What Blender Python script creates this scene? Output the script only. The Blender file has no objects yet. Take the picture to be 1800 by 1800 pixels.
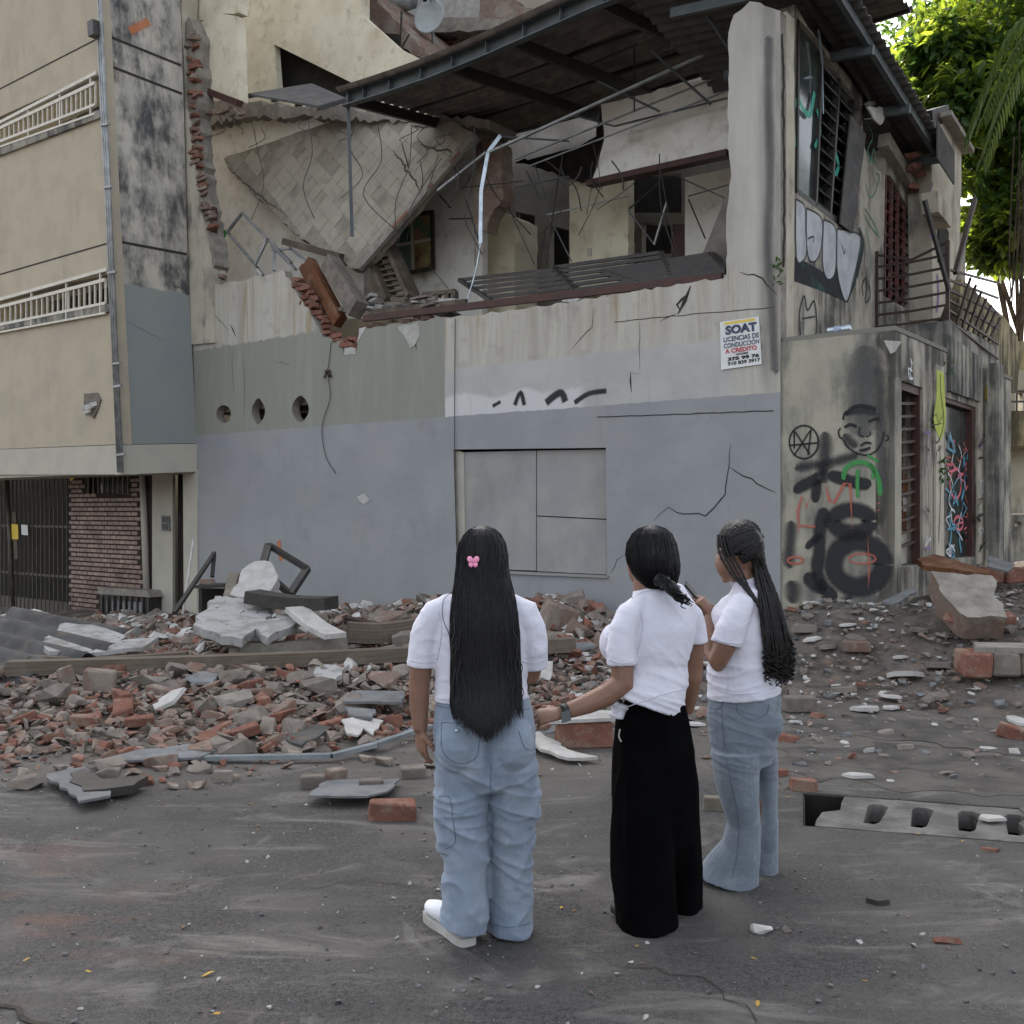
import bpy, bmesh, math, random
from mathutils import Vector, Matrix, Euler, noise
from mathutils.geometry import tessellate_polygon

RND = random.Random(11)
scene = bpy.context.scene
COL = scene.collection
rad = math.radians

# ---------------------------------------------------------------- camera
EYE, HOR, FPX = 1.67, 895.0, 1800.0
cam_d = bpy.data.cameras.new('camera')
cam = bpy.data.objects.new('camera', cam_d)
COL.objects.link(cam)
cam.location = (0, 0, EYE)
cam.rotation_euler = (rad(90), 0, 0)
cam_d.sensor_width = 36.0
cam_d.lens = 36.0
cam_d.shift_y = -5.0 / 1800.0
cam_d.clip_end = 1000.0
scene.camera = cam

# ---------------------------------------------------------------- sky, sun, exposure
SUN_DIR = Vector((-0.15, 1.0, math.tan(rad(38)))).normalized()
world = bpy.data.worlds.new('World')
scene.world = world
world.use_nodes = True
wn = world.node_tree
for n in list(wn.nodes):
    wn.nodes.remove(n)
sky = wn.nodes.new('ShaderNodeTexSky')
sky.sky_type = 'NISHITA'
sky.sun_disc = False
sky.sun_elevation = rad(38)
sky.sun_rotation = math.atan2(SUN_DIR.x, SUN_DIR.y)
sky.air_density = 1.0
sky.dust_density = 4.0
sky.ozone_density = 1.0
hs = wn.nodes.new('ShaderNodeHueSaturation')
hs.inputs['Saturation'].default_value = 0.34
bg = wn.nodes.new('ShaderNodeBackground')
bg.inputs['Strength'].default_value = 0.15
wo = wn.nodes.new('ShaderNodeOutputWorld')
wn.links.new(sky.outputs[0], hs.inputs['Color'])
wn.links.new(hs.outputs[0], bg.inputs['Color'])
wn.links.new(bg.outputs[0], wo.inputs[0])

sun_d = bpy.data.lights.new('sun', 'SUN')
sun_d.energy = 3.5
sun_d.angle = rad(0.53)
sun_d.color = (1.0, 0.94, 0.84)
sun = bpy.data.objects.new('sun', sun_d)
COL.objects.link(sun)
sun.rotation_euler = SUN_DIR.to_track_quat('Z', 'Y').to_euler()

scene.view_settings.view_transform = 'Standard'
scene.view_settings.look = 'None'
scene.view_settings.exposure = 1.8
scene.view_settings.gamma = 1.0
scene.cycles.max_bounces = 8
scene.cycles.transparent_max_bounces = 12
scene.cycles.use_denoising = True

# ---------------------------------------------------------------- small tools
def lin(c):
    c = c / 255.0
    return c / 12.92 if c <= 0.04045 else ((c + 0.055) / 1.055) ** 2.4

def rgb(r, g, b):
    return (lin(r), lin(g), lin(b), 1.0)

def sstep(a, b, x):
    t = max(0.0, min(1.0, (x - a) / (b - a)))
    return t * t * (3 - 2 * t)

def P(px, py, y):
    return Vector(((px - 900.0) / FPX * y, y, EYE + (HOR - py) / FPX * y))

ROOTLOC = {}

def link(o, parent=None):
    COL.objects.link(o)
    if parent is not None:
        o.parent = parent
        if parent.name in ROOTLOC:
            o.matrix_parent_inverse = Matrix.Translation(-ROOTLOC[parent.name])
        elif parent.name in BASIS:
            o.matrix_parent_inverse = BASIS[parent.name].inverted()
    return o

BASIS = {}

def tag(o, label=None, cat=None, group=None, kind=None):
    if label: o['label'] = label
    if cat: o['category'] = cat
    if group: o['group'] = group
    if kind or cat: o['kind'] = kind or 'thing'
    return o

def thing(name, loc, label, cat, group=None):
    o = bpy.data.objects.new(name, None)
    o.empty_display_size = 0.2
    o.location = loc
    COL.objects.link(o)
    ROOTLOC[o.name] = Vector(loc)
    return tag(o, label, cat, group)

class MB:
    """collects verts / faces / uvs for one mesh object"""
    def __init__(s):
        s.v = []; s.f = []; s.uv = []; s.mi = []; s.sm = []
    def add(s, verts, faces, uvs=None, mi=0, smooth=False):
        b = len(s.v)
        s.v += [tuple(p) for p in verts]
        for f in faces:
            s.f.append(tuple(i + b for i in f)); s.mi.append(mi); s.sm.append(smooth)
        s.uv += list(uvs) if uvs else [(0.0, 0.0)] * len(verts)
        return s
    def mesh(s, name, mats):
        me = bpy.data.meshes.new(name)
        me.from_pydata(s.v, [], s.f)
        if not isinstance(mats, (list, tuple)): mats = [mats]
        for m in mats: me.materials.append(m)
        if len(mats) > 1: me.polygons.foreach_set('material_index', s.mi)
        me.polygons.foreach_set('use_smooth', s.sm)
        ul = me.uv_layers.new(name='UVMap')
        fl = []
        for f in s.f:
            for i in f: fl += s.uv[i]
        ul.data.foreach_set('uv', fl)
        me.update()
        return me
    def obj(s, name, mats, parent=None):
        o = bpy.data.objects.new(name, s.mesh(name, mats))
        return link(o, parent)

def place(mesh, name, mat, parent=None):
    o = bpy.data.objects.new(name, mesh)
    o.matrix_basis = mat
    link(o, parent)
    return o

BOXF = [(0, 3, 2, 1), (4, 5, 6, 7), (0, 1, 5, 4), (1, 2, 6, 5), (2, 3, 7, 6), (3, 0, 4, 7)]

def box_pts(c, ax, ay, az):
    return [c - ax - ay - az, c + ax - ay - az, c + ax + ay - az, c - ax + ay - az,
            c - ax - ay + az, c + ax - ay + az, c + ax + ay + az, c - ax + ay + az]

def box(mb, c, ax, ay, az, mi=0):
    """flat-shaded box with box-projected uv in metres"""
    p = box_pts(Vector(c), Vector(ax), Vector(ay), Vector(az))
    lx, ly, lz = [2 * Vector(a).length for a in (ax, ay, az)]
    for f, (w, h) in zip(BOXF, [(ly, lx), (lx, ly), (lx, lz), (ly, lz), (lx, lz), (ly, lz)]):
        mb.add([p[i] for i in f], [(0, 1, 2, 3)], [(0, 0), (w, 0), (w, h), (0, h)], mi)

def beam(mb, p0, p1, w, h, up=(0, 0, 1), mi=0):
    p0 = Vector(p0); p1 = Vector(p1)
    d = p1 - p0; L = d.length; d.normalize()
    u = Vector(up)
    s = d.cross(u)
    if s.length < 1e-4: s = d.cross(Vector((1, 0, 0)))
    s.normalize(); u = s.cross(d).normalized()
    box(mb, (p0 + p1) / 2, d * L / 2, s * w / 2, u * h / 2, mi)

def tube(mb, pts, rads, n=8, xdir=None, cap=True, mi=0, smooth=True):
    pts = [Vector(p) for p in pts]
    N = len(pts)
    prev = None
    rings = []
    for i, p in enumerate(pts):
        t = (pts[min(i + 1, N - 1)] - pts[max(i - 1, 0)])
        if t.length < 1e-9: t = Vector((0, 0, 1))
        t.normalize()
        if xdir is not None: ref = Vector(xdir)
        elif prev is not None: ref = prev
        else: ref = Vector((1, 0, 0)) if abs(t.x) < 0.9 else Vector((0, 1, 0))
        x = ref - t * ref.dot(t)
        if x.length < 1e-6: x = Vector((0, 1, 0)) - t * t.y
        x.normalize(); y = t.cross(x)
        if xdir is None: prev = x
        r = rads[i] if isinstance(rads, (list, tuple)) else rads
        ra, rb = r if isinstance(r, (list, tuple)) else (r, r)
        rings.append([p + x * (ra * math.cos(2 * math.pi * k / n)) + y * (rb * math.sin(2 * math.pi * k / n)) for k in range(n)])
    v = [q for r_ in rings for q in r_]
    uv = []
    L = 0.0
    for i in range(N):
        if i: L += (pts[i] - pts[i - 1]).length
        uv += [(k / n, L) for k in range(n)]
    f = []
    for i in range(N - 1):
        for k in range(n):
            a = i * n + k; b = i * n + (k + 1) % n
            f.append((a, b, b + n, a + n))
    if cap:
        f.append(tuple(reversed(range(n))))
        f.append(tuple(range((N - 1) * n, N * n)))
    mb.add(v, f, uv, mi, smooth)

class Frame:
    def __init__(s, O, A, B=(0, 0, 1), flip=False):
        s.O = Vector(O); s.A = Vector(A).normalized(); s.B = Vector(B).normalized()
        s.N = s.A.cross(s.B).normalized()
        if flip: s.N = -s.N
    def w(s, a, b, o=0.0):
        return s.O + s.A * a + s.B * b + s.N * o
    def px(s, x, y, o=0.0):
        d = Vector(((x - 900.0) / FPX, 1.0, (HOR - y) / FPX))
        o0 = s.O + s.N * o
        e = Vector((0, 0, EYE))
        k = (o0 - e).dot(s.N) / d.dot(s.N)
        q = e + d * k - o0
        # solve in basis A,B (may be oblique)
        aa, ab, bb = 1.0, s.A.dot(s.B), 1.0
        qa, qb = q.dot(s.A), q.dot(s.B)
        det = aa * bb - ab * ab
        return ((qa * bb - qb * ab) / det, (qb * aa - qa * ab) / det)
    def pxs(s, pts, o=0.0):
        return [s.px(x, y, o) for x, y in pts]
    def W(s, x, y, o=0.0):
        a, b = s.px(x, y, o)
        return s.w(a, b, o)

def inset_dedupe(pts):
    out = []
    for p in pts:
        if not out or (abs(p[0] - out[-1][0]) + abs(p[1] - out[-1][1])) > 1e-5: out.append(p)
    return out

def jag(pts, amp, step, seed=0, closed=False):
    """subdivide a polyline and roughen it"""
    r = random.Random(seed)
    out = []
    n = len(pts)
    for i in range(n if closed else n - 1):
        p, q = pts[i], pts[(i + 1) % n]
        L = math.hypot(q[0] - p[0], q[1] - p[1])
        m = max(1, int(L / step))
        nx, ny = -(q[1] - p[1]) / (L + 1e-9), (q[0] - p[0]) / (L + 1e-9)
        for k in range(m):
            t = (k + (r.uniform(-.3, .3) if k else 0)) / m
            a = r.uniform(-amp, amp) if (k or not closed) else r.uniform(-amp, amp) * .4
            out.append((p[0] + (q[0] - p[0]) * t + nx * a, p[1] + (q[1] - p[1]) * t + ny * a))
    if not closed: out.append(pts[-1])
    return out

def prism(mb, fr, outline, o0, o1, holes=(), mi=0, side_mi=None, back=True):
    """polygon with holes in a frame's (a,b), extruded from offset o0 (front) to o1"""
    loops = [inset_dedupe(outline)] + [inset_dedupe(h) for h in holes]
    vl = [[Vector((p[0], p[1], 0)) for p in l] for l in loops]
    tris = tessellate_polygon(vl)
    flat = [p for l in loops for p in l]
    # orientation so that front faces along +N
    def fixed(t, sgn):
        a, b, c = [flat[i] for i in t]
        ar = (b[0] - a[0]) * (c[1] - a[1]) - (b[1] - a[1]) * (c[0] - a[0])
        pos = fr.A.cross(fr.B).dot(fr.N) > 0
        ok = (ar > 0) == pos
        if sgn < 0: ok = not ok
        return tuple(t) if ok else tuple(reversed(t))
    s = 1 if o0 > o1 else -1
    mb.add([fr.w(a, b, o0) for a, b in flat], [fixed(t, s) for t in tris], flat, mi)
    if back:
        mb.add([fr.w(a, b, o1) for a, b in flat], [fixed(t, -s) for t in tris], flat, mi)
    smi = mi if side_mi is None else side_mi
    for l in loops:
        n = len(l)
        for i in range(n):
            p, q = l[i], l[(i + 1) % n]
            L = math.hypot(q[0] - p[0], q[1] - p[1]); T = abs(o1 - o0)
            mb.add([fr.w(p[0], p[1], o0), fr.w(q[0], q[1], o0), fr.w(q[0], q[1], o1), fr.w(p[0], p[1], o1)],
                   [(0, 1, 2, 3)], [(p[0], p[1]), (q[0], q[1]), (q[0] + T, q[1]), (p[0] + T, p[1])], smi)

def ribbon(mb, fr, pts, width, o=0.004, taper=False, mi=0):
    """flat paint stroke / crack on a frame; v runs across the stroke"""
    n = len(pts)
    v = []; uv = []; f = []
    L = 0.0
    for i, p in enumerate(pts):
        a = pts[max(0, i - 1)]; b = pts[min(n - 1, i + 1)]
        dx, dy = b[0] - a[0], b[1] - a[1]
        l = math.hypot(dx, dy) or 1.0
        nx, ny = -dy / l, dx / l
        wd = (width[i] if isinstance(width, (list, tuple)) else width) / 2
        if taper: wd *= max(0.12, math.sin(math.pi * (0.08 + 0.84 * i / max(1, n - 1))))
        if i: L += math.hypot(p[0] - pts[i - 1][0], p[1] - pts[i - 1][1])
        v += [fr.w(p[0] - nx * wd, p[1] - ny * wd, o), fr.w(p[0] + nx * wd, p[1] + ny * wd, o)]
        uv += [(L, 0.0), (L, 1.0)]
    for i in range(n - 1):
        f.append((2 * i, 2 * i + 2, 2 * i + 3, 2 * i + 1))
    mb.add(v, f, uv, mi)

def smooth_line(pts, m=6):
    """Catmull-Rom through points"""
    out = []
    n = len(pts)
    for i in range(n - 1):
        p0, p1, p2, p3 = pts[max(0, i - 1)], pts[i], pts[i + 1], pts[min(n - 1, i + 2)]
        for k in range(m):
            t = k / m
            out.append(tuple(0.5 * (2 * p1[j] + (p2[j] - p0[j]) * t + (2 * p0[j] - 5 * p1[j] + 4 * p2[j] - p3[j]) * t * t
                             + (3 * p1[j] - p0[j] - 3 * p2[j] + p3[j]) * t ** 3) for j in range(len(p1))))
    out.append(tuple(pts[-1]))
    return out

# ---------------------------------------------------------------- material builder
class Mat:
    def __init__(s, name, rough=0.85, spec=0.25, metal=0.0):
        s.m = bpy.data.materials.new(name); s.m.use_nodes = True
        s.nt = s.m.node_tree
        s.b = s.nt.nodes['Principled BSDF']
        s.set('Roughness', rough); s.set('Specular IOR Level', spec); s.set('Metallic', metal)
    def set(s, k, v):
        i = s.b.inputs[k]
        if hasattr(v, 'links') or isinstance(v, bpy.types.NodeSocket): s.nt.links.new(v, i)
        else: i.default_value = v
        return s
    def _in(s, sock, v):
        if isinstance(v, bpy.types.NodeSocket): s.nt.links.new(v, sock)
        elif v is not None:
            if sock.type == 'RGBA' and not isinstance(v, (tuple, list)): v = (v, v, v, 1)
            if sock.type == 'VECTOR' and isinstance(v, (int, float)): v = (v, v, v)
            sock.default_value = v
    def node(s, t): return s.nt.nodes.new(t)
    def math(s, op, a, b=None, c=None, clamp=False):
        n = s.node('ShaderNodeMath'); n.operation = op; n.use_clamp = clamp
        s._in(n.inputs[0], a); s._in(n.inputs[1], b)
        if c is not None: s._in(n.inputs[2], c)
        return n.outputs[0]
    def pos(s):
        return s.node('ShaderNodeNewGeometry').outputs['Position']
    def obj(s): return s.node('ShaderNodeTexCoord').outputs['Object']
    def uv(s): return s.node('ShaderNodeTexCoord').outputs['UV']
    def rand(s): return s.node('ShaderNodeObjectInfo').outputs['Random']
    def xyz(s, v):
        n = s.node('ShaderNodeSeparateXYZ'); s._in(n.inputs[0], v); return n.outputs
    def scale(s, v, sc):
        n = s.node('ShaderNodeMapping'); s._in(n.inputs['Vector'], v)
        n.inputs['Scale'].default_value = sc if isinstance(sc, tuple) else (sc, sc, sc)
        return n.outputs[0]
    def noise(s, v, sc=5.0, det=4.0, ro=0.55, dist=0.0):
        n = s.node('ShaderNodeTexNoise')
        s._in(n.inputs['Vector'], s.scale(v, sc) if isinstance(sc, tuple) else v)
        n.inputs['Scale'].default_value = 1.0 if isinstance(sc, tuple) else sc
        n.inputs['Detail'].default_value = det; n.inputs['Roughness'].default_value = ro
        n.inputs['Distortion'].default_value = dist
        return n.outputs[0]
    def vor(s, v, sc=5.0, feat='F1', out=0):
        n = s.node('ShaderNodeTexVoronoi'); n.feature = feat
        s._in(n.inputs['Vector'], v); n.inputs['Scale'].default_value = sc
        return n.outputs[out]
    def step(s, x, a, b):
        n = s.node('ShaderNodeMapRange'); n.interpolation_type = 'SMOOTHSTEP'
        s._in(n.inputs[0], x); n.inputs[1].default_value = a; n.inputs[2].default_value = b
        return n.outputs[0]
    def mix(s, f, a, b, mode='MIX'):
        n = s.node('ShaderNodeMix'); n.data_type = 'RGBA'; n.blend_type = mode
        s._in(n.inputs[0], f); s._in(n.inputs[6], a); s._in(n.inputs[7], b)
        return n.outputs[2]
    def mul(s, a, b): return s.math('MULTIPLY', a, b)
    def bump(s, h, strength=0.4, dist=0.01, normal=None):
        n = s.node('ShaderNodeBump'); n.inputs['Strength'].default_value = strength
        n.inputs['Distance'].default_value = dist
        s._in(n.inputs['Height'], h)
        if normal is not None: s._in(n.inputs['Normal'], normal)
        s.set('Normal', n.outputs[0]); return n.outputs[0]
    def col(s, c): return s.set('Base Color', c)

def grain_mat(name, c1, c2, sc=6.0, rough=0.85, spec=0.2, metal=0.0, bump=0.3, fine=60.0, dirt=None, dist=0.006, c3=None, tint=0.0):
    """generic weathered surface: two-tone noise in world space, fine grain relief, optional dirt colour"""
    m = Mat(name, rough, spec, metal)
    p = m.pos()
    n1 = m.noise(p, sc, 6, 0.6)
    c = m.mix(m.step(n1, 0.35, 0.65), c1, c2)
    if c3: c = m.mix(m.step(m.noise(p, sc * 0.37, 5, 0.6), 0.52, 0.62), c, c3)
    if dirt: c = m.mix(m.mul(m.step(m.noise(p, sc * 2.3, 6, 0.65), 0.5, 0.75), 0.7), c, dirt)
    if tint:
        v = m.math('MULTIPLY_ADD', m.rand(), tint, 1.0 - tint / 2)
        n = m.node('ShaderNodeHueSaturation'); m._in(n.inputs['Value'], v); m._in(n.inputs['Color'], c); c = n.outputs[0]
    m.col(c)
    if bump: m.bump(m.noise(p, fine, 5, 0.7), bump, dist)
    return m.m
# ---------------------------------------------------------------- frames of the place
D0 = 12.0
CX = (1372 - 900) / FPX * D0
C = Vector((CX, D0, 0))
U = Vector((-0.789, 0.614, 0)).normalized()     # along the front wall, away to the left
V = Vector((0.614, 0.789, 0)).normalized()      # along the side wall, away to the right
FA = Frame(C, U, flip=True)
if FA.N.y > 0: FA.N = -FA.N
SI = Frame(C, V)
if SI.N.x < 0: SI.N = -SI.N
PS = Frame(C + SI.N * 1.3, V)
if PS.N.x < 0: PS.N = -PS.N
FX = Frame((0, 24, 0), (1, 0, 0)); FX.N = Vector((0, -1, 0))
# apartment block, leaning very slightly
KB = P(215, 833, 17.9); KT = P(172, -40, 17.9)
LEAN = (KT - KB).normalized()
LF = Frame(KB, U, LEAN)
if LF.N.y > 0: LF.N = -LF.N
_j = FA.W(346, 828, 0)
_rd = Vector((_j.x - KB.x, _j.y - KB.y, 0)).normalized()
RF = Frame(KB, _rd, LEAN)
if RF.N.x < 0: RF.N = -RF.N

# ---------------------------------------------------------------- materials
def m_asphalt():
    m = Mat('asphalt', 0.82, 0.28)
    p = m.pos()
    fine = m.noise(p, 140, 3, 0.7)
    mid = m.noise(p, 38, 5, 0.75)
    c = m.mix(m.step(m.math('ADD', m.mul(fine, 0.6), m.mul(mid, 0.4)), 0.36, 0.62), rgb(36, 36, 37), rgb(86, 83, 80))
    c = m.mix(m.step(m.noise(p, 1.3, 5, 0.6), 0.4, 0.68), c, m.mix(fine, rgb(62, 60, 58), rgb(102, 98, 94)))
    # scuffs of pale dust and plaster
    du = m.mul(m.step(m.noise(p, (1.2, 3.4, 1), 7, 0.7, 0.8), 0.5, 0.72), 0.6)
    c = m.mix(du, c, rgb(134, 129, 123))
    sp = m.step(m.noise(p, 9, 4, 0.7), 0.66, 0.75)
    c = m.mix(m.mul(sp, 0.5), c, rgb(146, 141, 136))
    # pinkish sun spot painted into the near left; scattered red brick dust
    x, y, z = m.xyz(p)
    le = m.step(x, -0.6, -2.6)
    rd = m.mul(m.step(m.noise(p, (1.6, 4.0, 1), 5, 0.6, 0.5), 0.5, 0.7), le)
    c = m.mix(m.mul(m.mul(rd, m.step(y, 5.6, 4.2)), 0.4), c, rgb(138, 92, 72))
    rs = m.step(m.noise(p, 2.6, 5, 0.7, 0.6), 0.67, 0.76)
    c = m.mix(m.mul(rs, 0.22), c, rgb(128, 78, 62))
    # worn cement ground toward the right-hand pavement and under the heap
    far = m.step(m.math('ADD', y, m.math('MULTIPLY', m.noise(p, 1.1, 4, 0.6), 1.6)), 6.6, 7.6)
    soil = m.mix(m.noise(p, 30, 6, 0.7), rgb(72, 68, 64), rgb(116, 110, 102))
    c = m.mix(m.mul(far, 0.9), c, soil)
    spk = m.mul(m.step(m.vor(p, 26), 0.16, 0.08), m.step(m.noise(p, 3.1, 3), 0.45, 0.6))
    c = m.mix(m.mul(spk, 0.3), c, rgb(150, 146, 140))
    spd = m.step(m.vor(p, 17), 0.13, 0.07)
    c = m.mix(m.mul(spd, 0.35), c, rgb(34, 33, 33))
    chalk = m.mul(m.step(m.math('ABSOLUTE', m.math('SUBTRACT', m.noise(p, 0.8, 5, 0.6, 0.6), 0.5)), 0.03, 0.0), m.step(m.noise(p, 1.7, 4), 0.52, 0.62))
    c = m.mix(m.mul(chalk, 0.22), c, rgb(150, 146, 142))
    tire = m.mul(m.step(m.noise(p, (0.5, 5.0, 1), 3, 0.5, 1.0), 0.58, 0.66), 0.22)
    c = m.mix(tire, c, rgb(52, 52, 55))
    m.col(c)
    n1 = m.bump(m.noise(p, 14, 6, 0.75), 0.35, 0.02)
    m.bump(m.math('ADD', fine, m.mul(mid, 1.5)), 0.8, 0.01, n1)
    return m.m

def streak(m, uv, sx=7.0, sy=0.35, det=8):
    return m.noise(uv, (sx * 0.5, sy * 0.9, 1), det, 0.78, 0.5)

def m_facade():
    m = Mat('facade_paint', 0.88, 0.15)
    uv = m.uv()
    s, z, _ = m.xyz(uv)
    wob = m.math('MULTIPLY_ADD', m.noise(uv, 5.0, 6, 0.75), 0.07, -0.035)
    zz = m.math('ADD', z, wob)
    blot = m.noise(uv, 1.3, 6, 0.62)
    # bluish grey lower coat
    low = m.mix(m.step(blot, 0.35, 0.7), rgb(134, 136, 139), rgb(143, 144, 146))
    low = m.mix(m.mul(m.step(m.noise(uv, (0.5, 0.9, 1), 3), 0.45, 0.7), 0.8), low, rgb(141, 142, 141))
    low = m.mix(m.mul(m.step(m.noise(uv, (1.5, 1.1, 1), 7, 0.7), 0.55, 0.75), 0.35), low, rgb(112, 112, 111))
    # greenish grey middle coat on the left
    st = streak(m, uv)
    grn = m.mix(m.step(st, 0.45, 0.7), rgb(130, 131, 122), rgb(141, 141, 129))
    grn = m.mix(m.mul(m.step(streak(m, uv, 4.0, 0.18), 0.56, 0.68), 0.45), grn, rgb(118, 116, 106))
    # old cream coat with rain stains
    crm = m.mix(m.step(st, 0.36, 0.7), rgb(174, 170, 160), rgb(154, 149, 139))
    crm = m.mix(m.mul(m.step(streak(m, uv, 11.0, 0.3), 0.52, 0.66), m.step(zz, 3.7, 4.4)), crm, rgb(146, 131, 108))
    crm = m.mix(m.mul(m.step(m.noise(uv, 2.2, 7, 0.7), 0.52, 0.68), 0.55), crm, rgb(138, 133, 124))
    # repainted whitish patch over the window
    pale = m.mix(m.step(blot, 0.4, 0.65), rgb(168, 167, 164), rgb(158, 157, 154))
    pf = m.mul(m.step(zz, 3.78, 3.70), m.step(s, 0.5, 0.7))
    right = m.mix(pf, crm, pale)
    wf = m.mul(m.mul(m.step(m.math('ADD', zz, m.math('MULTIPLY', m.noise(uv, 1.1, 3), 0.5)), 3.58, 3.50), m.step(s, 2.7, 2.9)), m.step(zz, 3.0, 3.05))
    right = m.mix(m.mul(wf, 0.8), right, rgb(190, 190, 190))
    left = m.mix(m.math('MULTIPLY', m.step(m.math('ADD', zz, m.math('MULTIPLY', wob, 2.5)), 4.60, 4.63), m.step(s, 8.0, 8.3)), grn, crm)
    isleft = m.step(m.math('ADD', s, wob), 5.24, 5.26)
    up = m.mix(isleft, right, left)
    c = m.mix(m.step(zz, 3.035, 3.045), low, up)
    up2 = m.mul(m.step(z, 4.5, 4.7), m.step(s, 0.95, 0.85))
    c = m.mix(m.mul(up2, 0.75), c, m.mix(m.step(m.noise(uv, (2.0, 0.6, 1), 5), 0.4, 0.7), rgb(170, 167, 160), rgb(150, 147, 141)))
    # grime by the corner column
    cg = m.mul(m.step(m.math('ABSOLUTE', m.math('SUBTRACT', s, 0.12)), 0.22, 0.05), m.step(z, 2.9, 3.5))
    c = m.mix(m.mul(m.mul(cg, m.step(m.noise(uv, (6, 0.7, 1), 5), 0.3, 0.6)), 0.55), c, rgb(92, 90, 88))
    # dust splashed at the foot of the wall
    c = m.mix(m.mul(m.step(m.math('ADD', z, m.math('MULTIPLY', m.noise(uv, 4, 5), 0.7)), 0.75, 0.2), 0.5), c, rgb(140, 132, 122))
    sc = m.step(m.noise(uv, 6.0, 8, 0.8), 0.645, 0.66)
    c = m.mix(m.mul(sc, 0.5), c, rgb(160, 158, 154))
    sd = m.step(m.noise(uv, (9.0, 4.0, 1), 8, 0.8), 0.66, 0.68)
    c = m.mix(m.mul(sd, 0.5), c, rgb(104, 101, 97))
    ru = m.mul(m.step(m.noise(uv, (5.0, 0.5, 1), 7, 0.75), 0.58, 0.72), 0.3)
    c = m.mix(ru, c, rgb(118, 112, 103))
    m.col(c)
    b1 = m.bump(m.noise(uv, 2.2, 4), 0.25, 0.05)
    m.bump(m.noise(uv, 60, 4, 0.7), 0.25, 0.006, b1)
    return m.m

def m_stain(name, base, base2, dark, lo, hi, sx=5.0, sy=0.5, amount=0.9, below=None, zcut=None):
    """rain-streaked wall in uv metres"""
    m = Mat(name, 0.9, 0.15)
    uv = m.uv()
    a, z, _ = m.xyz(uv)
    c = m.mix(m.step(m.noise(uv, 1.7, 5), 0.4, 0.65), base, base2)
    n = m.math('ADD', m.mul(m.noise(uv, (sx, sy, 1), 8, 0.7), 0.55), m.mul(m.noise(uv, 0.9, 5, 0.6), 0.45))
    c = m.mix(m.mul(m.step(n, lo, hi), amount), c, dark)
    if below is not None:
        zz = m.math('ADD', z, m.math('MULTIPLY_ADD', m.noise(uv, 4, 4), 0.16, -0.08))
        low = m.mix(m.step(m.noise(uv, 1.1, 4), 0.4, 0.7), below[0], below[1])
        c = m.mix(m.step(zz, zcut, zcut + 0.03), low, c)
    m.col(c)
    b1 = m.bump(m.noise(uv, 2.0, 4), 0.2, 0.05)
    m.bump(m.noise(uv, 50, 5, 0.7), 0.3, 0.008, b1)
    return m.m

def m_spray(name, col, soft=0.25, dens=1.0, grain=0.5):
    m = Mat(name, 0.7, 0.25)
    uv = m.uv()
    u, v, _ = m.xyz(uv)
    d = m.math('ABSOLUTE', m.math('MULTIPLY_ADD', v, 2.0, -1.0))
    n = m.math('MULTIPLY_ADD', m.noise(m.pos(), 45, 4, 0.7), grain, -grain / 2)
    a = m.step(m.math('ADD', d, n), 1.0, 1.0 - max(0.02, soft * 2))
    m.col(col)
    m.set('Alpha', m.mul(m.mul(a, dens), m.math('MULTIPLY_ADD', m.step(m.noise(m.pos(), 70, 4, .7), .3, .5), .3, .7)))
    return m.m

def m_wood(name, c1, c2, c3):
    m = Mat(name, 0.75, 0.2)
    uv = m.uv()
    c = m.mix(m.step(m.noise(uv, (0.8, 40, 1), 6, 0.6), 0.35, 0.7), c1, c2)
    c = m.mix(m.mul(m.step(m.noise(m.pos(), 3.5, 6, 0.6), 0.48, 0.66), 0.7), c, c3)
    m.col(c)
    m.bump(m.noise(uv, (2, 80, 1), 5), 0.4, 0.004)
    return m.m

def m_cloth(name, c1, c2, sc=9.0, weave=420.0, rough=0.9, sheen=0.2, bump=0.25):
    m = Mat(name, rough, 0.12)
    p = m.pos()
    c = m.mix(m.step(m.noise(p, sc, 5, 0.6), 0.35, 0.7), c1, c2)
    m.col(c)
    m.set('Sheen Weight', sheen)
    b1 = m.bump(m.noise(p, 22, 4, 0.5), 0.35, 0.02)
    m.bump(m.noise(p, weave, 2, 0.6), bump, 0.0015, b1)
    return m.m

MT = {}
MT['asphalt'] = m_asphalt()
MT['facade'] = m_facade()
MT['crack'] = grain_mat('crack_and_shadow_line', rgb(62, 57, 52), rgb(44, 41, 38), 20, bump=0)
MT['beige'] = m_stain('apartment_beige', rgb(168, 158, 139), rgb(160, 151, 135), rgb(116, 109, 98), 0.52, 0.72, 2.2, 0.3, 0.45)
MT['mould'] = m_stain('mould_streaked_wall', rgb(176, 170, 158), rgb(160, 156, 148), rgb(64, 65, 67), 0.42, 0.60, 3.2, 1.1, 0.95,
                      below=(rgb(132, 136, 132), rgb(126, 131, 132)), zcut=3.35)
MT['beam'] = m_stain('pale_band', rgb(170, 165, 152), rgb(162, 158, 148), rgb(126, 120, 110), 0.55, 0.75, 2, 0.4, 0.5)
MT['railing_white'] = grain_mat('white_railing_paint', rgb(190, 184, 170), rgb(176, 170, 156), 8, 0.5, 0.4, bump=0.1)
MT['dark'] = grain_mat('interior_shade', rgb(44, 40, 36), rgb(30, 28, 26), 3, bump=0.1)  # near-black colour stands in for the shade inside rooms and recesses
MT['steel'] = grain_mat('grey_green_steel', rgb(78, 86, 88), rgb(62, 69, 72), 4, 0.55, 0.4, bump=0.1, dirt=rgb(84, 70, 60))
MT['black_steel'] = grain_mat('black_steel', rgb(40, 38, 37), rgb(52, 48, 45), 6, 0.5, 0.4, bump=0.1, dirt=rgb(74, 60, 50))
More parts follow.
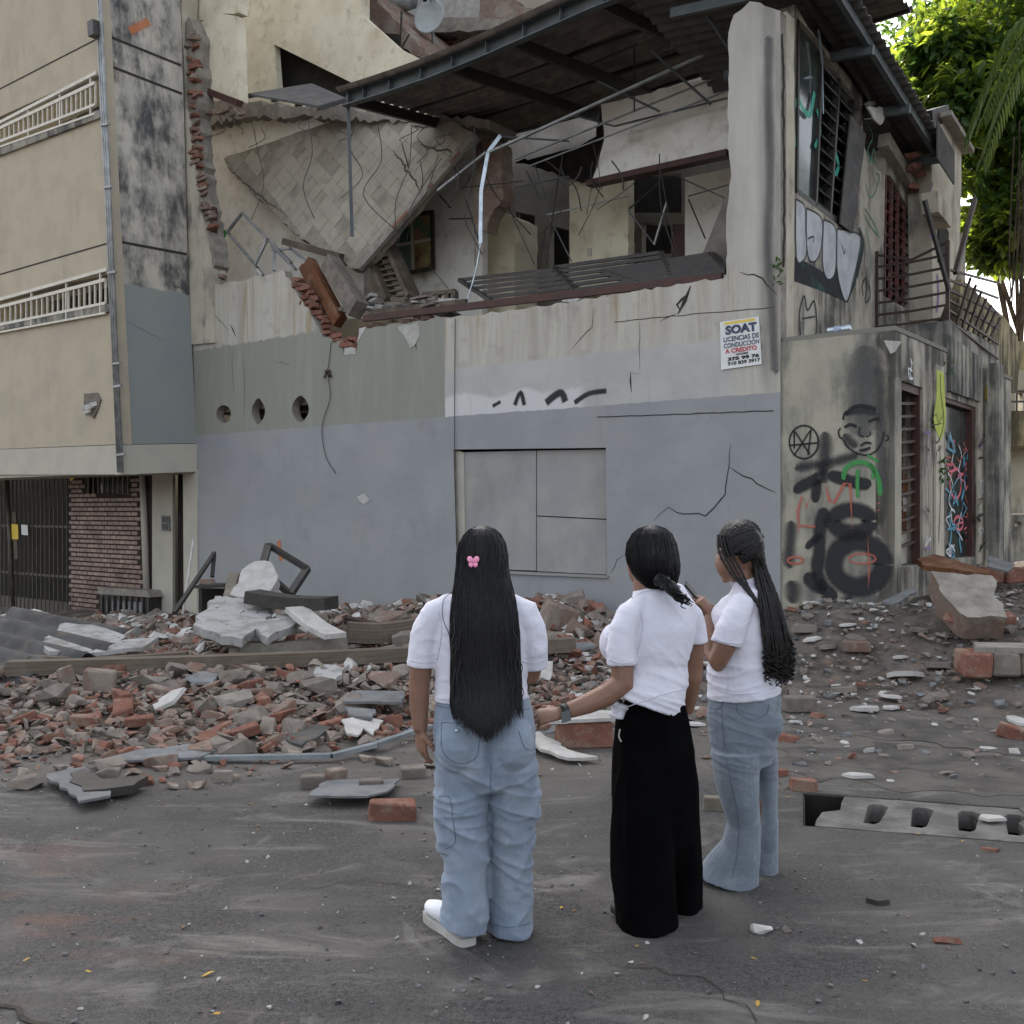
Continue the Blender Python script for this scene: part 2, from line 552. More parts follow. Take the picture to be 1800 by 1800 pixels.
MT['bar_gold'] = grain_mat('gate_bar_paint', rgb(76, 70, 58), rgb(58, 54, 46), 6, 0.5, 0.4, bump=0.1)
MT['rust'] = grain_mat('rusty_brown_iron', rgb(62, 44, 38), rgb(46, 36, 33), 9, 0.6, 0.35, bump=0.15, dirt=rgb(92, 56, 40))
MT['sheet'] = grain_mat('old_fibre_sheet', rgb(122, 114, 108), rgb(98, 92, 88), 2.5, 0.9, 0.1, bump=0.2, dirt=rgb(70, 64, 60))
MT['sheet_grey'] = grain_mat('grey_roof_sheet', rgb(82, 81, 80), rgb(66, 65, 64), 2.5, 0.8, 0.2, bump=0.2, dirt=rgb(104, 92, 80))
MT['alu'] = grain_mat('aluminium_strip', rgb(176, 186, 194), rgb(150, 158, 166), 5, 0.35, 0.5, 0.85, bump=0.05)
MT['alu_dull'] = grain_mat('dull_aluminium', rgb(148, 150, 150), rgb(118, 120, 120), 5, 0.5, 0.5, 0.4, bump=0.05)
MT['int_white'] = grain_mat('interior_white_plaster', rgb(226, 224, 219), rgb(212, 208, 199), 1.6, 0.9, 0.1, bump=0.15, dirt=rgb(168, 160, 148))
MT['int_cream'] = grain_mat('interior_cream_plaster', rgb(206, 199, 178), rgb(192, 183, 161), 1.4, 0.9, 0.1, bump=0.15, dirt=rgb(152, 140, 118))
MT['int_grey'] = grain_mat('interior_grey_plaster', rgb(140, 135, 127), rgb(118, 113, 106), 1.6, 0.9, 0.1, bump=0.15)
MT['brown'] = grain_mat('brown_trim', rgb(74, 48, 42), rgb(60, 42, 38), 6, 0.6, 0.3, bump=0.1)
MT['concrete'] = grain_mat('broken_concrete', rgb(142, 136, 126), rgb(120, 115, 108), 5, 0.92, 0.12, bump=0.7, fine=45, dirt=rgb(98, 90, 82), dist=0.012)
MT['slab'] = grain_mat('mortar_bed', rgb(130, 123, 111), rgb(112, 105, 95), 4, 0.92, 0.12, bump=0.7, fine=40, dirt=rgb(90, 84, 76), dist=0.012)
MT['tile'] = grain_mat('cream_floor_tile', rgb(152, 146, 133), rgb(140, 134, 122), 1.2, 0.8, 0.15, bump=0.3, dirt=rgb(112, 106, 97), c3=rgb(132, 126, 116), tint=0.03)
MT['brick'] = grain_mat('red_brick', rgb(122, 84, 71), rgb(108, 76, 66), 9, 0.92, 0.1, bump=0.7, fine=70, dirt=rgb(134, 122, 112), dist=0.008, tint=0.35, c3=rgb(128, 106, 94))
MT['brick_dusty'] = grain_mat('dusty_brick', rgb(122, 98, 87), rgb(120, 108, 99), 7, 0.94, 0.08, bump=0.8, fine=60, dirt=rgb(156, 146, 134), dist=0.01, c3=rgb(136, 126, 116), tint=0.3)
MT['chunk'] = grain_mat('mortar_rubble', rgb(128, 120, 112), rgb(106, 99, 92), 6, 0.94, 0.08, bump=0.8, fine=50, dirt=rgb(108, 99, 90), dist=0.01, tint=0.35)
MT['plaster'] = grain_mat('white_plaster_shard', rgb(178, 176, 172), rgb(160, 157, 152), 6, 0.9, 0.1, bump=0.3, dirt=rgb(150, 142, 132), tint=0.25)
MT['plate'] = grain_mat('grey_sheet_shard', rgb(112, 114, 116), rgb(92, 93, 95), 5, 0.8, 0.2, bump=0.3, dirt=rgb(130, 122, 112), tint=0.35)
MT['soil'] = grain_mat('dusty_soil', rgb(112, 106, 99), rgb(84, 79, 74), 3.2, 0.97, 0.05, bump=1.0, fine=26, dirt=rgb(140, 118, 102), dist=0.03)
MT['brick_wall'] = grain_mat('glazed_brick', rgb(136, 114, 104), rgb(110, 88, 79), 4, 0.45, 0.4, bump=0.3, fine=40, dirt=rgb(92, 70, 61), tint=0.55)
MT['mortar'] = grain_mat('dark_mortar', rgb(58, 50, 46), rgb(46, 40, 37), 10, bump=0.4)
MT['plank'] = m_wood('grey_timber', rgb(104, 94, 82), rgb(76, 67, 58), rgb(106, 98, 88))
MT['timber'] = m_wood('brown_timber', rgb(104, 66, 42), rgb(70, 44, 30), rgb(120, 92, 70))
MT['drawer_wood'] = m_wood('dusty_drawer_wood', rgb(86, 76, 66), rgb(66, 58, 52), rgb(108, 98, 88))
MT['dish'] = grain_mat('satellite_dish_paint', rgb(150, 154, 152), rgb(138, 142, 141), 4, 0.5, 0.3, bump=0.05)
MT['glass'] = None
g = Mat('dark_window_glass', 0.12, 0.6); g.col(g.mix(g.step(g.noise(g.pos(), 3, 5), 0.4, 0.7), rgb(44, 50, 48), rgb(62, 68, 64))); MT['glass'] = g.m
MT['cream_old'] = m_stain('old_cream_wall', rgb(176, 170, 155), rgb(162, 155, 140), rgb(84, 81, 76), 0.50, 0.62, 2.6, 0.5, 0.7)
MT['side_old'] = m_stain('grimy_side_wall', rgb(160, 154, 142), rgb(134, 129, 119), rgb(58, 57, 55), 0.45, 0.57, 3.4, 0.45, 0.88)
MT['drain'] = grain_mat('drain_concrete', rgb(112, 109, 105), rgb(88, 86, 83), 5, 0.92, 0.12, bump=0.7, fine=45, dirt=rgb(60, 58, 55), dist=0.012)
MT['grey_old'] = m_stain('sooty_concrete', rgb(150, 146, 134), rgb(128, 126, 118), rgb(62, 63, 64), 0.44, 0.56, 4.0, 0.4, 0.85)
MT['panel'] = m_stain('graffiti_pier_plaster', rgb(158, 153, 138), rgb(142, 138, 127), rgb(86, 86, 84), 0.44, 0.6, 2.2, 0.5, 0.85)
MT['moss'] = m_stain('mossy_wall', rgb(150, 138, 108), rgb(132, 122, 98), rgb(60, 56, 46), 0.42, 0.55, 4.0, 0.4, 0.9)
MT['paper'] = grain_mat('poster_paper', rgb(206, 208, 206), rgb(196, 198, 196), 5, 0.7, 0.2, bump=0.05)
MT['ink_navy'] = grain_mat('navy_ink', rgb(54, 58, 84), rgb(84, 86, 104), 6, 0.7, bump=0)
MT['ink_red'] = grain_mat('red_ink', rgb(190, 62, 78), rgb(176, 70, 82), 6, 0.7, bump=0)
MT['ink_black'] = grain_mat('black_ink', rgb(34, 34, 38), rgb(44, 44, 48), 6, 0.7, bump=0)
MT['yellow'] = grain_mat('yellow_card', rgb(214, 188, 84), rgb(204, 176, 76), 6, 0.7, bump=0.05)
MT['black_spray'] = m_spray('black_spray', rgb(42, 43, 46), 0.28, 0.94, 0.4)
MT['black_haze'] = m_spray('black_spray_mist', rgb(48, 49, 52), 0.5, 0.8, 0.5)
MT['black_line'] = m_spray('black_marker', rgb(34, 35, 37), 0.08, 0.95, 0.25)
MT['green_spray'] = m_spray('green_spray', rgb(66, 136, 74), 0.2, 0.9, 0.35)
MT['green_line'] = m_spray('green_marker', rgb(62, 118, 100), 0.1, 0.9, 0.2)
MT['teal_spray'] = m_spray('teal_spray', rgb(58, 146, 128), 0.2, 0.9, 0.3)
MT['red_line'] = m_spray('red_marker', rgb(172, 96, 84), 0.18, 0.75, 0.45)
MT['pink_spray'] = m_spray('pink_spray', rgb(214, 112, 124), 0.2, 0.9, 0.35)
MT['purple_spray'] = m_spray('purple_spray', rgb(118, 84, 140), 0.2, 0.85, 0.35)
MT['blue_spray'] = m_spray('blue_spray', rgb(92, 150, 172), 0.25, 0.8, 0.4)
MT['lime_spray'] = m_spray('lime_spray', rgb(176, 184, 84), 0.08, 0.95, 0.15)
MT['white_spray'] = m_spray('white_spray', rgb(196, 197, 200), 0.06, 0.95, 0.2)
MT['grey_wash'] = m_spray('grey_grime_wash', rgb(84, 84, 84), 0.45, 0.62, 0.5)
MT['orange_spray'] = m_spray('orange_spray', rgb(190, 116, 74), 0.35, 0.7, 0.5)

# ---------------------------------------------------------------- the ground
def fs(x, y):
    return (x - C.x) * U.x + (y - C.y) * U.y

def yfront(x):
    return 6.75 + 0.2 * math.sin(x * 1.3) + 0.75 * sstep(-2.6, -0.8, x) + 0.12 * math.sin(x * 4.1)

def g0(x, y):
    s = fs(x, y)
    return -0.65 * sstep(1.0, 14.0, s) * sstep(6.5, 15.0, y)

def heap(x, y):
    """rubble heap along the front wall, mound of earth by the side wall"""
    yf = yfront(x)
    nz = noise.noise(Vector((x * 0.8, y * 0.8, 3.1))) * 0.5 + noise.noise(Vector((x * 2.1, y * 2.1, 7.7))) * 0.25
    h = (0.03 * sstep(-0.3, 1.0, y - yf) + 0.17 * sstep(0.3, 3.2, y - yf)) * (1 - 0.75 * sstep(-0.2, 2.2, x))
    h *= 1 + 0.9 * nz
    h += 0.12 * sstep(8.8, 12.0, y) * sstep(-3.0, 3.0, x) * (1 - sstep(2.6, 4.6, x)) * (1 + nz)
    q = (x - C.x) * SI.N.x + (y - C.y) * SI.N.y      # distance in front of the side wall
    t = (x - C.x) * V.x + (y - C.y) * V.y            # along it
    m = 0.62 * sstep(-2.6, 0.4, t) * sstep(-1.0, 0.9, q) * (1 - 0.55 * sstep(2.4, 6.5, q)) * (1 + 0.5 * nz)
    qf = (x - C.x) * FA.N.x + (y - C.y) * FA.N.y; sf = fs(x, y)
    h += 0.15 * sstep(5.0, 0.6, qf) * sstep(1.0, 3.5, sf) * (1 - sstep(9.0, 12.5, sf)) * (1 + 0.8 * nz)
    return max(0.0, h) + max(0.0, m)

def ground_z(x, y):
    dr = 1.0 if not (1.2 < x < 4.6 and 4.4 < y < 7.2) else 0.0
    b = dr * noise.noise(Vector((x * 0.5, y * 0.5, 0.3))) * 0.02 + dr * noise.noise(Vector((x * 2.2, y * 2.2, 1.3))) * 0.008
    return g0(x, y) + b * sstep(2.0, 4.0, y)

def top_z(x, y):
    return ground_z(x, y) + heap(x, y)

def axis(lo, hi, step, far):
    a = []
    v = lo
    while v <= hi + 1e-6:
        a.append(v); v += step
    d = step
    l = [lo]; h = [hi]
    while h[-1] < far[1]:
        d *= 1.35; h.append(h[-1] + d)
    d = step
    while l[-1] > far[0]:
        d *= 1.35; l.append(l[-1] - d)
    return list(reversed(l[1:])) + a + h[1:]

def sheet(name, xs, ys, zf, mat, keep=None):
    nx, ny = len(xs), len(ys)
    v = [(x, y, zf(x, y)) for y in ys for x in xs]
    f = []
    for j in range(ny - 1):
        for i in range(nx - 1):
            if keep and not keep(0.5 * (xs[i] + xs[i + 1]), 0.5 * (ys[j] + ys[j + 1])): continue
            a = j * nx + i
            f.append((a, a + 1, a + nx + 1, a + nx))
    me = bpy.data.meshes.new(name)
    me.from_pydata(v, [], f)
    me.polygons.foreach_set('use_smooth', [True] * len(f))
    me.materials.append(mat)
    o = bpy.data.objects.new(name, me)
    COL.objects.link(o)
    return o

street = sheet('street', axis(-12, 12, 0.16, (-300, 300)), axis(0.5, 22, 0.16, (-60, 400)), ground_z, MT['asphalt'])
tag(street, kind='structure')

def in_heap(x, y):
    return heap(x, y) > 0.004 and fs(x, y) < 16 and y < 24
mound = sheet('rubble_bed', axis(-11, 11, 0.11, (-11.1, 11.1)), axis(5.6, 22, 0.11, (5.5, 22.1)),
              lambda x, y: top_z(x, y) + 0.025 * noise.noise(Vector((x * 6, y * 6, 2))) + 0.012 * noise.noise(Vector((x * 15, y * 15, 2))) - 0.026,
              MT['soil'], in_heap)
tag(mound, 'dusty grey brown earth and crushed mortar under the rubble', 'rubble', kind='stuff')
# ================================================================ the damaged house
house = thing('damaged_house', C + Vector((0, 0, -0.3)), 'two storey corner house with grey front wall torn open above', 'house')
MT['board'] = m_stain('grey_painted_board', rgb(140, 140, 139), rgb(150, 148, 144), rgb(116, 112, 106), 0.46, 0.68, 2.0, 0.8, 0.5)

def part(name, mb, mat, parent=house):
    return mb.obj(name, mat, parent)

def wall(name, fr, px, o0, o1, mat, holes=(), parent=house, amp=0.0, step=0.12, seed=1, ab=False, side=None):
    mb = MB()
    ol = px if ab else fr.pxs(px, o0)
    if amp: ol = jag(ol, amp, step, seed, closed=True)
    prism(mb, fr, ol, o0, o1, [fr.pxs(h, o0) if not ab else h for h in holes], side_mi=(1 if side else None))
    return mb.obj(name, [mat, side] if side else mat, parent)

def ell(cx, cy, rx, ry, n=18, pinch=0.0):
    out = []
    for k in range(n):
        a = 2 * math.pi * k / n
        r = 1 + pinch * max(0, abs(math.sin(a)) - 0.8) * 3
        out.append((cx + rx * math.cos(a), cy + ry * math.sin(a) * r))
    return out

def mix_jag(fr, segs, o=0.0, seed=5):
    """outline from px segments; each (pts, amp) roughened on its own"""
    out = []
    for i, (pts, amp) in enumerate(segs):
        ab = fr.pxs(pts, o)
        out += jag(ab, amp, 0.09, seed + i) if amp else ab
    return inset_dedupe(out)

LEFT_S = FA.px(330, 700)[0]
outline = [(0.0, -0.6), (0.0, 3.5)] + mix_jag(FA, [
    ([(1372, 60), (1371, 22)], 0), ([(1371, 22), (1345, 8), (1318, 2), (1292, 26), (1280, 60)], 0.03),
    ([(1280, 60), (1280, 250), (1284, 312), (1277, 384), (1277, 487)], 0.012),
    ([(1277, 487), (1200, 499), (1100, 515), (960, 537), (840, 553), (760, 560), (700, 569), (642, 577)], 0.018),
    ([(642, 577), (630, 594), (626, 622), (605, 622), (600, 600), (586, 597), (567, 592)], 0.02),
    ([(567, 592), (542, 544), (514, 505), (500, 476)], 0.03),
    ([(500, 476), (425, 492), (367, 505), (360, 515)], 0.025)]) + [(LEFT_S, FA.px(360, 515)[1]), (LEFT_S, -1.4)]
HOLES = [ell(393, 728, 13, 16), ell(454, 723, 12, 18, pinch=0.5), ell(528, 719, 15, 20, pinch=0.3)]
WIN = [(797, 790), (1065, 787), (1067, 1012), (803, 1000)]
mb = MB()
prism(mb, FA, outline, 0.0, -0.17, [FA.pxs(h) for h in HOLES] + [FA.pxs(WIN)], side_mi=1)
front = mb.obj('front_wall', [MT['facade'], MT['concrete']], house)
# dark ground floor room behind the round holes
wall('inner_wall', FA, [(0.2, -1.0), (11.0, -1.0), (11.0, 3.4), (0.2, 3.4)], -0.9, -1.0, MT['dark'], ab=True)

# blocked window: reveal and sheet metal boards
wall('window_reveal', FA, [(797.5, 791), (815, 795), (818, 999), (803.5, 999)], -0.06, -0.12, MT['beam'])
for b in ([(815, 795), (942, 792), (942, 1003), (818, 999)], [(944, 792), (1066, 790), (1066, 912), (944, 906)], [(944, 908), (1066, 914), (1066.5, 1010), (944, 1004)]):
    wall('window_board', FA, b, -0.075 - 0.012 * RND.random(), -0.16, MT['board'])
mb = MB(); beam(mb, FA.W(800, 1003, 0.0), FA.W(1070, 1014, 0.0), 0.07, 0.03); part('window_sill', mb, MT['facade'])

# cracks, wires and a painted shadow line on the front wall
def crack(pts, w=0.02, fr=FA, parent=front, amp=0.02, seed=3, name='crack', mat='crack', taper=True, o=0.0035):
    mb = MB()
    ribbon(mb, fr, jag(fr.pxs(pts), amp, 0.1, seed), w * 0.6, o, taper)
    return mb.obj(name, MT[mat], parent)
crack([(1283, 782), (1280, 818), (1276, 870), (1240, 905), (1200, 905), (1176, 892), (1150, 915)], 0.028, seed=4)
crack([(1280, 818), (1330, 850), (1365, 866)], 0.028, seed=5)
crack([(1045, 540), (1040, 575), (1005, 615)], 0.018, seed=6)
crack([(1108, 655), (1110, 690)], 0.04, seed=7, amp=0.01); crack([(1108, 655), (1124, 657)], 0.02, seed=8, amp=0.005)
crack([(1124, 565), (1124, 650)], 0.012, seed=9, amp=0.008)
crack([(1050, 733), (1200, 728), (1360, 722)], 0.022, seed=10, amp=0.004, taper=False)  # shadow line of the wall trim, painted as a dark strip
crack([(1080, 566), (1180, 556), (1360, 540)], 0.016, seed=11, amp=0.006, taper=False)
crack([(1300, 478), (1340, 490), (1360, 510), (1366, 520)], 0.03, seed=12)
crack([(405, 570), (410, 580), (415, 592)], 0.05, seed=13, amp=0.008)
crack([(366, 510), (372, 545), (400, 580)], 0.018, seed=14)
crack([(410, 612), (408, 650), (412, 690)], 0.01, seed=15); crack([(427, 612), (430, 680), (430, 740)], 0.01, seed=16, amp=0.006)
crack([(1070, 1010), (1085, 985), (1098, 975)], 0.015, seed=17)
crack([(1196, 545), (1190, 535), (1212, 515)], 0.06, seed=18, amp=0.01); crack([(1215, 503), (1205, 530), (1192, 552)], 0.09, seed=19, amp=0.02)
crack([(1192, 552), (1160, 565)], 0.02, seed=20)
crack([(480, 635), (512, 640)], 0.01, seed=21)
crack([(1281, 885), (1283, 900)], 0.01, seed=22)
crack([(1376, 60), (1377, 200), (1379, 340), (1377, 470)], 0.05, seed=23, amp=0.01, taper=False)
# white plaster scars
for pts in ([(700, 575), (735, 566), (738, 590), (730, 605), (722, 612), (716, 600)], [(632, 578), (644, 574), (634, 592), (628, 604)], [(606, 612), (625, 612), (626, 624), (606, 624)],
            [(628, 874), (640, 868), (650, 880), (640, 887)]):
    mb = MB(); prism(mb, FA, jag(FA.pxs(pts), 0.02, 0.08, 4, True), 0.008, 0.0)
    mb.obj('plaster_scar', MT['plaster'], front)
crack([(731, 585), (732, 615)], 0.05, seed=25, amp=0.02)
# paint and rust marks on the grey wall
for pts, w in (([(905, 712), (915, 690), (922, 712)], 8), ([(960, 708), (985, 690), (994, 706)], 12), ([(1010, 708), (1035, 692), (1066, 687)], 8), ([(866, 714), (880, 706)], 6)):
    ab = smooth_line(FA.pxs(pts), 5)
    mb = MB(); ribbon(mb, FA, ab, w * 20 / 1800, 0.004); mb.obj('graffiti', MT['black_spray'], front)
mb = MB(); ribbon(mb, FA, smooth_line(FA.pxs([(490, 950), (492, 970), (496, 985)]), 5), 0.16, 0.004); mb.obj('graffiti', MT['orange_spray'], front)
for pts in ([(800, 560), (799, 800), (803, 960)], [(582, 600), (578, 640), (574, 652)], [(577, 665), (580, 700), (566, 750), (572, 800), (590, 832)]):
    q = smooth_line([FA.W(x, y, 0.02) for x, y in pts], 8)
    mb = MB(); tube(mb, q, 0.006, 5); mb.obj('wire', MT['black_steel'], front)
mb = MB(); q = FA.W(577, 658, 0.03)
for k in range(14):
    d = Vector((RND.uniform(-1, 1), RND.uniform(-1, 0.1), RND.uniform(-1, 1))) * 0.07
    tube(mb, [q + d, q - d * 0.4 + Vector((0, 0, 0.05)), q - d], 0.012, 5)
mb.obj('wire_knot', MT['brown'], front)

# brick pieces exposed in the torn edges (shared mesh, one object each)
def brick_mesh(name, L=0.24, W=0.12, H=0.075, mat='brick', seed=0, cut=0.0, rough=0.006):
    r = random.Random(seed)
    bm = bmesh.new()
    bmesh.ops.create_cube(bm, size=1.0)
    for v in bm.verts:
        v.co = Vector((v.co.x * L + r.uniform(-rough, rough), v.co.y * W + r.uniform(-rough, rough), v.co.z * H + r.uniform(-rough, rough)))
    for k in range(2 if cut else 0):
        if r.random() < cut:
            p = Vector((r.choice((-1, 1)) * L * r.uniform(0.15, 0.4), 0, 0))
            n = Vector((p.x, r.uniform(-.6, .6) * L, r.uniform(-.5, .5) * L)).normalized()
            g_ = bm.verts[:] + bm.edges[:] + bm.faces[:]
            res = bmesh.ops.bisect_plane(bm, geom=g_, plane_co=p, plane_no=n, clear_outer=True)
            ed = [e for e in res['geom_cut'] if isinstance(e, bmesh.types.BMEdge)]
            try: bmesh.ops.contextual_create(bm, geom=ed)
            except Exception: pass
    bmesh.ops.bevel(bm, geom=bm.edges[:], offset=min(L, W, H) * 0.09, segments=1, affect='EDGES')
    me = bpy.data.meshes.new(name)
    bm.to_mesh(me); bm.free()
    me.materials.append(MT[mat])
    return me
BRK = [brick_mesh('brick', seed=i, cut=0.5, rough=0.009) for i in range(5)]
BRKD = [brick_mesh('brick', mat='brick_dusty', seed=i + 20, cut=0.6, rough=0.012) for i in range(5)]

def brick_edge(fr, pts, n, o, spread=0.05, parent=house, rot=0.5, meshes=None, scale=1.0, seed=2):
    r = random.Random(seed)
    ab = fr.pxs(pts, o)
    seg = [math.dist(ab[i], ab[i + 1]) for i in range(len(ab) - 1)]
    T = sum(seg)
    M3 = Matrix((fr.A, -fr.N, fr.B)).transposed()
    for k in range(n):
        d = (k + 0.5) / n * T
        i = 0
        while i < len(seg) - 1 and d > seg[i]: d -= seg[i]; i += 1
        t = d / seg[i]
        a = ab[i][0] + (ab[i + 1][0] - ab[i][0]) * t + r.uniform(-spread, spread)
        b = ab[i][1] + (ab[i + 1][1] - ab[i][1]) * t
        b = round(b / 0.09) * 0.09
        mt = Matrix.Translation(fr.w(a, b, o - 0.04 + r.uniform(-.02, .04))) @ M3.to_4x4() @ Euler((r.uniform(-rot, rot) * .5, r.uniform(-rot, rot) * 0.5, r.uniform(-rot, rot))).to_matrix().to_4x4() @ Matrix.Scale(scale * r.uniform(0.85, 1.1), 4)
        place(r.choice(meshes or BRK), 'brick', mt, parent)
brick_edge(FA, [(508, 485), (527, 512), (553, 552), (580, 592)], 13, -0.07, 0.05, front, seed=3)
brick_edge(FA, [(520, 490), (545, 525), (575, 570)], 9, -0.14, 0.04, front, seed=4)
brick_edge(FA, [(584, 594), (610, 600), (632, 590)], 5, -0.05, 0.04, front, seed=5)
brick_edge(FA, [(606, 606), (625, 604)], 2, -0.05, 0.02, front, seed=6)
brick_edge(FA, [(640, 574), (700, 567), (760, 559)], 6, -0.12, 0.05, front, meshes=BRKD, seed=7)
brick_edge(FA, [(372, 492), (385, 486)], 3, -0.12, 0.02, front, meshes=BRKD, seed=8)

# corner column, its thickness behind the wall face
wall('column', FA, [(0.002, 3.3), (FA.px(1279, 300)[0], 3.3), (FA.px(1279, 300)[0], FA.px(1300, 40)[1]), (0.002, FA.px(1340, 20)[1])], -0.172, -0.42, MT['cream_old'], ab=True)
# left column against the apartment block
wall('column', FA, [(337, 606), (377, 602), (373, 500), (365, 445), (350, 345), (341, 292), (333, 235), (327, 190), (324, 100), (319, 60), (319, -60), (296, -60), (327, 480)], 0.05, -0.3, MT['cream_old'], amp=0.012, step=0.2, seed=3)
wall('broken_masonry', FA, [(374, 500), (376, 440), (356, 335), (348, 255), (344, 205), (350, 178), (345, 60), (332, 30), (318, 60), (325, 190), (333, 260), (345, 345)], -0.02, -0.34, MT['concrete'], amp=0.05, step=0.12, seed=8)
brick_edge(FA, [(333, 55), (338, 120), (340, 190)], 14, 0.02, 0.12, seed=9, meshes=BRK + BRKD)
brick_edge(FA, [(340, 200), (346, 280), (357, 340), (366, 400)], 20, 0.02, 0.07, seed=10, meshes=BRK + BRKD)
wall('door_jamb', FA, [(364, 362), (371, 362), (372, 486), (365, 486)], -0.06, -0.2, MT['brown'])

# upper left: room of the storey above
wall('upper_wall', FA, [(318, -70), (420, -70), (420, 22), (385, 26), (366, 34), (345, 36), (333, 30), (318, 36)], -0.35, -0.55, MT['int_cream'], amp=0.02, step=0.15, seed=5)
wall('hanging_wall', FA, [(346, 42), (372, 30), (388, 24), (417, 28), (420, 176), (347, 158)], -0.3, -0.5, MT['int_cream'], amp=0.012, step=0.2, seed=6)
mb = MB(); beam(mb, FA.W(352, 156, -0.3), FA.W(421, 182, -0.3), 0.14, 0.12); part('skirting', mb, MT['brown'])
wall('room_wall', FA, [(400, -120), (640, -120), (640, 30), (700, 84), (740, 104), (740, 240), (400, 240)], -2.6, -2.75, MT['int_cream'], holes=[[(482, 78), (664, 168), (664, 196), (488, 160)]])
wall('room_wall', FA, [(450, 40), (700, 60), (700, 240), (450, 240)], -2.95, -3.0, MT['dark'])  # dark sheet standing in for the shade inside the opening
wall('party_wall', SI, [(0, 3.6), (0, 20), (1, 20), (1, 3.6)], 0, 0.1, MT['int_grey'], ab=True) if False else None
wall('floor_slab', FA, [(338, 184), (420, 180), (520, 186), (620, 188), (700, 200), (860, 210), (860, 230), (760, 214), (640, 211), (520, 205), (430, 206), (352, 222)], -1.95, -2.7, MT['concrete'], amp=0.07, step=0.12, seed=12)
brick_edge(FA, [(350, 200), (400, 195), (430, 205)], 6, -0.2, 0.1, seed=13, meshes=BRKD)

# hanging rebar and wires below the broken slab
rr = random.Random(5)
for k in range(16):
    x = rr.uniform(372, 840); y = 205 + (x - 372) * 0.05
    p0 = FA.W(x, y, -0.3)
    L = rr.uniform(0.2, 0.6) if k % 3 else rr.uniform(0.9, 2.0)
    q = smooth_line([tuple(p0 + Vector((rr.uniform(-.12, .12) * j, rr.uniform(-.1, .05), -L * j / 3))) for j in range(4)], 4)
    mb = MB(); tube(mb, q, 0.007, 4); part('wire', mb, MT['black_steel'])

for k in range(22):
    x0, x1 = rr.uniform(700, 1230), 0; x1 = x0 + rr.uniform(-90, 90); y0, y1 = rr.uniform(235, 300), rr.uniform(330, 470)
    o_ = -rr.uniform(.8, 2.6)
    q = smooth_line([tuple(FA.W(x0, y0, o_)), tuple(FA.W(x0 * .6 + x1 * .4 + rr.uniform(-25, 25), (y0 + y1) / 2, o_)), tuple(FA.W(x1, y1, o_))], 6)
    mb = MB(); tube(mb, q, rr.choice((.006, .008, .012)), 4); part('wire', mb, MT['black_steel'])
# ---------------------------------------------------------------- interior of the open storey
wall('floor', FA, [(0.1, 3.45), (11.3, 3.45), (11.3, 3.62), (0.1, 3.62)], -0.2, -6.5, MT['slab'], ab=True)
wall('interior_wall', FA, [(352, 205), (640, 205), (640, 560), (352, 560)], -2.2, -2.35, MT['int_white'])
wall('interior_wall', FA, [(640, 205), (848, 232), (848, 560), (640, 560)], -2.9, -3.05, MT['int_white'])
wall('interior_wall', FA, [(830, 215), (1300, 120), (1300, 560), (830, 560)], -4.6, -4.75, MT['int_grey'],
     holes=[[(906, 372), (940, 378), (940, 500), (906, 500)], [(966, 396), (1000, 404), (1000, 500), (966, 500)], [(1106, 306), (1198, 306), (1198, 374), (1106, 374)], [(1128, 392), (1180, 394), (1180, 446), (1128, 446)]])
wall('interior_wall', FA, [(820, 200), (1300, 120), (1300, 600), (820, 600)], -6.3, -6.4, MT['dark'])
wall('interior_pier', FA, [(852, 372), (866, 366), (905, 384), (905, 560), (852, 560)], -3.5, -4.2, MT['int_cream'], amp=0.02, step=0.2)
wall('interior_pier', FA, [(1001, 318), (1050, 312), (1104, 306), (1104, 520), (1001, 520)], -3.4, -3.6, MT['int_cream'], amp=0.008, step=0.2)
wall('lintel_wall', FA, [(1056, 184), (1062, 245), (1052, 290), (1040, 318), (1282, 266), (1282, 128), (1180, 152), (1120, 168)], -2.3, -2.5, MT['int_white'], amp=0.02, step=0.15, seed=4)
mb = MB(); beam(mb, FA.W(1036, 324, -2.3), FA.W(1282, 270, -2.3), 0.2, 0.09); part('lintel_trim', mb, MT['brown'])
wall('interior_wall', FA, [(1204, 312), (1300, 292), (1300, 560), (1204, 560)], -3.9, -4.0, MT['int_white'])
wall('door_panel', FA, [(1182, 394), (1204, 394), (1204, 500), (1182, 500)], -4.0, -4.1, MT['brown'])
wall('switch_plate', FA, [(1032, 436), (1039, 436), (1039, 450), (1032, 450)], -3.385, -3.4, MT['beam'])
# torn masonry hanging from above
wall('hanging_masonry', FA, [(836, 244), (880, 250), (884, 350), (862, 380), (856, 408), (840, 405), (830, 392), (834, 345), (826, 330), (838, 300)], -2.2, -2.5, MT['brick_dusty'], amp=0.035, step=0.12, seed=3)
# broken slanting boards at the right of the opening
wall('fallen_board', FA, [(1235, 446), (1282, 330), (1282, 470), (1240, 470)], -1.2, -1.25, MT['sheet'])
# floor debris seen in the opening
for k, (x, y, o) in enumerate([(660, 540, -0.6), (690, 535, -0.5), (705, 530, -0.9), (740, 540, -0.7), (735, 545, -0.4), (770, 548, -0.5), (1000, 525, -0.5), (655, 530, -1.0)]):
    ol = [(x + rr.uniform(12, 26) * math.cos(a), y + rr.uniform(4, 10) * math.sin(a)) for a in (0.2, 1.3, 2.4, 3.5, 4.4, 5.5)]
    wall('loose_board', FA, ol, o, o - 0.25, [MT['plaster'], MT['chunk'], MT['plate']][k % 3])

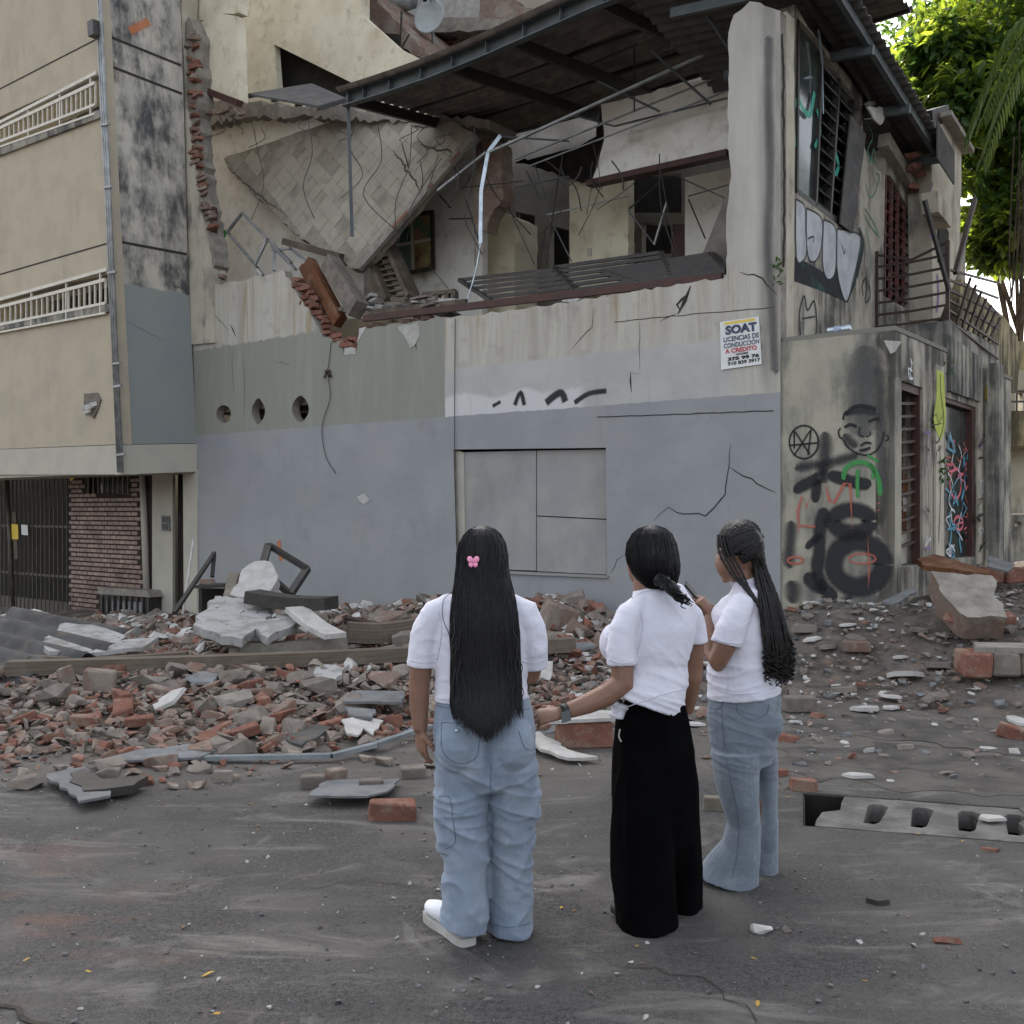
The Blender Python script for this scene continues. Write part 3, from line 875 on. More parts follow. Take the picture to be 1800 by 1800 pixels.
# fallen picture window with coloured panes
pw = thing('picture_window', FA.W(722, 480, -2.7), 'dark framed square window with green and orange panes behind fallen slab', 'window')
q4 = [(690, 384), (756, 374), (758, 470), (694, 482)]
def lerp4(q, u, v):
    ax = q[0][0] + (q[1][0] - q[0][0]) * u; ay = q[0][1] + (q[1][1] - q[0][1]) * u
    bx = q[3][0] + (q[2][0] - q[3][0]) * u; by = q[3][1] + (q[2][1] - q[3][1]) * u
    return (ax + (bx - ax) * v, ay + (by - ay) * v)
for n_, (u0, v0, u1, v1) in (('frame', (-.06, -.05, 1.06, 0.02)), ('frame', (-.06, .98, 1.06, 1.05)), ('frame', (-.06, .02, 0, .98)), ('frame', (1, .02, 1.06, .98)), ('mullion', (.46, .02, .52, .98)), ('mullion', (0, .46, .46, .51)), ('mullion', (.52, .46, 1, .51))):
    wall(n_, FA, [lerp4(q4, u0, v0), lerp4(q4, u1, v0), lerp4(q4, u1, v1), lerp4(q4, u0, v1)], -2.68, -2.74, MT['black_steel'] if n_ == 'frame' else MT['beam'], parent=pw)
PANE = []
for i_, (ca, cb) in enumerate([(rgb(52, 92, 84), rgb(40, 66, 60)), (rgb(150, 110, 84), rgb(60, 110, 88)), (rgb(96, 112, 108), rgb(80, 94, 92)), (rgb(150, 140, 96), rgb(92, 62, 54))]):
    PANE.append(grain_mat('coloured_pane', ca, cb, 3.5, 0.3, 0.4, bump=0.05))
for i_, (u0, v0, u1, v1) in enumerate([(0, .02, .46, .46), (.52, .02, 1, .46), (0, .51, .46, .98), (.52, .51, 1, .98)]):
    wall('pane', FA, [lerp4(q4, u0, v0), lerp4(q4, u1, v0), lerp4(q4, u1, v1), lerp4(q4, u0, v1)], -2.70, -2.72, PANE[i_], parent=pw)

# ---------------------------------------------------------------- canopy roof
BS = [FA.px(622, 187, 0.0)[0] + 0.05, -0.35]
def roof_z(s, d): return 8.2 + 0.12 * d + 0.02 * (7.2 - s) + 0.06 * math.sin(s * 0.9)
mb = MB()
nd, ns = 120, 26
vv = []; ff = []; uu = []
for j in range(nd + 1):
    d = -0.35 + 4.3 * j / nd
    for i in range(ns + 1):
        s = BS[0] + (BS[1] - BS[0]) * i / ns
        z = roof_z(s, d) + 0.13 + 0.034 * math.sin(d * 2 * math.pi / 0.21)
        vv.append(FA.w(s, z, -d)); uu.append((s, d))
for j in range(nd):
    for i in range(ns):
        a = j * (ns + 1) + i
        ff.append((a, a + 1, a + ns + 2, a + ns + 1))
mb.add(vv, ff, uu, 0, True)
roof = mb.obj('roof', MT['sheet'], house)
def roof_pt(s, d, dz=0.0): return FA.w(s, roof_z(s, d) + dz, -d)
mb = MB()
NB = 8
for i in range(NB):          # channel: web and two flanges, following the sag
    s0 = BS[0] + (BS[1] - BS[0]) * i / NB; s1 = BS[0] + (BS[1] - BS[0]) * (i + 1) / NB
    beam(mb, roof_pt(s0, -0.12), roof_pt(s1, -0.12), 0.02, 0.21)
    beam(mb, roof_pt(s0, -0.17, 0.105), roof_pt(s1, -0.17, 0.105), 0.12, 0.016)
    beam(mb, roof_pt(s0, -0.17, -0.105), roof_pt(s1, -0.17, -0.105), 0.12, 0.016)
mb.obj('front_beam', MT['steel'], roof)
for x in (628, 655, 700, 755, 810, 870, 935, 1000, 1075):
    s = FA.px(x, 150)[0]
    mb = MB(); beam(mb, roof_pt(s, -0.17, -0.1), roof_pt(s, -0.17, 0.1), 0.09, 0.012, up=U); mb.obj('stiffener', MT['steel'], roof)
for x, y in ((626, 188), (800, 140), (908, 88), (1062, 30), (1230, -30)):
    s = FA.px(x, y)[0]
    mb = MB()
    beam(mb, roof_pt(s, -0.1, -0.02), roof_pt(s, 3.9, -0.02), 0.07, 0.17); mb.obj('rafter', MT['black_steel'], roof)
for d in (1.3, 2.6, 3.8):
    mb = MB(); beam(mb, roof_pt(BS[0], d, 0.08), roof_pt(BS[1], d, 0.08), 0.05, 0.05); mb.obj('purlin', MT['black_steel'], roof)
mb = MB(); beam(mb, roof_pt(BS[0] - 0.02, -0.1, 0.0), FA.W(619, 415, 0.05), 0.055, 0.055); mb.obj('hanging_strut', MT['steel'], roof)
# end cap sheet edge
# loose ceiling rods: (px, px, o, o, w, mat)
RODS = [((1265, 84), (860, 268), -1.4, -1.0, 0.05, 'alu_dull'), ((1275, 130), (905, 280), -2.0, -1.4, 0.03, 'alu_dull'), ((1278, 160), (930, 292), -2.2, -1.6, 0.025, 'alu_dull'),
        ((880, 240), (1000, 248), -1.2, -1.6, 0.03, 'steel'), ((1050, 143), (1160, 196), -1.2, -1.7, 0.035, 'steel'), ((1145, 90), (1250, 184), -1.0, -1.6, 0.035, 'steel'),
        ((1243, 28), (1280, 84), -0.6, -0.8, 0.035, 'steel'), ((1115, 80), (1115, 196), -1.6, -1.6, 0.03, 'black_steel'), ((1040, 112), (1120, 78), -1.6, -1.4, 0.025, 'black_steel'),
        ((1000, 200), (1080, 222), -1.8, -2.0, 0.03, 'steel'), ((1080, 222), (1280, 172), -2.0, -2.1, 0.03, 'steel'), ((770, 335), (855, 268), -1.2, -1.2, 0.05, 'alu_dull'),
        ((790, 385), (828, 384), -2.4, -2.4, 0.03, 'black_steel'), ((772, 342), (792, 366), -2.0, -2.2, 0.03, 'black_steel'), ((905, 330), (1000, 310), -2.0, -2.2, 0.025, 'steel'),
        ((925, 300), (1005, 460), -2.6, -2.9, 0.03, 'steel'), ((960, 378), (1105, 345), -2.4, -2.8, 0.022, 'alu_dull'), ((940, 290), (970, 380), -2.4, -2.6, 0.022, 'steel'),
        ((1104, 370), (1150, 430), -2.6, -2.8, 0.03, 'steel'), ((1150, 430), (1172, 355), -2.6, -2.6, 0.03, 'alu_dull'), ((1210, 350), (1240, 420), -2.8, -3.0, 0.022, 'black_steel'),
        ((1105, 368), (1160, 320), -3.4, -3.6, 0.03, 'steel'), ((1190, 310), (1280, 350), -2.6, -2.2, 0.03, 'black_steel'), ((1210, 345), (1280, 325), -2.8, -2.6, 0.02, 'black_steel'),
        ((816, 330), (920, 318), -2.0, -2.2, 0.022, 'black_steel'), ((940, 520), (960, 395), -2.8, -3.0, 0.012, 'black_steel'), ((757, 470), (815, 540), -2.0, -0.8, 0.012, 'black_steel')]
for p0, p1, o0, o1, w, m_ in RODS:
    mb = MB(); beam(mb, FA.W(p0[0], p0[1], o0), FA.W(p1[0], p1[1], o1), w, w * 0.7); mb.obj('ceiling_rod', MT[m_], roof)
# bright bent aluminium strip
st = [(880, 238), (858, 268), (846, 335), (845, 392), (845, 428), (838, 470), (830, 500), (820, 530)]
mb = MB()
for i in range(len(st) - 1):
    beam(mb, FA.W(st[i][0], st[i][1], -1.0), FA.W(st[i + 1][0], st[i + 1][1], -1.0), (0.075 if i < 4 else 0.02), 0.012, up=FA.N)
tag(mb.obj('hanging_metal_strip', MT['alu']), 'bright bent aluminium strip dangling from the wrecked ceiling', 'metal strip')

# rear corner of the canopy: dark sheet hanging (torn ceiling)
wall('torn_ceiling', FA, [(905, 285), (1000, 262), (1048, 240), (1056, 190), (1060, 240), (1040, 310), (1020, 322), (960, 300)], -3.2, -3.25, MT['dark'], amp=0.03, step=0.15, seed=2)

# ---------------------------------------------------------------- fallen tiled floor slab
TL = Frame(FA.w(9.0, 8.4, -1.9), U, (Vector((0, 0, 1)) - FA.N * 0.36).normalized())
if TL.N.y > 0: TL.N = -TL.N
fs_px = [(386, 262), (388, 243), (405, 218), (450, 208), (494, 207), (505, 200), (520, 198), (536, 210), (545, 205), (562, 212), (575, 208), (600, 214), (632, 216), (650, 212), (662, 210), (700, 212), (740, 210), (800, 214), (836, 236),
         (782, 300), (740, 350), (700, 395), (650, 455), (628, 472), (612, 468), (590, 452), (560, 436), (520, 412), (480, 372), (440, 335), (400, 292)]
MT['slab_bed'] = grain_mat('dusty_tile_bed', rgb(140, 133, 121), rgb(122, 116, 106), 3, 0.92, 0.12, bump=0.6, fine=40, dirt=rgb(104, 98, 90), dist=0.01)
slab = thing('fallen_floor_slab', TL.W(620, 470), 'large tiled concrete floor slab hanging tilted in the opening', 'slab')
so = jag(TL.pxs(fs_px), 0.035, 0.13, 9, True)
mb = MB(); prism(mb, TL, so, 0.0, -0.16); mb.obj('concrete', MT['slab_bed'], slab)
def inside(p, poly):
    x, y = p; c_ = False; n = len(poly)
    for i in range(n):
        x1, y1 = poly[i]; x2, y2 = poly[i - 1]
        if (y1 > y) != (y2 > y) and x < (x2 - x1) * (y - y1) / (y2 - y1) + x1: c_ = not c_
    return c_
d1 = Vector((TL.px(640, 470)[0] - TL.px(836, 236)[0], TL.px(640, 470)[1] - TL.px(836, 236)[1])).normalized()
d2 = Vector((-d1.y, d1.x))
T0 = Vector(TL.px(625, 466))
ts = 0.285
oc = 0.10
def tile_mesh(pts, h=0.007):
    bm = bmesh.new()
    M3 = [TL.A * p[0] + TL.B * p[1] for p in pts]
    lo = [bm.verts.new(q) for q in M3]; hi = [bm.verts.new(q * 0.985 + TL.N * h) for q in M3]
    bm.faces.new(hi); n = len(pts)
    for i in range(n): bm.faces.new((lo[i], lo[(i + 1) % n], hi[(i + 1) % n], hi[i]))
    bmesh.ops.recalc_face_normals(bm, faces=bm.faces[:])
    me = bpy.data.meshes.new('tile'); bm.to_mesh(me); bm.free(); me.materials.append(MT['tile'])
    return me
k_ = ts / 2 * 0.985; c_ = k_ * (1 - oc * 1.35)
octo = [d1 * x + d2 * y for x, y in ((k_, -c_), (k_, c_), (c_, k_), (-c_, k_), (-k_, c_), (-k_, -c_), (-c_, -k_), (c_, -k_))]
sq_ = (k_ - c_) * 0.93
dia = [d1 * x + d2 * y for x, y in ((sq_, 0), (0, sq_), (-sq_, 0), (0, -sq_))]
OCT, DIA = tile_mesh(octo), tile_mesh(dia)
for i in range(-22, 23):
    for j in range(-22, 23):
        for me, off, ring in ((OCT, 0.0, octo), (DIA, 0.5, dia)):
            c2 = T0 + d1 * ((i + off) * ts) + d2 * ((j + off) * ts)
            if not all(inside((c2.x + q.x * 1.25, c2.y + q.y * 1.25), so) for q in ring): continue
            if noise.noise(Vector((c2.x * 1.6, c2.y * 1.6, 4.2))) > 0.34: continue
            place(me, 'tile', Matrix.Translation(TL.w(c2.x, c2.y, -0.004 + RND.uniform(0, 0.005))) @ Euler((RND.uniform(-.005, .005), RND.uniform(-.005, .005), RND.uniform(-.012, .012))).to_matrix().to_4x4(), slab)
# raw edge on the right: a raised concrete kerb with red paint remains
mb = MB(); beam(mb, TL.W(832, 240, 0.02), TL.W(630, 470, 0.02), 0.2, 0.07, up=TL.N); mb.obj('edge_kerb', MT['concrete'], slab)
for a, b in (((808, 266), (790, 286)), ((716, 372), (690, 400)), ((760, 322), (752, 330))):
    mb = MB(); beam(mb, TL.W(a[0], a[1], 0.062), TL.W(b[0], b[1], 0.062), 0.07, 0.012, up=TL.N); mb.obj('brick_patch', MT['brick'], slab)
def slab_crack(pts, w, seed):
    mb = MB(); ribbon(mb, TL, jag(TL.pxs(pts), 0.03, 0.08, seed), w, 0.016, True); mb.obj('crack', MT['crack'], slab)
slab_crack([(692, 265), (705, 285), (730, 320), (740, 345)], 0.03, 1); slab_crack([(735, 250), (760, 262), (812, 270)], 0.03, 2); slab_crack([(720, 222), (745, 226), (765, 220)], 0.035, 3)
slab_crack([(400, 295), (440, 330), (470, 355), (500, 375)], 0.03, 4)

# ---------------------------------------------------------------- things lying in the opening
lad = thing('bent_metal_frame', FA.W(415, 480, -0.9), 'bent bluish tubular metal frame leaning against white wall', 'metal frame')
for a, b in (((426, 374), (400, 408)), ((400, 408), (452, 470)), ((426, 374), (470, 420)), ((470, 420), (449, 464)), ((470, 420), (512, 462)), ((452, 470), (462, 484)), ((480, 440), (510, 436)), ((510, 436), (540, 462)), ((478, 432), (520, 474)), ((482, 440), (482, 476))):
    mb = MB(); beam(mb, FA.W(a[0], a[1], -0.9), FA.W(b[0], b[1], -0.8), 0.055, 0.04); mb.obj('bar', MT['alu_dull'], lad)
mb = MB(); prism(mb, FA, FA.pxs(ell(393, 411, 5, 8, 10), -1.6), -1.6, -1.605)
tag(mb.obj('leaf_decal', MT['green_spray'] if False else grain_mat('green_decal', rgb(52, 140, 70), rgb(44, 124, 62), 5, bump=0)), 'small bright green leaf shaped sticker on white wall', 'sticker')
def timber(name, a, b, oa, ob, w, h, mat, label, cat='timber'):
    mb = MB(); beam(mb, FA.W(a[0], a[1], oa), FA.W(b[0], b[1], ob), w, h, up=FA.N)
    tag(mb.obj(name, MT[mat]), label, cat)
timber('timber_post', (543, 462), (598, 566), -0.45, -0.2, 0.22, 0.16, 'timber', 'thick brown timber post fallen through the notch')
timber('timber_board', (530, 468), (575, 562), -0.6, -0.3, 0.12, 0.05, 'timber', 'thin dark timber board behind the brown post')
timber('concrete_beam', (580, 462), (630, 545), -0.5, -0.15, 0.3, 0.24, 'chunk', 'short broken concrete beam beside brown timber post', 'beam')
timber('roof_timber', (500, 425), (600, 452), -1.0, -0.9, 0.12, 0.12, 'drawer_wood', 'dark dusty timber under the left edge of the slab')
cab = thing('fallen_drawer_unit', FA.W(680, 520, -1.3), 'dusty wooden slatted drawer unit tipped under slab tip', 'drawer unit')
mb = MB(); beam(mb, FA.W(650, 440, -1.5), FA.W(690, 530, -1.0), 0.08, 0.3, up=FA.N); mb.obj('side_panel', MT['drawer_wood'], cab)
mb = MB(); beam(mb, FA.W(685, 430, -1.5), FA.W(728, 525, -1.0), 0.08, 0.3, up=FA.N); mb.obj('side_panel', MT['drawer_wood'], cab)
for k in range(9):
    t = k / 8
    mb = MB(); beam(mb, FA.W(655 + 36 * t, 448 + 74 * t, -1.45 + .45 * t), FA.W(690 + 36 * t, 440 + 76 * t, -1.45 + .45 * t), 0.03, 0.075, up=FA.N); mb.obj('slat', MT['plank'], cab)
cr = thing('wooden_crate', FA.W(770, 535, -1.2), 'small yellowish wooden crate on the floor behind the sill', 'crate')
for a, b in (((745, 518), (800, 512)), ((800, 512), (800, 535)), ((745, 518), (745, 538)), ((770, 516), (770, 536)), ((787, 514), (787, 536)), ((745, 532), (800, 528))):
    mb = MB(); beam(mb, FA.W(a[0], a[1], -1.2), FA.W(b[0], b[1], -1.2), 0.07, 0.09, up=FA.N); mb.obj('slat', MT['plank'], cr)
for k in range(26):
    x = RND.uniform(600, 790); y = RND.uniform(528, 556) - (x - 600) * .03; L = RND.uniform(12, 34); a = RND.uniform(-.5, .9)
    mb = MB(); beam(mb, FA.W(x, y, -RND.uniform(.1, .8)), FA.W(x + L * math.cos(a), y - L * math.sin(a) * .7, -RND.uniform(.1, .8)), RND.uniform(.03, .14), RND.uniform(.015, .06))
    tag(mb.obj('splintered_board', MT[RND.choice(['drawer_wood', 'plaster', 'chunk', 'plank', 'plate'])]), 'splintered board piece jumbled at the torn sill below the slab', 'board piece', 'board pieces at the sill')
timber('window_rail', (640, 560), (1270, 487), 0.0, -0.1, 0.1, 0.07, 'brown', 'long dark brown window rail lying along the torn sill', 'rail')
timber('floor_plank', (655, 553), (820, 535), -0.25, -0.3, 0.16, 0.06, 'drawer_wood', 'dusty dark plank lying across rubble at the sill', 'plank')

def grille(name, label, tl, tr, br, bl, oT, oB, n, mat, cross=(), w=0.05):
    t_ = thing(name, FA.W(*bl, oB), label, 'grille')
    def pt(u, v):
        a = FA.W(tl[0] + (tr[0] - tl[0]) * u, tl[1] + (tr[1] - tl[1]) * u, oT)
        b = FA.W(bl[0] + (br[0] - bl[0]) * u, bl[1] + (br[1] - bl[1]) * u, oB)
        return a.lerp(b, v)
    for k in range(n):
        mb = MB(); beam(mb, pt(0, k / (n - 1)), pt(1, k / (n - 1)), w, w); mb.obj('bar', MT[mat], t_)
    for u in cross:
        mb = MB(); beam(mb, pt(u, 0), pt(u, 1), w * 1.5, w * 1.1); mb.obj('cross_bar', MT[mat], t_)
    return t_
grille('fallen_window_grille', 'dark horizontal bar grille lying flat behind the sill', (808, 492), (975, 474), (1018, 512), (868, 532), -1.5, -0.5, 6, 'black_steel', (0, 1.0))
grille('window_grille', 'second bar grille, upper one overlapping to the pale wall', (975, 470), (1162, 444), (1180, 486), (1010, 510), -1.6, -0.5, 6, 'black_steel', (0.0, 1.0))
grille('louvred_shutter', 'dark closely slatted shutter lying beside corner column', (1060, 478), (1250, 448), (1276, 476), (1130, 502), -1.2, -0.35, 9, 'black_steel', (0, 1), 0.07)
# ================================================================ lettering helper
def text_part(txt, fr, quad, mat, parent, o=0.012, bold=0.015, name='lettering'):
    cu = bpy.data.curves.new('lettering', 'FONT'); cu.body = txt; cu.size = 1.0; cu.offset = bold; cu.resolution_u = 3
    to = bpy.data.objects.new('lettering_src', cu); COL.objects.link(to)
    dg = bpy.context.evaluated_depsgraph_get(); dg.update()
    me = bpy.data.meshes.new_from_object(to.evaluated_get(dg))
    bpy.data.objects.remove(to); bpy.data.curves.remove(cu)
    xs = [v.co.x for v in me.vertices]; ys = [v.co.y for v in me.vertices]
    x0, x1, y0, y1 = min(xs), max(xs), min(ys), max(ys)
    for v in me.vertices:
        p = lerp4(quad, (v.co.x - x0) / (x1 - x0), 1 - (v.co.y - y0) / (y1 - y0))
        v.co = fr.W(p[0], p[1], o)
    me.materials.clear(); me.materials.append(mat)
    ob = bpy.data.objects.new(name, me); link(ob, parent)
    return ob

PQ = [(1265.5, 566), (1334, 556), (1339, 640), (1267.5, 650)]
poster = thing('wall_poster', FA.W(1302, 645), 'white SOAT poster pasted high on the wall beside corner', 'poster')
mb = MB()
vv = []; ff = []; uu = []
for j in range(9):
    for i in range(9):
        p = lerp4(PQ, i / 8, j / 8)
        edge = max(abs(i - 4), abs(j - 4)) == 4
        vv.append(FA.W(p[0], p[1], 0.006 + (0.006 * ((i * 3 + j) % 3) if edge else 0.001))); uu.append((i / 8, j / 8))
for j in range(8):
    for i in range(8):
        a = j * 9 + i; ff.append((a, a + 1, a + 10, a + 9))
mb.add(vv, ff, uu, 0, True); mb.obj('paper', MT['paper'], poster)
def pq(u0, v0, u1, v1): return [lerp4(PQ, u0, v0), lerp4(PQ, u1, v0), lerp4(PQ, u1, v1), lerp4(PQ, u0, v1)]
wall('yellow_band', FA, pq(.1, .025, .9, .075), 0.0085, 0.0078, MT['yellow'], parent=poster)
for txt, q, m_, b_ in (('SOAT', (.13, .10, .93, .29), 'ink_navy', .05), ('LICENCIAS DE', (.08, .33, .97, .435), 'ink_navy', .02), ('CONDUCCI\u00d3N', (.08, .44, .97, .565), 'ink_navy', .02),
                       ('A CREDITO', (.11, .585, .90, .68), 'ink_red', .03), ('INFORMES', (.38, .70, .68, .745), 'ink_black', .02), ('375 99 76', (.17, .765, .95, .84), 'ink_black', .05), ('310 839 3917', (.17, .86, .97, .94), 'ink_black', .04)):
    text_part(txt, FA, pq(*q), MT[m_], poster, 0.0135, b_)

# ================================================================ apartment block on the left
apt = thing('apartment_building', KB + Vector((0, 0, -3.0)), 'beige apartment block with white balcony railings, mould streaked side', 'building')
def apart(name, fr, px, o0, o1, mat, holes=(), **k): return wall(name, fr, px, o0, o1, mat, holes, parent=apt, **k)
OP1 = [(-60, 232), (173, 126), (176, 194), (-60, 276)]
OP2 = [(-60, 540), (189, 482), (192, 546), (-60, 588)]
fw = apart('front_wall', LF, [(-260, 800), (205, 781), (214, 781), (160, -300), (-260, -300)], 0.0, -0.2, MT['beige'], holes=[OP1, OP2])
apart('band', LF, [(-260, 835), (215, 834), (211.5, 782), (-260, 800)], 0.03, -0.25, MT['beam'])
apart('upper_storeys', LF, [(0, 10.6), (0, 19), (14, 19), (14, 10.6)], 0.0, -0.2, MT['beige'], ab=True) if False else None
sw = apart('side_wall', RF, [(215, 781), (346, 779), (330, 470), (322, 150), (307, -300), (160, -300)], 0.0, -0.2, MT['mould'])
apart('band', RF, [(215, 834), (346, 829), (346, 780), (215, 782)], 0.02, -0.25, MT['beam'])
wz = [LF.w(0, 0, -0.02), LF.w(16, 0, -0.02), LF.w(16, 0, -2.2), LF.w(0, 0, -2.2)]
mb = MB(); mb.add([p + Vector((0, 0, 0.01)) for p in wz] + [p + Vector((0, 0, 0.15)) for p in wz], [(0, 1, 2, 3), (7, 6, 5, 4), (0, 4, 5, 1), (1, 5, 6, 2), (2, 6, 7, 3), (3, 7, 4, 0)])
mb.obj('soffit', MT['beam'], apt)
def groove(fr, a, b, par, w=0.035):
    mb = MB(); p, q = fr.px(*a), fr.px(*b); ribbon(mb, fr, [p, q], w, 0.004); mb.obj('groove', MT['crack'], par)
for a, b in (((-40, 177), (168, 70)), ((-40, 494), (189, 428))): groove(LF, a, b, fw, 0.03)
for a, b in (((184, 61), (318, 115)), ((188, 114), (320, 165)), ((205, 424), (328, 447))): groove(RF, a, b, sw, 0.05)
crack([(211, 556), (225, 565), (262, 586), (290, 600)], 0.012, RF, sw, 0.015, 31)
crack([(300, 500), (328, 510)], 0.02, RF, sw, 0.02, 32)
mb = MB(); ribbon(mb, RF, smooth_line(RF.pxs([(228, 55), (245, 46), (262, 38)]), 5), 0.2, 0.005); mb.obj('brick_scar', MT['orange_spray'], sw)
# balconies
for OP, rt0, rt1, rb0, rb1, sl0, sl1 in ((OP1, (0, 226), (168, 146), (0, 249), (170, 184), (0, 273), (176, 206)), (OP2, (0, 540), (186, 492), (0, 571), (187, 533), (0, 580), (191, 548))):
    a0, a1 = LF.px(OP[1][0], OP[1][1]), LF.px(OP[0][0], OP[0][1])
    b2, b3 = LF.px(OP[2][0], OP[2][1]), LF.px(OP[3][0], OP[3][1])
    zt = 0.5 * (a0[1] + a1[1]); zb = 0.5 * (b2[1] + b3[1])
    # recess: back wall with glass, ceiling and floor
    apart('balcony_back', LF, [(a0[0] - 0.1, zb - 0.6), (a1[0] + 3, zb - 0.6), (a1[0] + 3, zt + 0.9), (a0[0] - 0.1, zt + 0.9)], -1.2, -1.3, MT['int_cream'], ab=True)
    for k in range(3):
        c0 = a0[0] + 0.3 + k * 1.35
        apart('window', LF, [(c0, zb + 0.1), (c0 + 1.15, zb + 0.1), (c0 + 1.15, zt + 0.15), (c0, zt + 0.15)], -1.16, -1.2, MT['glass'], ab=True)
        apart('window_mullion', LF, [(c0 + 0.55, zb + 0.1), (c0 + 0.6, zb + 0.1), (c0 + 0.6, zt + 0.15), (c0 + 0.55, zt + 0.15)], -1.14, -1.16, MT['railing_white'], ab=True)
    mb = MB(); prism(mb, LF, LF.pxs([(-60, sl0[1] - 15 + (sl0[1] - sl1[1]) * .33), (sl1[0], sl1[1] - 14), (sl1[0], sl1[1]), (-60, sl0[1] + (sl0[1] - sl1[1]) * .33)], 0.06), 0.06, -1.2)
    mb.obj('balcony_slab', MT['grey_old'], apt)
    rl = None
    def RP(u, v, o=0.05):
        x = rt0[0] + (rt1[0] - rt0[0]) * u
        yt = rt0[1] + (rt1[1] - rt0[1]) * u; yb = rb0[1] + (rb1[1] - rb0[1]) * u
        return LF.W(x, yt + (yb - yt) * v, o)
    mb = MB(); beam(mb, RP(-0.35, 0), RP(1, 0), 0.05, 0.06); beam(mb, RP(-0.35, 1), RP(1, 1), 0.04, 0.05); beam(mb, RP(-0.35, 1.42), RP(1.0, 1.42), 0.04, 0.035); beam(mb, RP(-0.35, -0.42), RP(1.02, -0.42), 0.06, 0.06)
    rl = mb.obj('railing', MT['railing_white'], apt)
    for k in range(27):
        u = -0.3 + 1.3 * k / 26
        mb = MB(); beam(mb, RP(u, 0), RP(u, 1), 0.03, 0.03, up=LF.N); mb.obj('bar', MT['railing_white'], rl)
    for u in (-0.1, 0.3, 0.63, 0.95):
        mb = MB(); beam(mb, RP(u, -0.42), RP(u, 1.45), 0.035, 0.035, up=LF.N); mb.obj('post', MT['railing_white'], rl)
    mb = MB()
    for v in (0.1, 0.4, 0.7): beam(mb, RP(1, v), RP(1, v, -0.5), 0.03, 0.03)
    mb.obj('end_rail', MT['railing_white'], rl)
# conduits down the corner
mb = MB()
for k, dx in enumerate((-5.0, -1.5, 2.0)):
    y0 = -60 if k != 0 else 45
    x0 = 172 + (y0 + 60) * 43 / 893
    tube(mb, [LF.W(x0 + dx, y0, 0.06), LF.W(190 + dx, 315, 0.06), LF.W(213 + dx, 830, 0.06)], 0.024, 7)
mb.obj('conduit', MT['alu_dull'], apt)
mb = MB()
for y in (220, 330, 480, 640, 680, 800):
    x = 172 + (y + 60) * 43 / 893; beam(mb, LF.W(x - 8, y, 0.08), LF.W(x + 6, y - 2, 0.08), 0.05, 0.04)
mb.obj('conduit_clip', MT['alu_dull'], apt)
mb = MB(); box(mb, LF.W(168, 52, 0.1), LF.A * 0.09, LF.N * 0.1, LF.B * 0.13); mb.obj('junction_box', MT['black_steel'], apt)
# broken vent on the front
sc = apart('vent_scar', LF, [(148, 692), (170, 690), (176, 702), (172, 716), (164, 736), (154, 722), (147, 710)], 0.03, 0.0, MT['chunk'], amp=0.02, step=0.1)
mb = MB()
for k in range(6):
    q = LF.W(RND.uniform(150, 172), RND.uniform(705, 728), 0.05); d = 0.06
    box(mb, q, Vector((d, 0, RND.uniform(-.03, .03))), Vector((0, d * .7, 0)), Vector((RND.uniform(-.03, .03), 0, d * .6)))
mb.obj('broken_plaster', MT['plaster'], apt)

# ---- recessed ground floor
GO = -0.35
GZ = -1.2
def gx(x): return FA.px(x, 950, GO)[0]
bw = apart('brick_wall', FA, [(gx(268), GZ), (gx(268), 2.6), (gx(122), 2.6), (gx(122), GZ)], GO, GO - 0.2, MT['mortar'], ab=True,
           holes=[FA.pxs([(154, 820), (228, 820), (228, 870), (154, 866)], GO), FA.pxs([(177, 1046), (246, 1052), (246, 1090), (177, 1086)], GO)])
wb = MB(); ax_ = (0.215, 0.05, 0.066)
box(wb, (0, 0, 0), Vector((ax_[0] / 2, 0, 0)), Vector((0, ax_[1] / 2, 0)), Vector((0, 0, ax_[2] / 2)))
wbm = brick_mesh('brick', 0.205, 0.05, 0.07, 'brick_wall', 3, 0, 0.002)
wbh = brick_mesh('brick', 0.095, 0.05, 0.07, 'brick_wall', 4, 0, 0.002)
M3 = Matrix((FA.A, -FA.N, FA.B)).transposed().to_4x4()
hz = [FA.pxs([(150, 815), (232, 815), (232, 872), (150, 870)], GO), FA.pxs([(174, 1034), (268, 1040), (268, 1094), (174, 1090)], GO), FA.pxs([(247, 800), (262, 800), (264, 1042), (250, 1042)], GO)]
nb = 0
row = 0; z = -0.78
while z < 2.35:
    a = gx(266) + 0.11 + (0.11 if row % 2 else 0.0)
    while a < gx(124):
        if not any(inside((a, z), h) for h in hz) and nb < 600:
            place(wbm, 'brick', Matrix.Translation(FA.w(a, z, GO + 0.008 + RND.uniform(0, 0.006))) @ M3, bw); nb += 1
        a += 0.222
    z += 0.098; row += 1
def grating(x0, x1, y0, y1, n, par, o=GO + 0.05, mat='black_steel'):
    for k in range(n):
        x = x0 + (x1 - x0) * k / (n - 1)
        mb = MB(); beam(mb, FA.W(x, y0, o), FA.W(x, y1, o), 0.035, 0.035, up=FA.N); mb.obj('bar', MT[mat], par)
gw = apart('window', FA, [(154, 820), (228, 820), (228, 870), (154, 866)], GO - 0.15, GO - 0.18, MT['glass']); grating(156, 226, 822, 868, 9, gw, mat='bar_gold')
bx_ = MB(); prism(bx_, FA, FA.pxs([(176, 1044), (266, 1050), (266, 1088), (176, 1086)], GO + 0.25), GO + 0.25, GO + 0.01)
bxo = bx_.obj('meter_box', MT['black_steel'], apt)
mb = MB(); prism(mb, FA, FA.pxs([(174, 1032), (262, 1038), (268, 1050), (176, 1044)], GO + 0.27), GO + 0.3, GO + 0.01); mb.obj('meter_box_lid', MT['concrete'], apt)
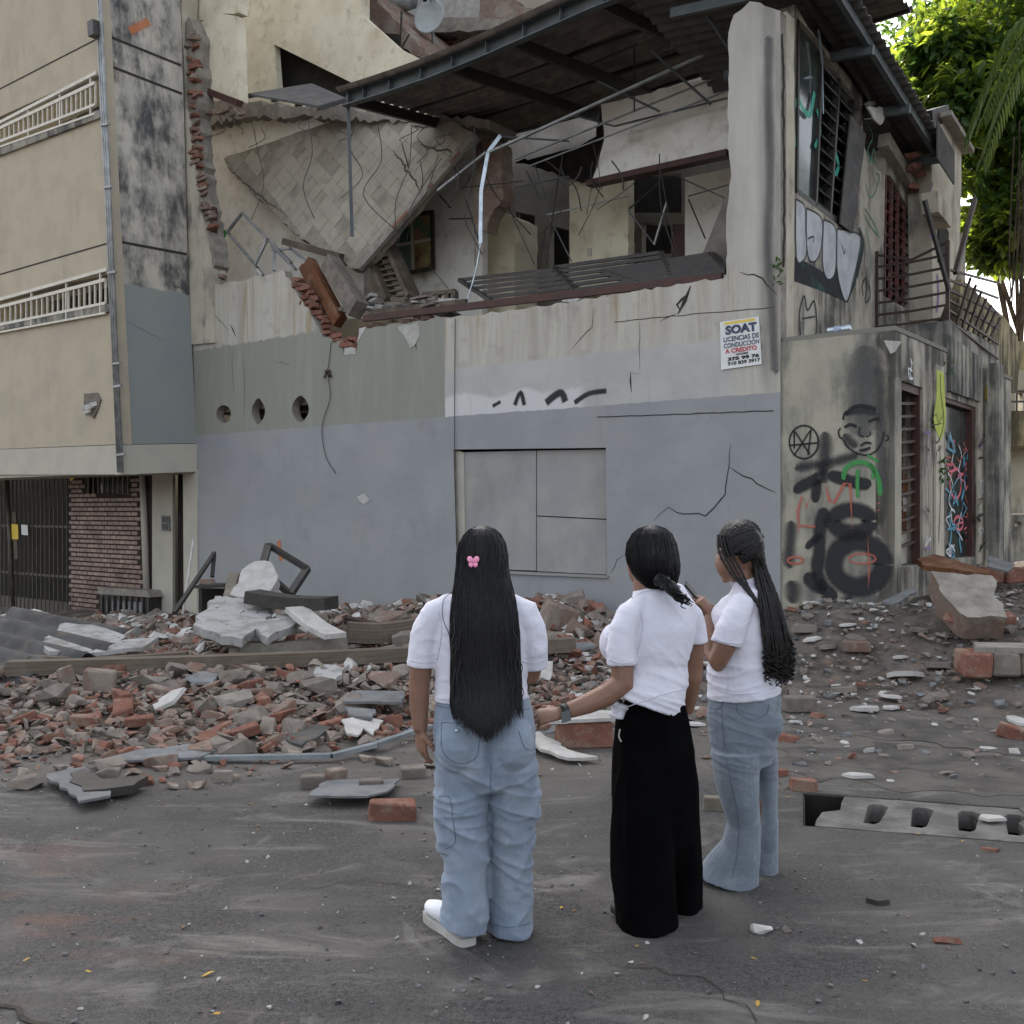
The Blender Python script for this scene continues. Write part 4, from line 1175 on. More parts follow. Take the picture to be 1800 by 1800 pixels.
grating(180, 262, 1048, 1084, 9, bxo, o=GO + 0.27)
mb = MB()
for k in range(7):
    x = 187 + k * 9.5; prism(mb, FA, FA.pxs([(x, 1056 + k * .4), (x + 5, 1056 + k * .4), (x + 5, 1076 + k * .4), (x, 1076 + k * .4)], GO + 0.256), GO + 0.258, GO + 0.251)
mb.obj('meter', MT['plate'], bxo)
mb = MB(); tube(mb, [FA.W(250, 815, GO + 0.06), FA.W(258, 1040, GO + 0.06)], 0.07, 8); mb.obj('drain_pipe', MT['beam'], apt)
apart('pilaster', FA, [(gx(305), GZ), (gx(305), 2.6), (gx(269), 2.6), (gx(269), GZ)], GO + 0.02, GO - 0.04, MT['beam'], ab=True)
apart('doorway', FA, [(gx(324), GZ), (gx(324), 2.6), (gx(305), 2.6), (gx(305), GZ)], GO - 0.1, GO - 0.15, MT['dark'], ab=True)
apart('pilaster', FA, [(FA.px(349, 950)[0], GZ), (FA.px(349, 950)[0], 2.4), (FA.px(324, 950)[0], 2.4), (FA.px(326, 950)[0], GZ)], 0.03, -0.03, MT['beam'], ab=True)
ib = apart('intercom', FA, [(283, 906), (297, 907), (298, 934), (284, 933)], GO + 0.05, GO + 0.021, MT['plate'])
mb = MB()
for k in range(4): prism(mb, FA, FA.pxs([(285 + 6 * (k % 2), 909 + 12 * (k // 2)), (289 + 6 * (k % 2), 909 + 12 * (k // 2)), (289 + 6 * (k % 2), 918 + 12 * (k // 2)), (285 + 6 * (k % 2), 918 + 12 * (k // 2))], GO + 0.055), GO + 0.056, GO + 0.051)
mb.obj('button', MT['black_steel'], ib)
# gate
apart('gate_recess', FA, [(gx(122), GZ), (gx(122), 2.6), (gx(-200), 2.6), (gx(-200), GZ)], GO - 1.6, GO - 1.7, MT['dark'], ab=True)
mb = MB()
for y in (838, 925, 1010):
    a = FA.px(60, y, GO)[1]; beam(mb, FA.w(gx(124), a, GO - 0.02), FA.w(gx(-120), a, GO - 0.02), 0.03, 0.05)
gate = mb.obj('gate', MT['bar_gold'], apt)
for k in range(36):
    a = gx(126) + (gx(-110) - gx(126)) * k / 35
    mb = MB(); beam(mb, FA.w(a, -0.85, GO), FA.w(a, 2.5, GO), 0.02, 0.02, up=FA.N); mb.obj('bar', MT['bar_gold'], gate)
mb = MB(); tube(mb, [FA.W(12, 830, GO + 0.08), FA.W(24, 1090, GO + 0.08)], 0.05, 8); mb.obj('gate_pole', MT['bar_gold'], gate)
def card(name, q, mat, label, cat, o=GO + 0.06):
    mb = MB(); prism(mb, FA, FA.pxs(q, o), o, o - 0.01); return tag(mb.obj(name, MT[mat]), label, cat)
card('gate_notice', [(20, 921), (31, 922), (32, 948), (21, 948)], 'yellow', 'yellow printed notice hung on the dark barred gate', 'notice')
card('gate_plate', [(37, 922), (48, 923), (49, 941), (38, 940)], 'paper', 'small white plate on dark gate beside the yellow notice', 'plate')
card('gate_board', [(20, 900), (27, 900), (31, 983), (25, 983)], 'plank', 'narrow brown board strapped behind the yellow notice', 'board', GO + 0.04)
mb = MB(); prism(mb, FA, FA.pxs([(121, 834), (137, 834), (124, 846)], GO + 0.08), GO + 0.08, GO + 0.06); tag(mb.obj('warning_sign', MT['yellow']), 'orange triangular sign at the gate top beside bricks', 'sign')

# tall hidden mass behind the house, added to keep sun off the street
for nm, s0, s1, z0, z1, o0, o1 in (('sun_blocker', 8.2, 26.0, 9.0, 19.0, -7.5, -14.0), ('sun_blocker', 11.9, 26.0, -1.0, 19.0, -3.5, -7.4)):
    apart(nm, FA, [(s0, z0), (s1, z0), (s1, z1), (s0, z1)], o0, o1, MT['beige'], ab=True)
a1 = LF.px(316, -60)

# ================================================================ house behind the canopy, with satellite dish
rear = thing('rear_house', FA.w(4, 3.6, -7.5), 'unfinished brick and concrete house rising behind the canopy roof', 'house')
def rp(name, px, o0, o1, mat, **k): return wall(name, FA, px, o0, o1, mat, parent=rear, **k)
wall('wall', FA, [(4.3, 3.0), (8.1, 3.0), (8.1, 18.5), (4.3, 18.5)], -7.4, -11.0, MT['grey_old'], ab=True, parent=rear)  # unseen upper height added to shade the street from the sun
rp('broken_slab', [(575, -20), (640, -20), (735, 78), (760, 100), (742, 106), (700, 80), (655, 48), (572, 8)], -3.6, -5.5, MT['brick_dusty'], amp=0.04, step=0.15)
rp('upper_face', [(620, -40), (860, -40), (850, 36), (720, 40), (660, 34)], -5.6, -5.8, MT['plaster'])
rp('ledge', [(650, 34), (960, 30), (955, 46), (700, 62), (690, 56)], -5.2, -6.4, MT['concrete'], amp=0.03, step=0.2)
bk = rp('brick_face', [(700, 50), (960, 40), (900, 120), (830, 190), (740, 130), (720, 100)], -5.7, -5.9, MT['mortar'])
i = 0
rr = random.Random(3)
for y in range(46, 150, 7):
    for x in range(700, 960, 15):
        xx = x + (7 if (y // 7) % 2 else 0)
        if rr.random() < 0.22 or y > 60 + (960 - xx) * 0.55 or xx < 715: continue
        place(rr.choice(BRKD + BRK), 'brick', Matrix.Translation(FA.W(xx, y - (xx - 830) * 0.03, -5.68 + rr.uniform(-.02, .04))) @ M3 @ Euler((0, rr.uniform(-.05, .05), rr.uniform(-.1, .1))).to_matrix().to_4x4(), bk)
rp('brick_pier', [(842, -10), (880, -10), (940, 20), (950, 34), (842, 36)], -5.5, -5.7, MT['brick_dusty'], amp=0.03, step=0.15)
rp('roof_edge', [(700, -60), (1300, -60), (1300, -40), (700, -40)], -5.4, -6.2, MT['concrete'])
mb = MB(); tube(mb, smooth_line([tuple(FA.W(x, y, -5.0)) for x, y in ((700, 98), (716, 97), (740, 106), (765, 118))], 5), 0.06, 7); mb.obj('pipe', MT['alu_dull'], rear)
mb = MB(); tube(mb, [FA.W(676, 8, -4.8), FA.W(700, 6, -4.8), FA.W(724, 0, -4.8)], [0.19, 0.2, 0.19], 12); tag(mb.obj('metal_duct', MT['alu_dull']), 'short fat metal duct jutting out above the broken slab', 'duct')
for a, b in (((651, 70), (651, 97)), ((655, 106), (715, 137)), ((720, 60), (668, 150)), ((706, 20), (704, 80))):
    mb = MB(); beam(mb, FA.W(a[0], a[1], -3.6), FA.W(b[0], b[1], -3.6), 0.03, 0.03); mb.obj('hanging_rod', MT['alu_dull'] if a[0] < 660 else MT['black_steel'], rear)
# dish
dc = FA.W(757, 34, -4.4); dish = thing('satellite_dish', dc + Vector((0, 0.3, -0.5)), 'grey satellite dish high above the broken slab edge', 'satellite dish')
dn = Vector((-0.25, -0.93, 0.28)).normalized(); dx_ = dn.cross(Vector((0, 0, 1))).normalized(); dy_ = dx_.cross(dn)
mb = MB(); vv = [dc]; ff = []
for j in range(1, 9):
    r = j / 8
    for k in range(28):
        a = 2 * math.pi * k / 28
        vv.append(dc + dx_ * (0.33 * r * math.cos(a)) + dy_ * (0.43 * r * math.sin(a)) + dn * (0.09 * r * r))
for k in range(28): ff.append((0, 1 + k, 1 + (k + 1) % 28))
for j in range(7):
    for k in range(28):
        a = 1 + j * 28 + k; b = 1 + j * 28 + (k + 1) % 28; ff.append((a, a + 28, b + 28, b))
mb.add(vv, ff, None, 0, True)
do = mb.obj('reflector', MT['dish'], dish); sm = do.modifiers.new('thick', 'SOLIDIFY'); sm.thickness = 0.02
mb = MB(); tube(mb, [dc + dy_ * 0.40 + dn * 0.08, dc + dn * 0.45 + dy_ * 0.15], 0.018, 6); tube(mb, [dc - dx_ * 0.1 + dy_ * 0.38 + dn * .08, dc + dn * 0.45 + dy_ * 0.15], 0.012, 6); mb.obj('arm', MT['dish'], dish)
mb = MB(); tube(mb, [dc + dn * 0.5 + dy_ * 0.17, dc + dn * 0.38 + dy_ * 0.12], 0.045, 8); mb.obj('feed_horn', MT['black_steel'], dish)
mb = MB(); tube(mb, [dc - dn * 0.02, dc - dn * 0.3 + Vector((0, 0, -0.5)), dc - dn * 0.9 + Vector((0, 0, -0.6))], 0.035, 7); mb.obj('mast', MT['dish'], dish)
# loose metal sheet lying on the broken floor edge
mb = MB(); q = [FA.W(436, 168, -0.6), FA.W(548, 150, -1.6), FA.W(608, 176, -1.0), FA.W(560, 190, -0.3)]
mb.add(q + [p + Vector((0, 0, 0.04)) for p in q], [(0, 1, 2, 3), (7, 6, 5, 4), (0, 4, 5, 1), (1, 5, 6, 2), (2, 6, 7, 3), (3, 7, 4, 0)])
sh = mb.obj('shutter_panel', MT['sheet_grey']); tag(sh, 'grey metal shutter sheet resting on the broken upper floor edge', 'shutter')
for t in (0.0, 0.35, 0.7, 1.0):
    mb = MB(); beam(mb, q[0].lerp(q[3], t) + Vector((0, 0, -0.02)), q[1].lerp(q[2], t) + Vector((0, 0, -0.02)), 0.06, 0.05); mb.obj('rib', MT['black_steel'], sh)
# ================================================================ side of the house
def sp(name, fr, px, o0, o1, mat, holes=(), parent=house, **k): return wall(name, fr, px, o0, o1, mat, holes, parent=parent, **k)
WQ = [(1400, 28), (1518, 166), (1490, 408), (1397, 338)]       # louvre window
W2Q = [(1556, 262), (1600, 336), (1598, 545), (1553, 520)]
def sz(x, y): return SI.px(x, y)
top_line = [(0.42, 7.75), (3.0, 7.15), (3.0, 6.75), (3.55, 6.6), (3.6, 6.0)]
sidew = [(0.42, 3.3), (0.42, 7.75), (2.75, 7.2), (2.9, 6.7), (3.3, 6.55), (4.0, 6.6), (5.2, 6.2), (5.4, 5.5), (6.2, 5.4), (6.4, 6.6), (8.2, 6.6), (8.2, 3.3)]
smb = MB()
prism(smb, SI, jag(sidew, 0.02, 0.2, 4, True), 0.0, -0.2, [SI.pxs(WQ), SI.pxs(W2Q)], side_mi=1)
side = smb.obj('side_wall', [MT['side_old'], MT['concrete']], house)
# louvre window
lw = sp('window', SI, WQ, -0.14, -0.16, MT['glass'])
for k in range(12):
    v = (k + 0.5) / 12
    for u0, u1 in ((0.38, 0.62), (0.64, 0.84)):
        a, b = lerp4(WQ, u0, v), lerp4(WQ, u1, v)
        mb = MB(); beam(mb, SI.W(a[0], a[1], -0.08), SI.W(b[0], b[1], -0.08), 0.16, 0.012, up=(SI.N + Vector((0, 0, 1.2))).normalized()); mb.obj('slat', MT['steel'], lw)
for u in (0.0, 0.36, 0.63, 0.85, 1.0):
    a, b = lerp4(WQ, u, 0), lerp4(WQ, u, 1)
    mb = MB(); beam(mb, SI.W(a[0], a[1], -0.05), SI.W(b[0], b[1], -0.05), 0.05, 0.08, up=SI.N); mb.obj('mullion', MT['black_steel'], lw)
for v in (0.0, 1.0):
    a, b = lerp4(WQ, 0, v), lerp4(WQ, 1, v)
    mb = MB(); beam(mb, SI.W(a[0], a[1], -0.04), SI.W(b[0], b[1], -0.04), 0.06, 0.1); mb.obj('frame', MT['black_steel'], lw)
a, b = lerp4(WQ, 0.86, 0.3), lerp4(WQ, 1.12, 0.3)
sp('shutter', SI, [lerp4(WQ, 0.86, 0.22), lerp4(WQ, 1.1, 0.24), lerp4(WQ, 1.1, 0.98), lerp4(WQ, 0.86, 0.98)], 0.05, 0.03, MT['sheet_grey'], parent=lw)
sp('pane', SI, [lerp4(WQ, 0.02, 0.02), lerp4(WQ, 0.35, 0.02), lerp4(WQ, 0.35, 0.98), lerp4(WQ, 0.02, 0.98)], -0.06, -0.07, MT['glass'], parent=lw)
sp('glass_shard', SI, [(1412, 138), (1424, 132), (1430, 137), (1420, 139)], -0.05, -0.055, MT['alu'], parent=lw)
mb = MB(); beam(mb, SI.W(1439, 52, 0.02), SI.W(1446, 112, 0.02), 0.03, 0.02); beam(mb, SI.W(1446, 112, 0.02), SI.W(1447, 200, 0.02), 0.012, 0.012); mb.obj('bent_strip', MT['alu'], lw)
# broken pillar top next to it
sp('broken_pillar', SI, [(1466, 78), (1484, 74), (1500, 90), (1510, 150), (1505, 158), (1492, 145)], -0.02, -0.2, MT['cream_old'], amp=0.02, step=0.1)
brick_edge(SI, [(1500, 95), (1508, 150)], 6, -0.05, 0.03, seed=31)
# second window: dark red lattice
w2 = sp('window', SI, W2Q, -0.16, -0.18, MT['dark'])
lat = grain_mat('red_lattice', rgb(98, 56, 54), rgb(72, 50, 48), 5, 0.7, dirt=rgb(130, 118, 112), bump=0.1)
for k in range(13):
    v = (k + 0.3) / 13; a, b = lerp4(W2Q, 0, v), lerp4(W2Q, 1, v)
    mb = MB(); beam(mb, SI.W(a[0], a[1], -0.07), SI.W(b[0], b[1], -0.07), 0.14, 0.015, up=(SI.N + Vector((0, 0, 1.1))).normalized()); mb.obj('slat', lat, w2)
for k in range(5):
    u = k / 4; a, b = lerp4(W2Q, u, 0), lerp4(W2Q, u, 1)
    mb = MB(); beam(mb, SI.W(a[0], a[1], -0.03), SI.W(b[0], b[1], -0.03), 0.03, 0.05, up=SI.N); mb.obj('mullion', lat, w2)
mb = MB(); beam(mb, SI.W(1553, 246, 0.06), SI.W(1603, 330, 0.06), 0.16, 0.2); part('lintel', mb, MT['concrete'])
# torn flashing above the white strip
sp('torn_flashing', SI, [(1524, 188), (1562, 190), (1560, 200), (1548, 220), (1538, 212)], 0.2, 0.18, MT['plaster'], amp=0.02, step=0.1)
sp('torn_flashing', SI, [(1524, 180), (1556, 176), (1560, 186), (1530, 188)], 0.15, 0.1, MT['alu_dull'], amp=0.03, step=0.1)

# brick jumble and annex beyond
sp('plaster_patch', SI, [(1566, 250), (1612, 238), (1616, 330), (1600, 345)], -0.12, -0.3, MT['cream_old'], amp=0.03, step=0.15)
rr = random.Random(9)
for k in range(34):
    x = rr.uniform(1606, 1640); y = rr.uniform(232, 330)
    if x > 1644 - (y - 232) * 0.2: continue
    place(rr.choice(BRK), 'brick', Matrix.Translation(SI.W(x, y, rr.uniform(0.0, 0.25))) @ Euler((rr.uniform(-.3, .3), rr.uniform(-.3, .3), 0.9 + rr.uniform(-.4, .4))).to_matrix().to_4x4() @ Matrix.Scale(1.25, 4), side)
annex = thing('annex_wall', SI.w(9, 0.5, 0.4), 'tall narrow cream wall with brown coping behind the brick jumble', 'wall')
sp('wall', SI, [(1637, 232), (1652, 204), (1690, 268), (1690, 330), (1684, 480), (1652, 560), (1640, 560), (1638, 380)], 0.35, 0.0, MT['cream_old'], parent=annex)
mb = MB(); beam(mb, SI.W(1652, 202, 0.35), SI.W(1693, 268, 0.35), 0.35, 0.08); mb.obj('coping', MT['concrete'], annex)
mb = MB(); beam(mb, SI.W(1622, 212, 0.2), SI.W(1652, 202, 0.2), 0.3, 0.25); mb.obj('coping_end', MT['black_steel'], annex)
sp('window_hood', SI, [(1648, 335), (1675, 372), (1672, 400), (1650, 372)], 0.6, 0.36, MT['cream_old'], parent=annex)
sp('window', SI, [(1650, 380), (1668, 408), (1666, 470), (1650, 460)], 0.37, 0.34, MT['dark'], parent=annex)

# side eave: corrugated sheet sloping down toward the street, serrated edge
def eave(t, m): return SI.w(t, 7.98 - 0.19 * t - 0.10 * m + 0.05 + 0.03 * math.sin(t * 2 * math.pi / 0.177), m)
mb = MB(); vv = []; ff = []; uu = []
nt, nm = 160, 6
for j in range(nm + 1):
    for i in range(nt + 1):
        t = -0.5 + 5.4 * i / nt; m_ = -2.0 + 2.62 * j / nm
        if t < 0.0: m_ = min(m_, 0.62)
        vv.append(eave(t, m_)); uu.append((t, m_))
for j in range(nm):
    for i in range(nt):
        a = j * (nt + 1) + i; ff.append((a, a + 1, a + nt + 2, a + nt + 1))
mb.add(vv, ff, uu, 0, True)
ev = mb.obj('eave_roof', MT['sheet_grey'], house); sm = ev.modifiers.new('thick', 'SOLIDIFY'); sm.thickness = 0.012
def eave0(t, m, dz): return SI.w(t, 7.98 - 0.19 * t - 0.10 * m + dz, m)
for m_ in (0.12, 0.48):
    mb = MB(); beam(mb, eave0(-0.4, m_, -0.06), eave0(4.8, m_, -0.06), 0.07, 0.12); mb.obj('purlin', MT['black_steel'] if m_ < 0.3 else MT['steel'], ev)
for t in (0.1, 1.6, 3.1, 4.6):
    mb = MB(); beam(mb, eave0(t, -1.5, -0.15), eave0(t, 0.55, -0.15), 0.07, 0.12); mb.obj('rafter', MT['steel'], ev)
mb = MB(); prism(mb, SI, [(4.1, 6.75), (5.0, 6.6), (5.0, 7.1), (4.1, 7.3)], 0.64, 0.62); mb.obj('fascia_sheet', MT['sheet_grey'], ev)

# lower storey that steps out
LZ = 3.63
mb = MB()
prism(mb, FA, [(0.004, 0.0), (0.004, LZ), (-1.3, LZ), (-1.3, 0.0)], -0.02, -0.28)
pier = mb.obj('pier_wall', MT['panel'], house)
D1 = [(1573, 664), (1622, 682), (1622, 992), (1573, 1000)]
D2 = [(1662, 698), (1716, 716), (1716, 978), (1662, 985)]
D3 = [(1732, 706), (1754, 712), (1754, 962), (1732, 966)]
psw = [(0.02, 0.3), (0.02, LZ - 0.002), (5.6, LZ - 0.002), (5.6, 0.3)]
mb = MB(); prism(mb, PS, psw, 0.0, -0.2, [PS.pxs(D1), PS.pxs(D2), PS.pxs(D3)])
low = mb.obj('shopfront_wall', MT['side_old'], house)
mb = MB(); q = [FA.w(-0.01, LZ + 0.003, -0.03), FA.w(-1.31, LZ + 0.003, -0.03), PS.w(5.6, LZ + 0.003, 0.02), SI.w(5.6, LZ + 0.003, -0.05)]
mb.add(q + [p + Vector((0, 0, 0.05)) for p in q], [(3, 2, 1, 0), (4, 5, 6, 7), (0, 1, 5, 4), (1, 2, 6, 5), (2, 3, 7, 6), (3, 0, 4, 7)]); mb.obj('ledge', MT['grey_old'], house)
sp('torn_membrane', PS, [(1553, 598), (1585, 600), (1574, 618), (1566, 622)], 0.03, 0.02, MT['plaster'], parent=low) 
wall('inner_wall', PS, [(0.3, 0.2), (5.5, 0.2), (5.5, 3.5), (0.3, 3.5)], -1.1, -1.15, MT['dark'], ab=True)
def door_fill(q, bars, mat, o, par=low, wood=True, tilt=0.0):
    fr_ = MB()
    for (u0, v0, u1, v1) in ((0, 0, .12, 1), (.88, 0, 1, 1), (.12, 0, .88, .05)):
        prism(fr_, PS, PS.pxs([lerp4(q, u0, v0), lerp4(q, u1, v0), lerp4(q, u1, v1), lerp4(q, u0, v1)], -0.03), -0.03, -0.12)
    d = fr_.obj('door', MT['brown'] if wood else MT['beam'], par)
    for k in range(bars):
        v = 0.06 + 0.9 * k / bars
        a, b = lerp4(q, 0.12, v), lerp4(q, 0.8, v - tilt)
        mb = MB(); beam(mb, PS.W(a[0], a[1], -0.08), PS.W(b[0], b[1], -0.08), 0.03, 0.03); mb.obj('bar', mat, d)
    return d
d1 = door_fill(D1, 13, MT['rust'], -0.08, tilt=0.03)
for (u0, v0, u1, v1, m_) in ((.3, .24, .72, .5, 'plank'), (.28, .5, .7, .62, 'timber'), (.3, .55, .52, .7, 'plaster'), (.28, .64, .66, .86, 'timber'), (.2, .8, .5, .98, 'beam'), (.55, .03, .86, .3, 'glass'), (.8, .3, .88, .95, 'glass')):
    a = [lerp4(D1, u0, v0), lerp4(D1, u1, v0 + .01), lerp4(D1, u1, v1), lerp4(D1, u0, v1)]
    wall('board', PS, a, -0.16 - 0.03 * RND.random(), -0.22, MT[m_], parent=d1)
d2 = sp('window', PS, D2, -0.1, -0.13, MT['glass'], parent=low)
wall('window_frame', PS, [lerp4(D2, .86, 0), lerp4(D2, 1, 0), lerp4(D2, 1, 1), lerp4(D2, .86, 1)], -0.02, -0.1, MT['brown'], parent=d2)
wall('window_frame', PS, [lerp4(D2, 0, 0), lerp4(D2, .86, 0), lerp4(D2, .86, .03), lerp4(D2, 0, .03)], -0.02, -0.1, MT['brown'], parent=d2)
d3 = sp('door', PS, D3, -0.05, -0.1, MT['brown'], parent=low)
for k in range(14):
    v = k / 13; a, b = lerp4(D3, 0, v), lerp4(D3, 1, v)
    mb = MB(); beam(mb, PS.W(a[0], a[1], -0.03), PS.W(b[0], b[1], -0.03), 0.03, 0.03); mb.obj('bar', MT['plank'], d3)
for u in (0.0, 0.5, 1.0):
    a, b = lerp4(D3, u, 0), lerp4(D3, u, 1)
    mb = MB(); beam(mb, PS.W(a[0], a[1], -0.03), PS.W(b[0], b[1], -0.03), 0.03, 0.03, up=PS.N); mb.obj('bar', MT['plank'], d3)
# shop pilasters and fluted fascia
for x0, x1, o_ in ((1641, 1655, 0.03), (1716, 1730, 0.03), (1722, 1731, 0.25)):
    mb = MB(); prism(mb, PS, PS.pxs([(x0, 640), (x1, 646), (x1, 985), (x0, 992)]), o_, 0.001 if o_ < .1 else 0.1); mb.obj('pilaster', MT['cream_old'] if o_ < .1 else MT['grey_old'], low)
mb = MB()
for k in range(8):
    x = 1664 + k * 7; y = 590 + k * 5.2
    prism(mb, PS, PS.pxs([(x, y), (x + 5, y + 3.6), (x + 5, 690 + k * 2.4), (x, 688 + k * 2.4)]), 0.05, 0.001)
mb.obj('fluted_panel', MT['grey_old'], low)
mb = MB(); prism(mb, PS, PS.pxs([(1736, 680), (1754, 686), (1754, 706), (1736, 702)], 0.06), 0.06, 0.03); sg = mb.obj('shop_sign', MT['yellow']); tag(sg, 'small faded orange shop sign over brown door, far end', 'sign')

# balcony
bal = [(-0.0, 0.0)]
mb = MB(); prism(mb, SI, [(3.3, 3.69), (6.2, 3.69), (6.2, 4.25), (3.3, 4.25)], 1.0, 0.001); balc = mb.obj('balcony', MT['grey_old'], house)
def BP(m, z, t=3.34): return SI.w(t, z, m)
z0_, z1_ = 4.27, 5.3
for k in range(7):
    z = z0_ + (z1_ - z0_) * k / 6
    mb = MB(); dip = -0.14 if k == 6 else 0.0
    beam(mb, BP(0.02, z), BP(0.5, z + dip), 0.03, 0.03); beam(mb, BP(0.5, z + dip), BP(0.98, z + 0.03), 0.03, 0.03); mb.obj('rail', MT['rust'], balc)
for m_ in (0.02, 0.98):
    mb = MB(); beam(mb, BP(m_, z0_ - 0.03), BP(m_, z1_ + 0.05), 0.05, 0.05, up=SI.N); mb.obj('post', MT['rust'], balc)
for k in range(6):
    z = z0_ + (z1_ - z0_) * k / 6 * 0.8
    mb = MB(); beam(mb, BP(0.98, z), SI.w(5.9, z - 0.25 + 0.1 * k, 1.05), 0.03, 0.03); mb.obj('rail', MT['rust'], balc)
for k in range(7):
    t = 3.7 + 0.3 * k
    mb = MB(); beam(mb, SI.w(t, 4.25, 1.0), SI.w(t + 0.35, 4.95 - 0.05 * k, 1.1), 0.03, 0.03); mb.obj('bent_bar', MT['rust'], balc)
mb = MB(); beam(mb, SI.W(1679, 480, 1.0), SI.W(1714, 350, 1.0), 0.06, 0.06); tag(mb.obj('leaning_pole', MT['rust']), 'dark bent pole sticking up behind the rusty balcony', 'pole')
mb = MB(); beam(mb, SI.W(1625, 352, 0.8), SI.W(1668, 510, 1.0), 0.05, 0.05); tag(mb.obj('loose_rod', MT['black_steel']), 'black rod slanting across pink graffiti over the balcony', 'rod')

# can on the ledge
cn = thing('drink_can', FA.w(-0.62, LZ + 0.06, -0.2), 'silver blue drink can lying on the ledge above graffiti pier', 'can')
mb = MB(); p0 = FA.w(-0.50, LZ + 0.095, -0.16); p1 = FA.w(-0.76, LZ + 0.105, -0.2)
d = (p1 - p0)
tube(mb, [p0, p0 + d * .04, p0 + d * .96, p1], [0.034, 0.043, 0.043, 0.034], 14); mb.obj('body', MT['alu'], cn)
mb = MB(); tube(mb, [p0 + d * .3, p0 + d * .6], [0.0445, 0.0445], 14, cap=False); mb.obj('print', MT['blue_spray'] if False else grain_mat('can_print', rgb(96, 112, 150), rgb(170, 176, 188), 30, 0.4, bump=0), cn)

# ================================================================ graffiti
def nz_(t): return 0.5 + 0.5 * noise.noise(Vector((t, 1.7, 0.3)))
def strokes(fr, par, o, mat, lines, smooth=True):
    """each line: (points in px, width px)"""
    for pts, w in lines:
        mb = MB()
        ab = fr.pxs(pts, o)
        if smooth and len(ab) > 2: ab = smooth_line(ab, 7)
        dep = (fr.W(pts[0][0], pts[0][1], o)).y
        ws = w * dep / 1800 * (1.35 if 'spray' in mat or 'haze' in mat or mat == 'red_line' else 1.1)
        if len(ab) == 2: ab = [(ab[0][0] + (ab[1][0] - ab[0][0]) * k / 12, ab[0][1] + (ab[1][1] - ab[0][1]) * k / 12) for k in range(13)]
        cum = [0.0]
        for i_ in range(1, len(ab)): cum.append(cum[-1] + math.dist(ab[i_], ab[i_ - 1]))
        closed = math.dist(ab[0], ab[-1]) < 1e-4
        hw = max(1e-6, min(ws / 2, cum[-1] * .3))
        wl = [ws if closed else ws * max(.08, math.sqrt(max(0.0, 1 - (1 - min(1.0, min(c_, cum[-1] - c_) / hw)) ** 2))) * (0.9 + 0.2 * nz_(c_ * 9 + len(pts))) for c_ in cum]
        ribbon(mb, fr, ab, wl, o)
        mb.obj('graffiti', MT[mat], par)
def circ(cx, cy, rx, ry, n=14, a0=0.0, a1=2 * math.pi): return [(cx + rx * math.cos(a0 + (a1 - a0) * k / n), cy + ry * math.sin(a0 + (a1 - a0) * k / n)) for k in range(n + 1)]
o = -0.0165
strokes(FA, pier, -0.0178, 'grey_wash', [([(1522, 606), (1520, 660), (1516, 720), (1512, 770)], 78), ([(1545, 640), (1548, 780), (1550, 860)], 26)])
strokes(FA, pier, o, 'black_haze', [([(1452, 758), (1450, 800), (1446, 850)], 30), ([(1396, 822), (1450, 815), (1510, 800)], 20), ([(1395, 860), (1440, 838), (1448, 820)], 26), ([(1436, 830), (1434, 860), (1432, 880)], 22), ([(1455, 832), (1500, 848), (1528, 856)], 20),
     ([(1385, 1000), (1390, 940), (1392, 915)], 26), ([(1390, 1060), (1394, 1040), (1390, 1020)], 32), ([(1500, 1052), (1470, 1062), (1440, 1050)], 22)])
o = -0.0135
strokes(FA, pier, o, 'black_spray', [([(1394, 864), (1425, 846), (1446, 838)], 17), ([(1455, 833), (1495, 846), (1532, 852)], 20), ([(1437, 842), (1434, 868), (1432, 884)], 15),
     ([(1452, 893), (1447, 905), (1441, 930), (1440, 970), (1436, 1000), (1446, 1030), (1470, 1052)], 22), ([(1446, 938), (1430, 950), (1416, 964)], 12), ([(1415, 1008), (1432, 1025), (1452, 1040)], 26),
     (circ(1497, 916, 33, 20, 16), 27), (circ(1508, 992, 44, 40, 18), 34)])
o = -0.0105
strokes(FA, pier, o, 'black_line', [(circ(1413, 777, 25.5, 29, 24), 3.2), ([(1396, 756), (1396, 790)], 3), ([(1426, 752), (1420, 802)], 3), ([(1396, 756), (1424, 800)], 3), ([(1426, 754), (1394, 803)], 3), ([(1386, 783), (1440, 778)], 3),
     ([(1486, 730), (1500, 716), (1520, 714), (1540, 720)], 7), ([(1482, 738), (1484, 728), (1490, 722)], 4), ([(1478, 752), (1474, 758), (1476, 768), (1482, 772)], 3), ([(1482, 772), (1490, 786), (1506, 796), (1524, 800), (1540, 792), (1550, 776), (1554, 758)], 3), ([(1556, 764), (1562, 770), (1556, 776)], 3),
     ([(1484, 752), (1494, 746), (1506, 750)], 5), ([(1526, 742), (1538, 736), (1546, 738)], 5), ([(1512, 750), (1510, 762), (1518, 768)], 2.5), ([(1522, 768), (1530, 764), (1528, 758)], 2.5), ([(1512, 784), (1522, 778), (1532, 780)], 4), ([(1510, 792), (1522, 790), (1530, 786)], 5)])
strokes(FA, pier, -0.012, 'black_haze', [([(1484, 762), (1492, 774), (1506, 786)], 22), ([(1488, 726), (1515, 722), (1540, 728)], 12)])
strokes(FA, pier, -0.009, 'green_spray', [([(1482, 844), (1488, 822), (1512, 812), (1534, 822), (1545, 846), (1547, 872)], 8), ([(1508, 824), (1507, 850), (1508, 876)], 6), ([(1528, 814), (1536, 830), (1532, 842)], 6), ([(1524, 800), (1545, 812)], 5)])
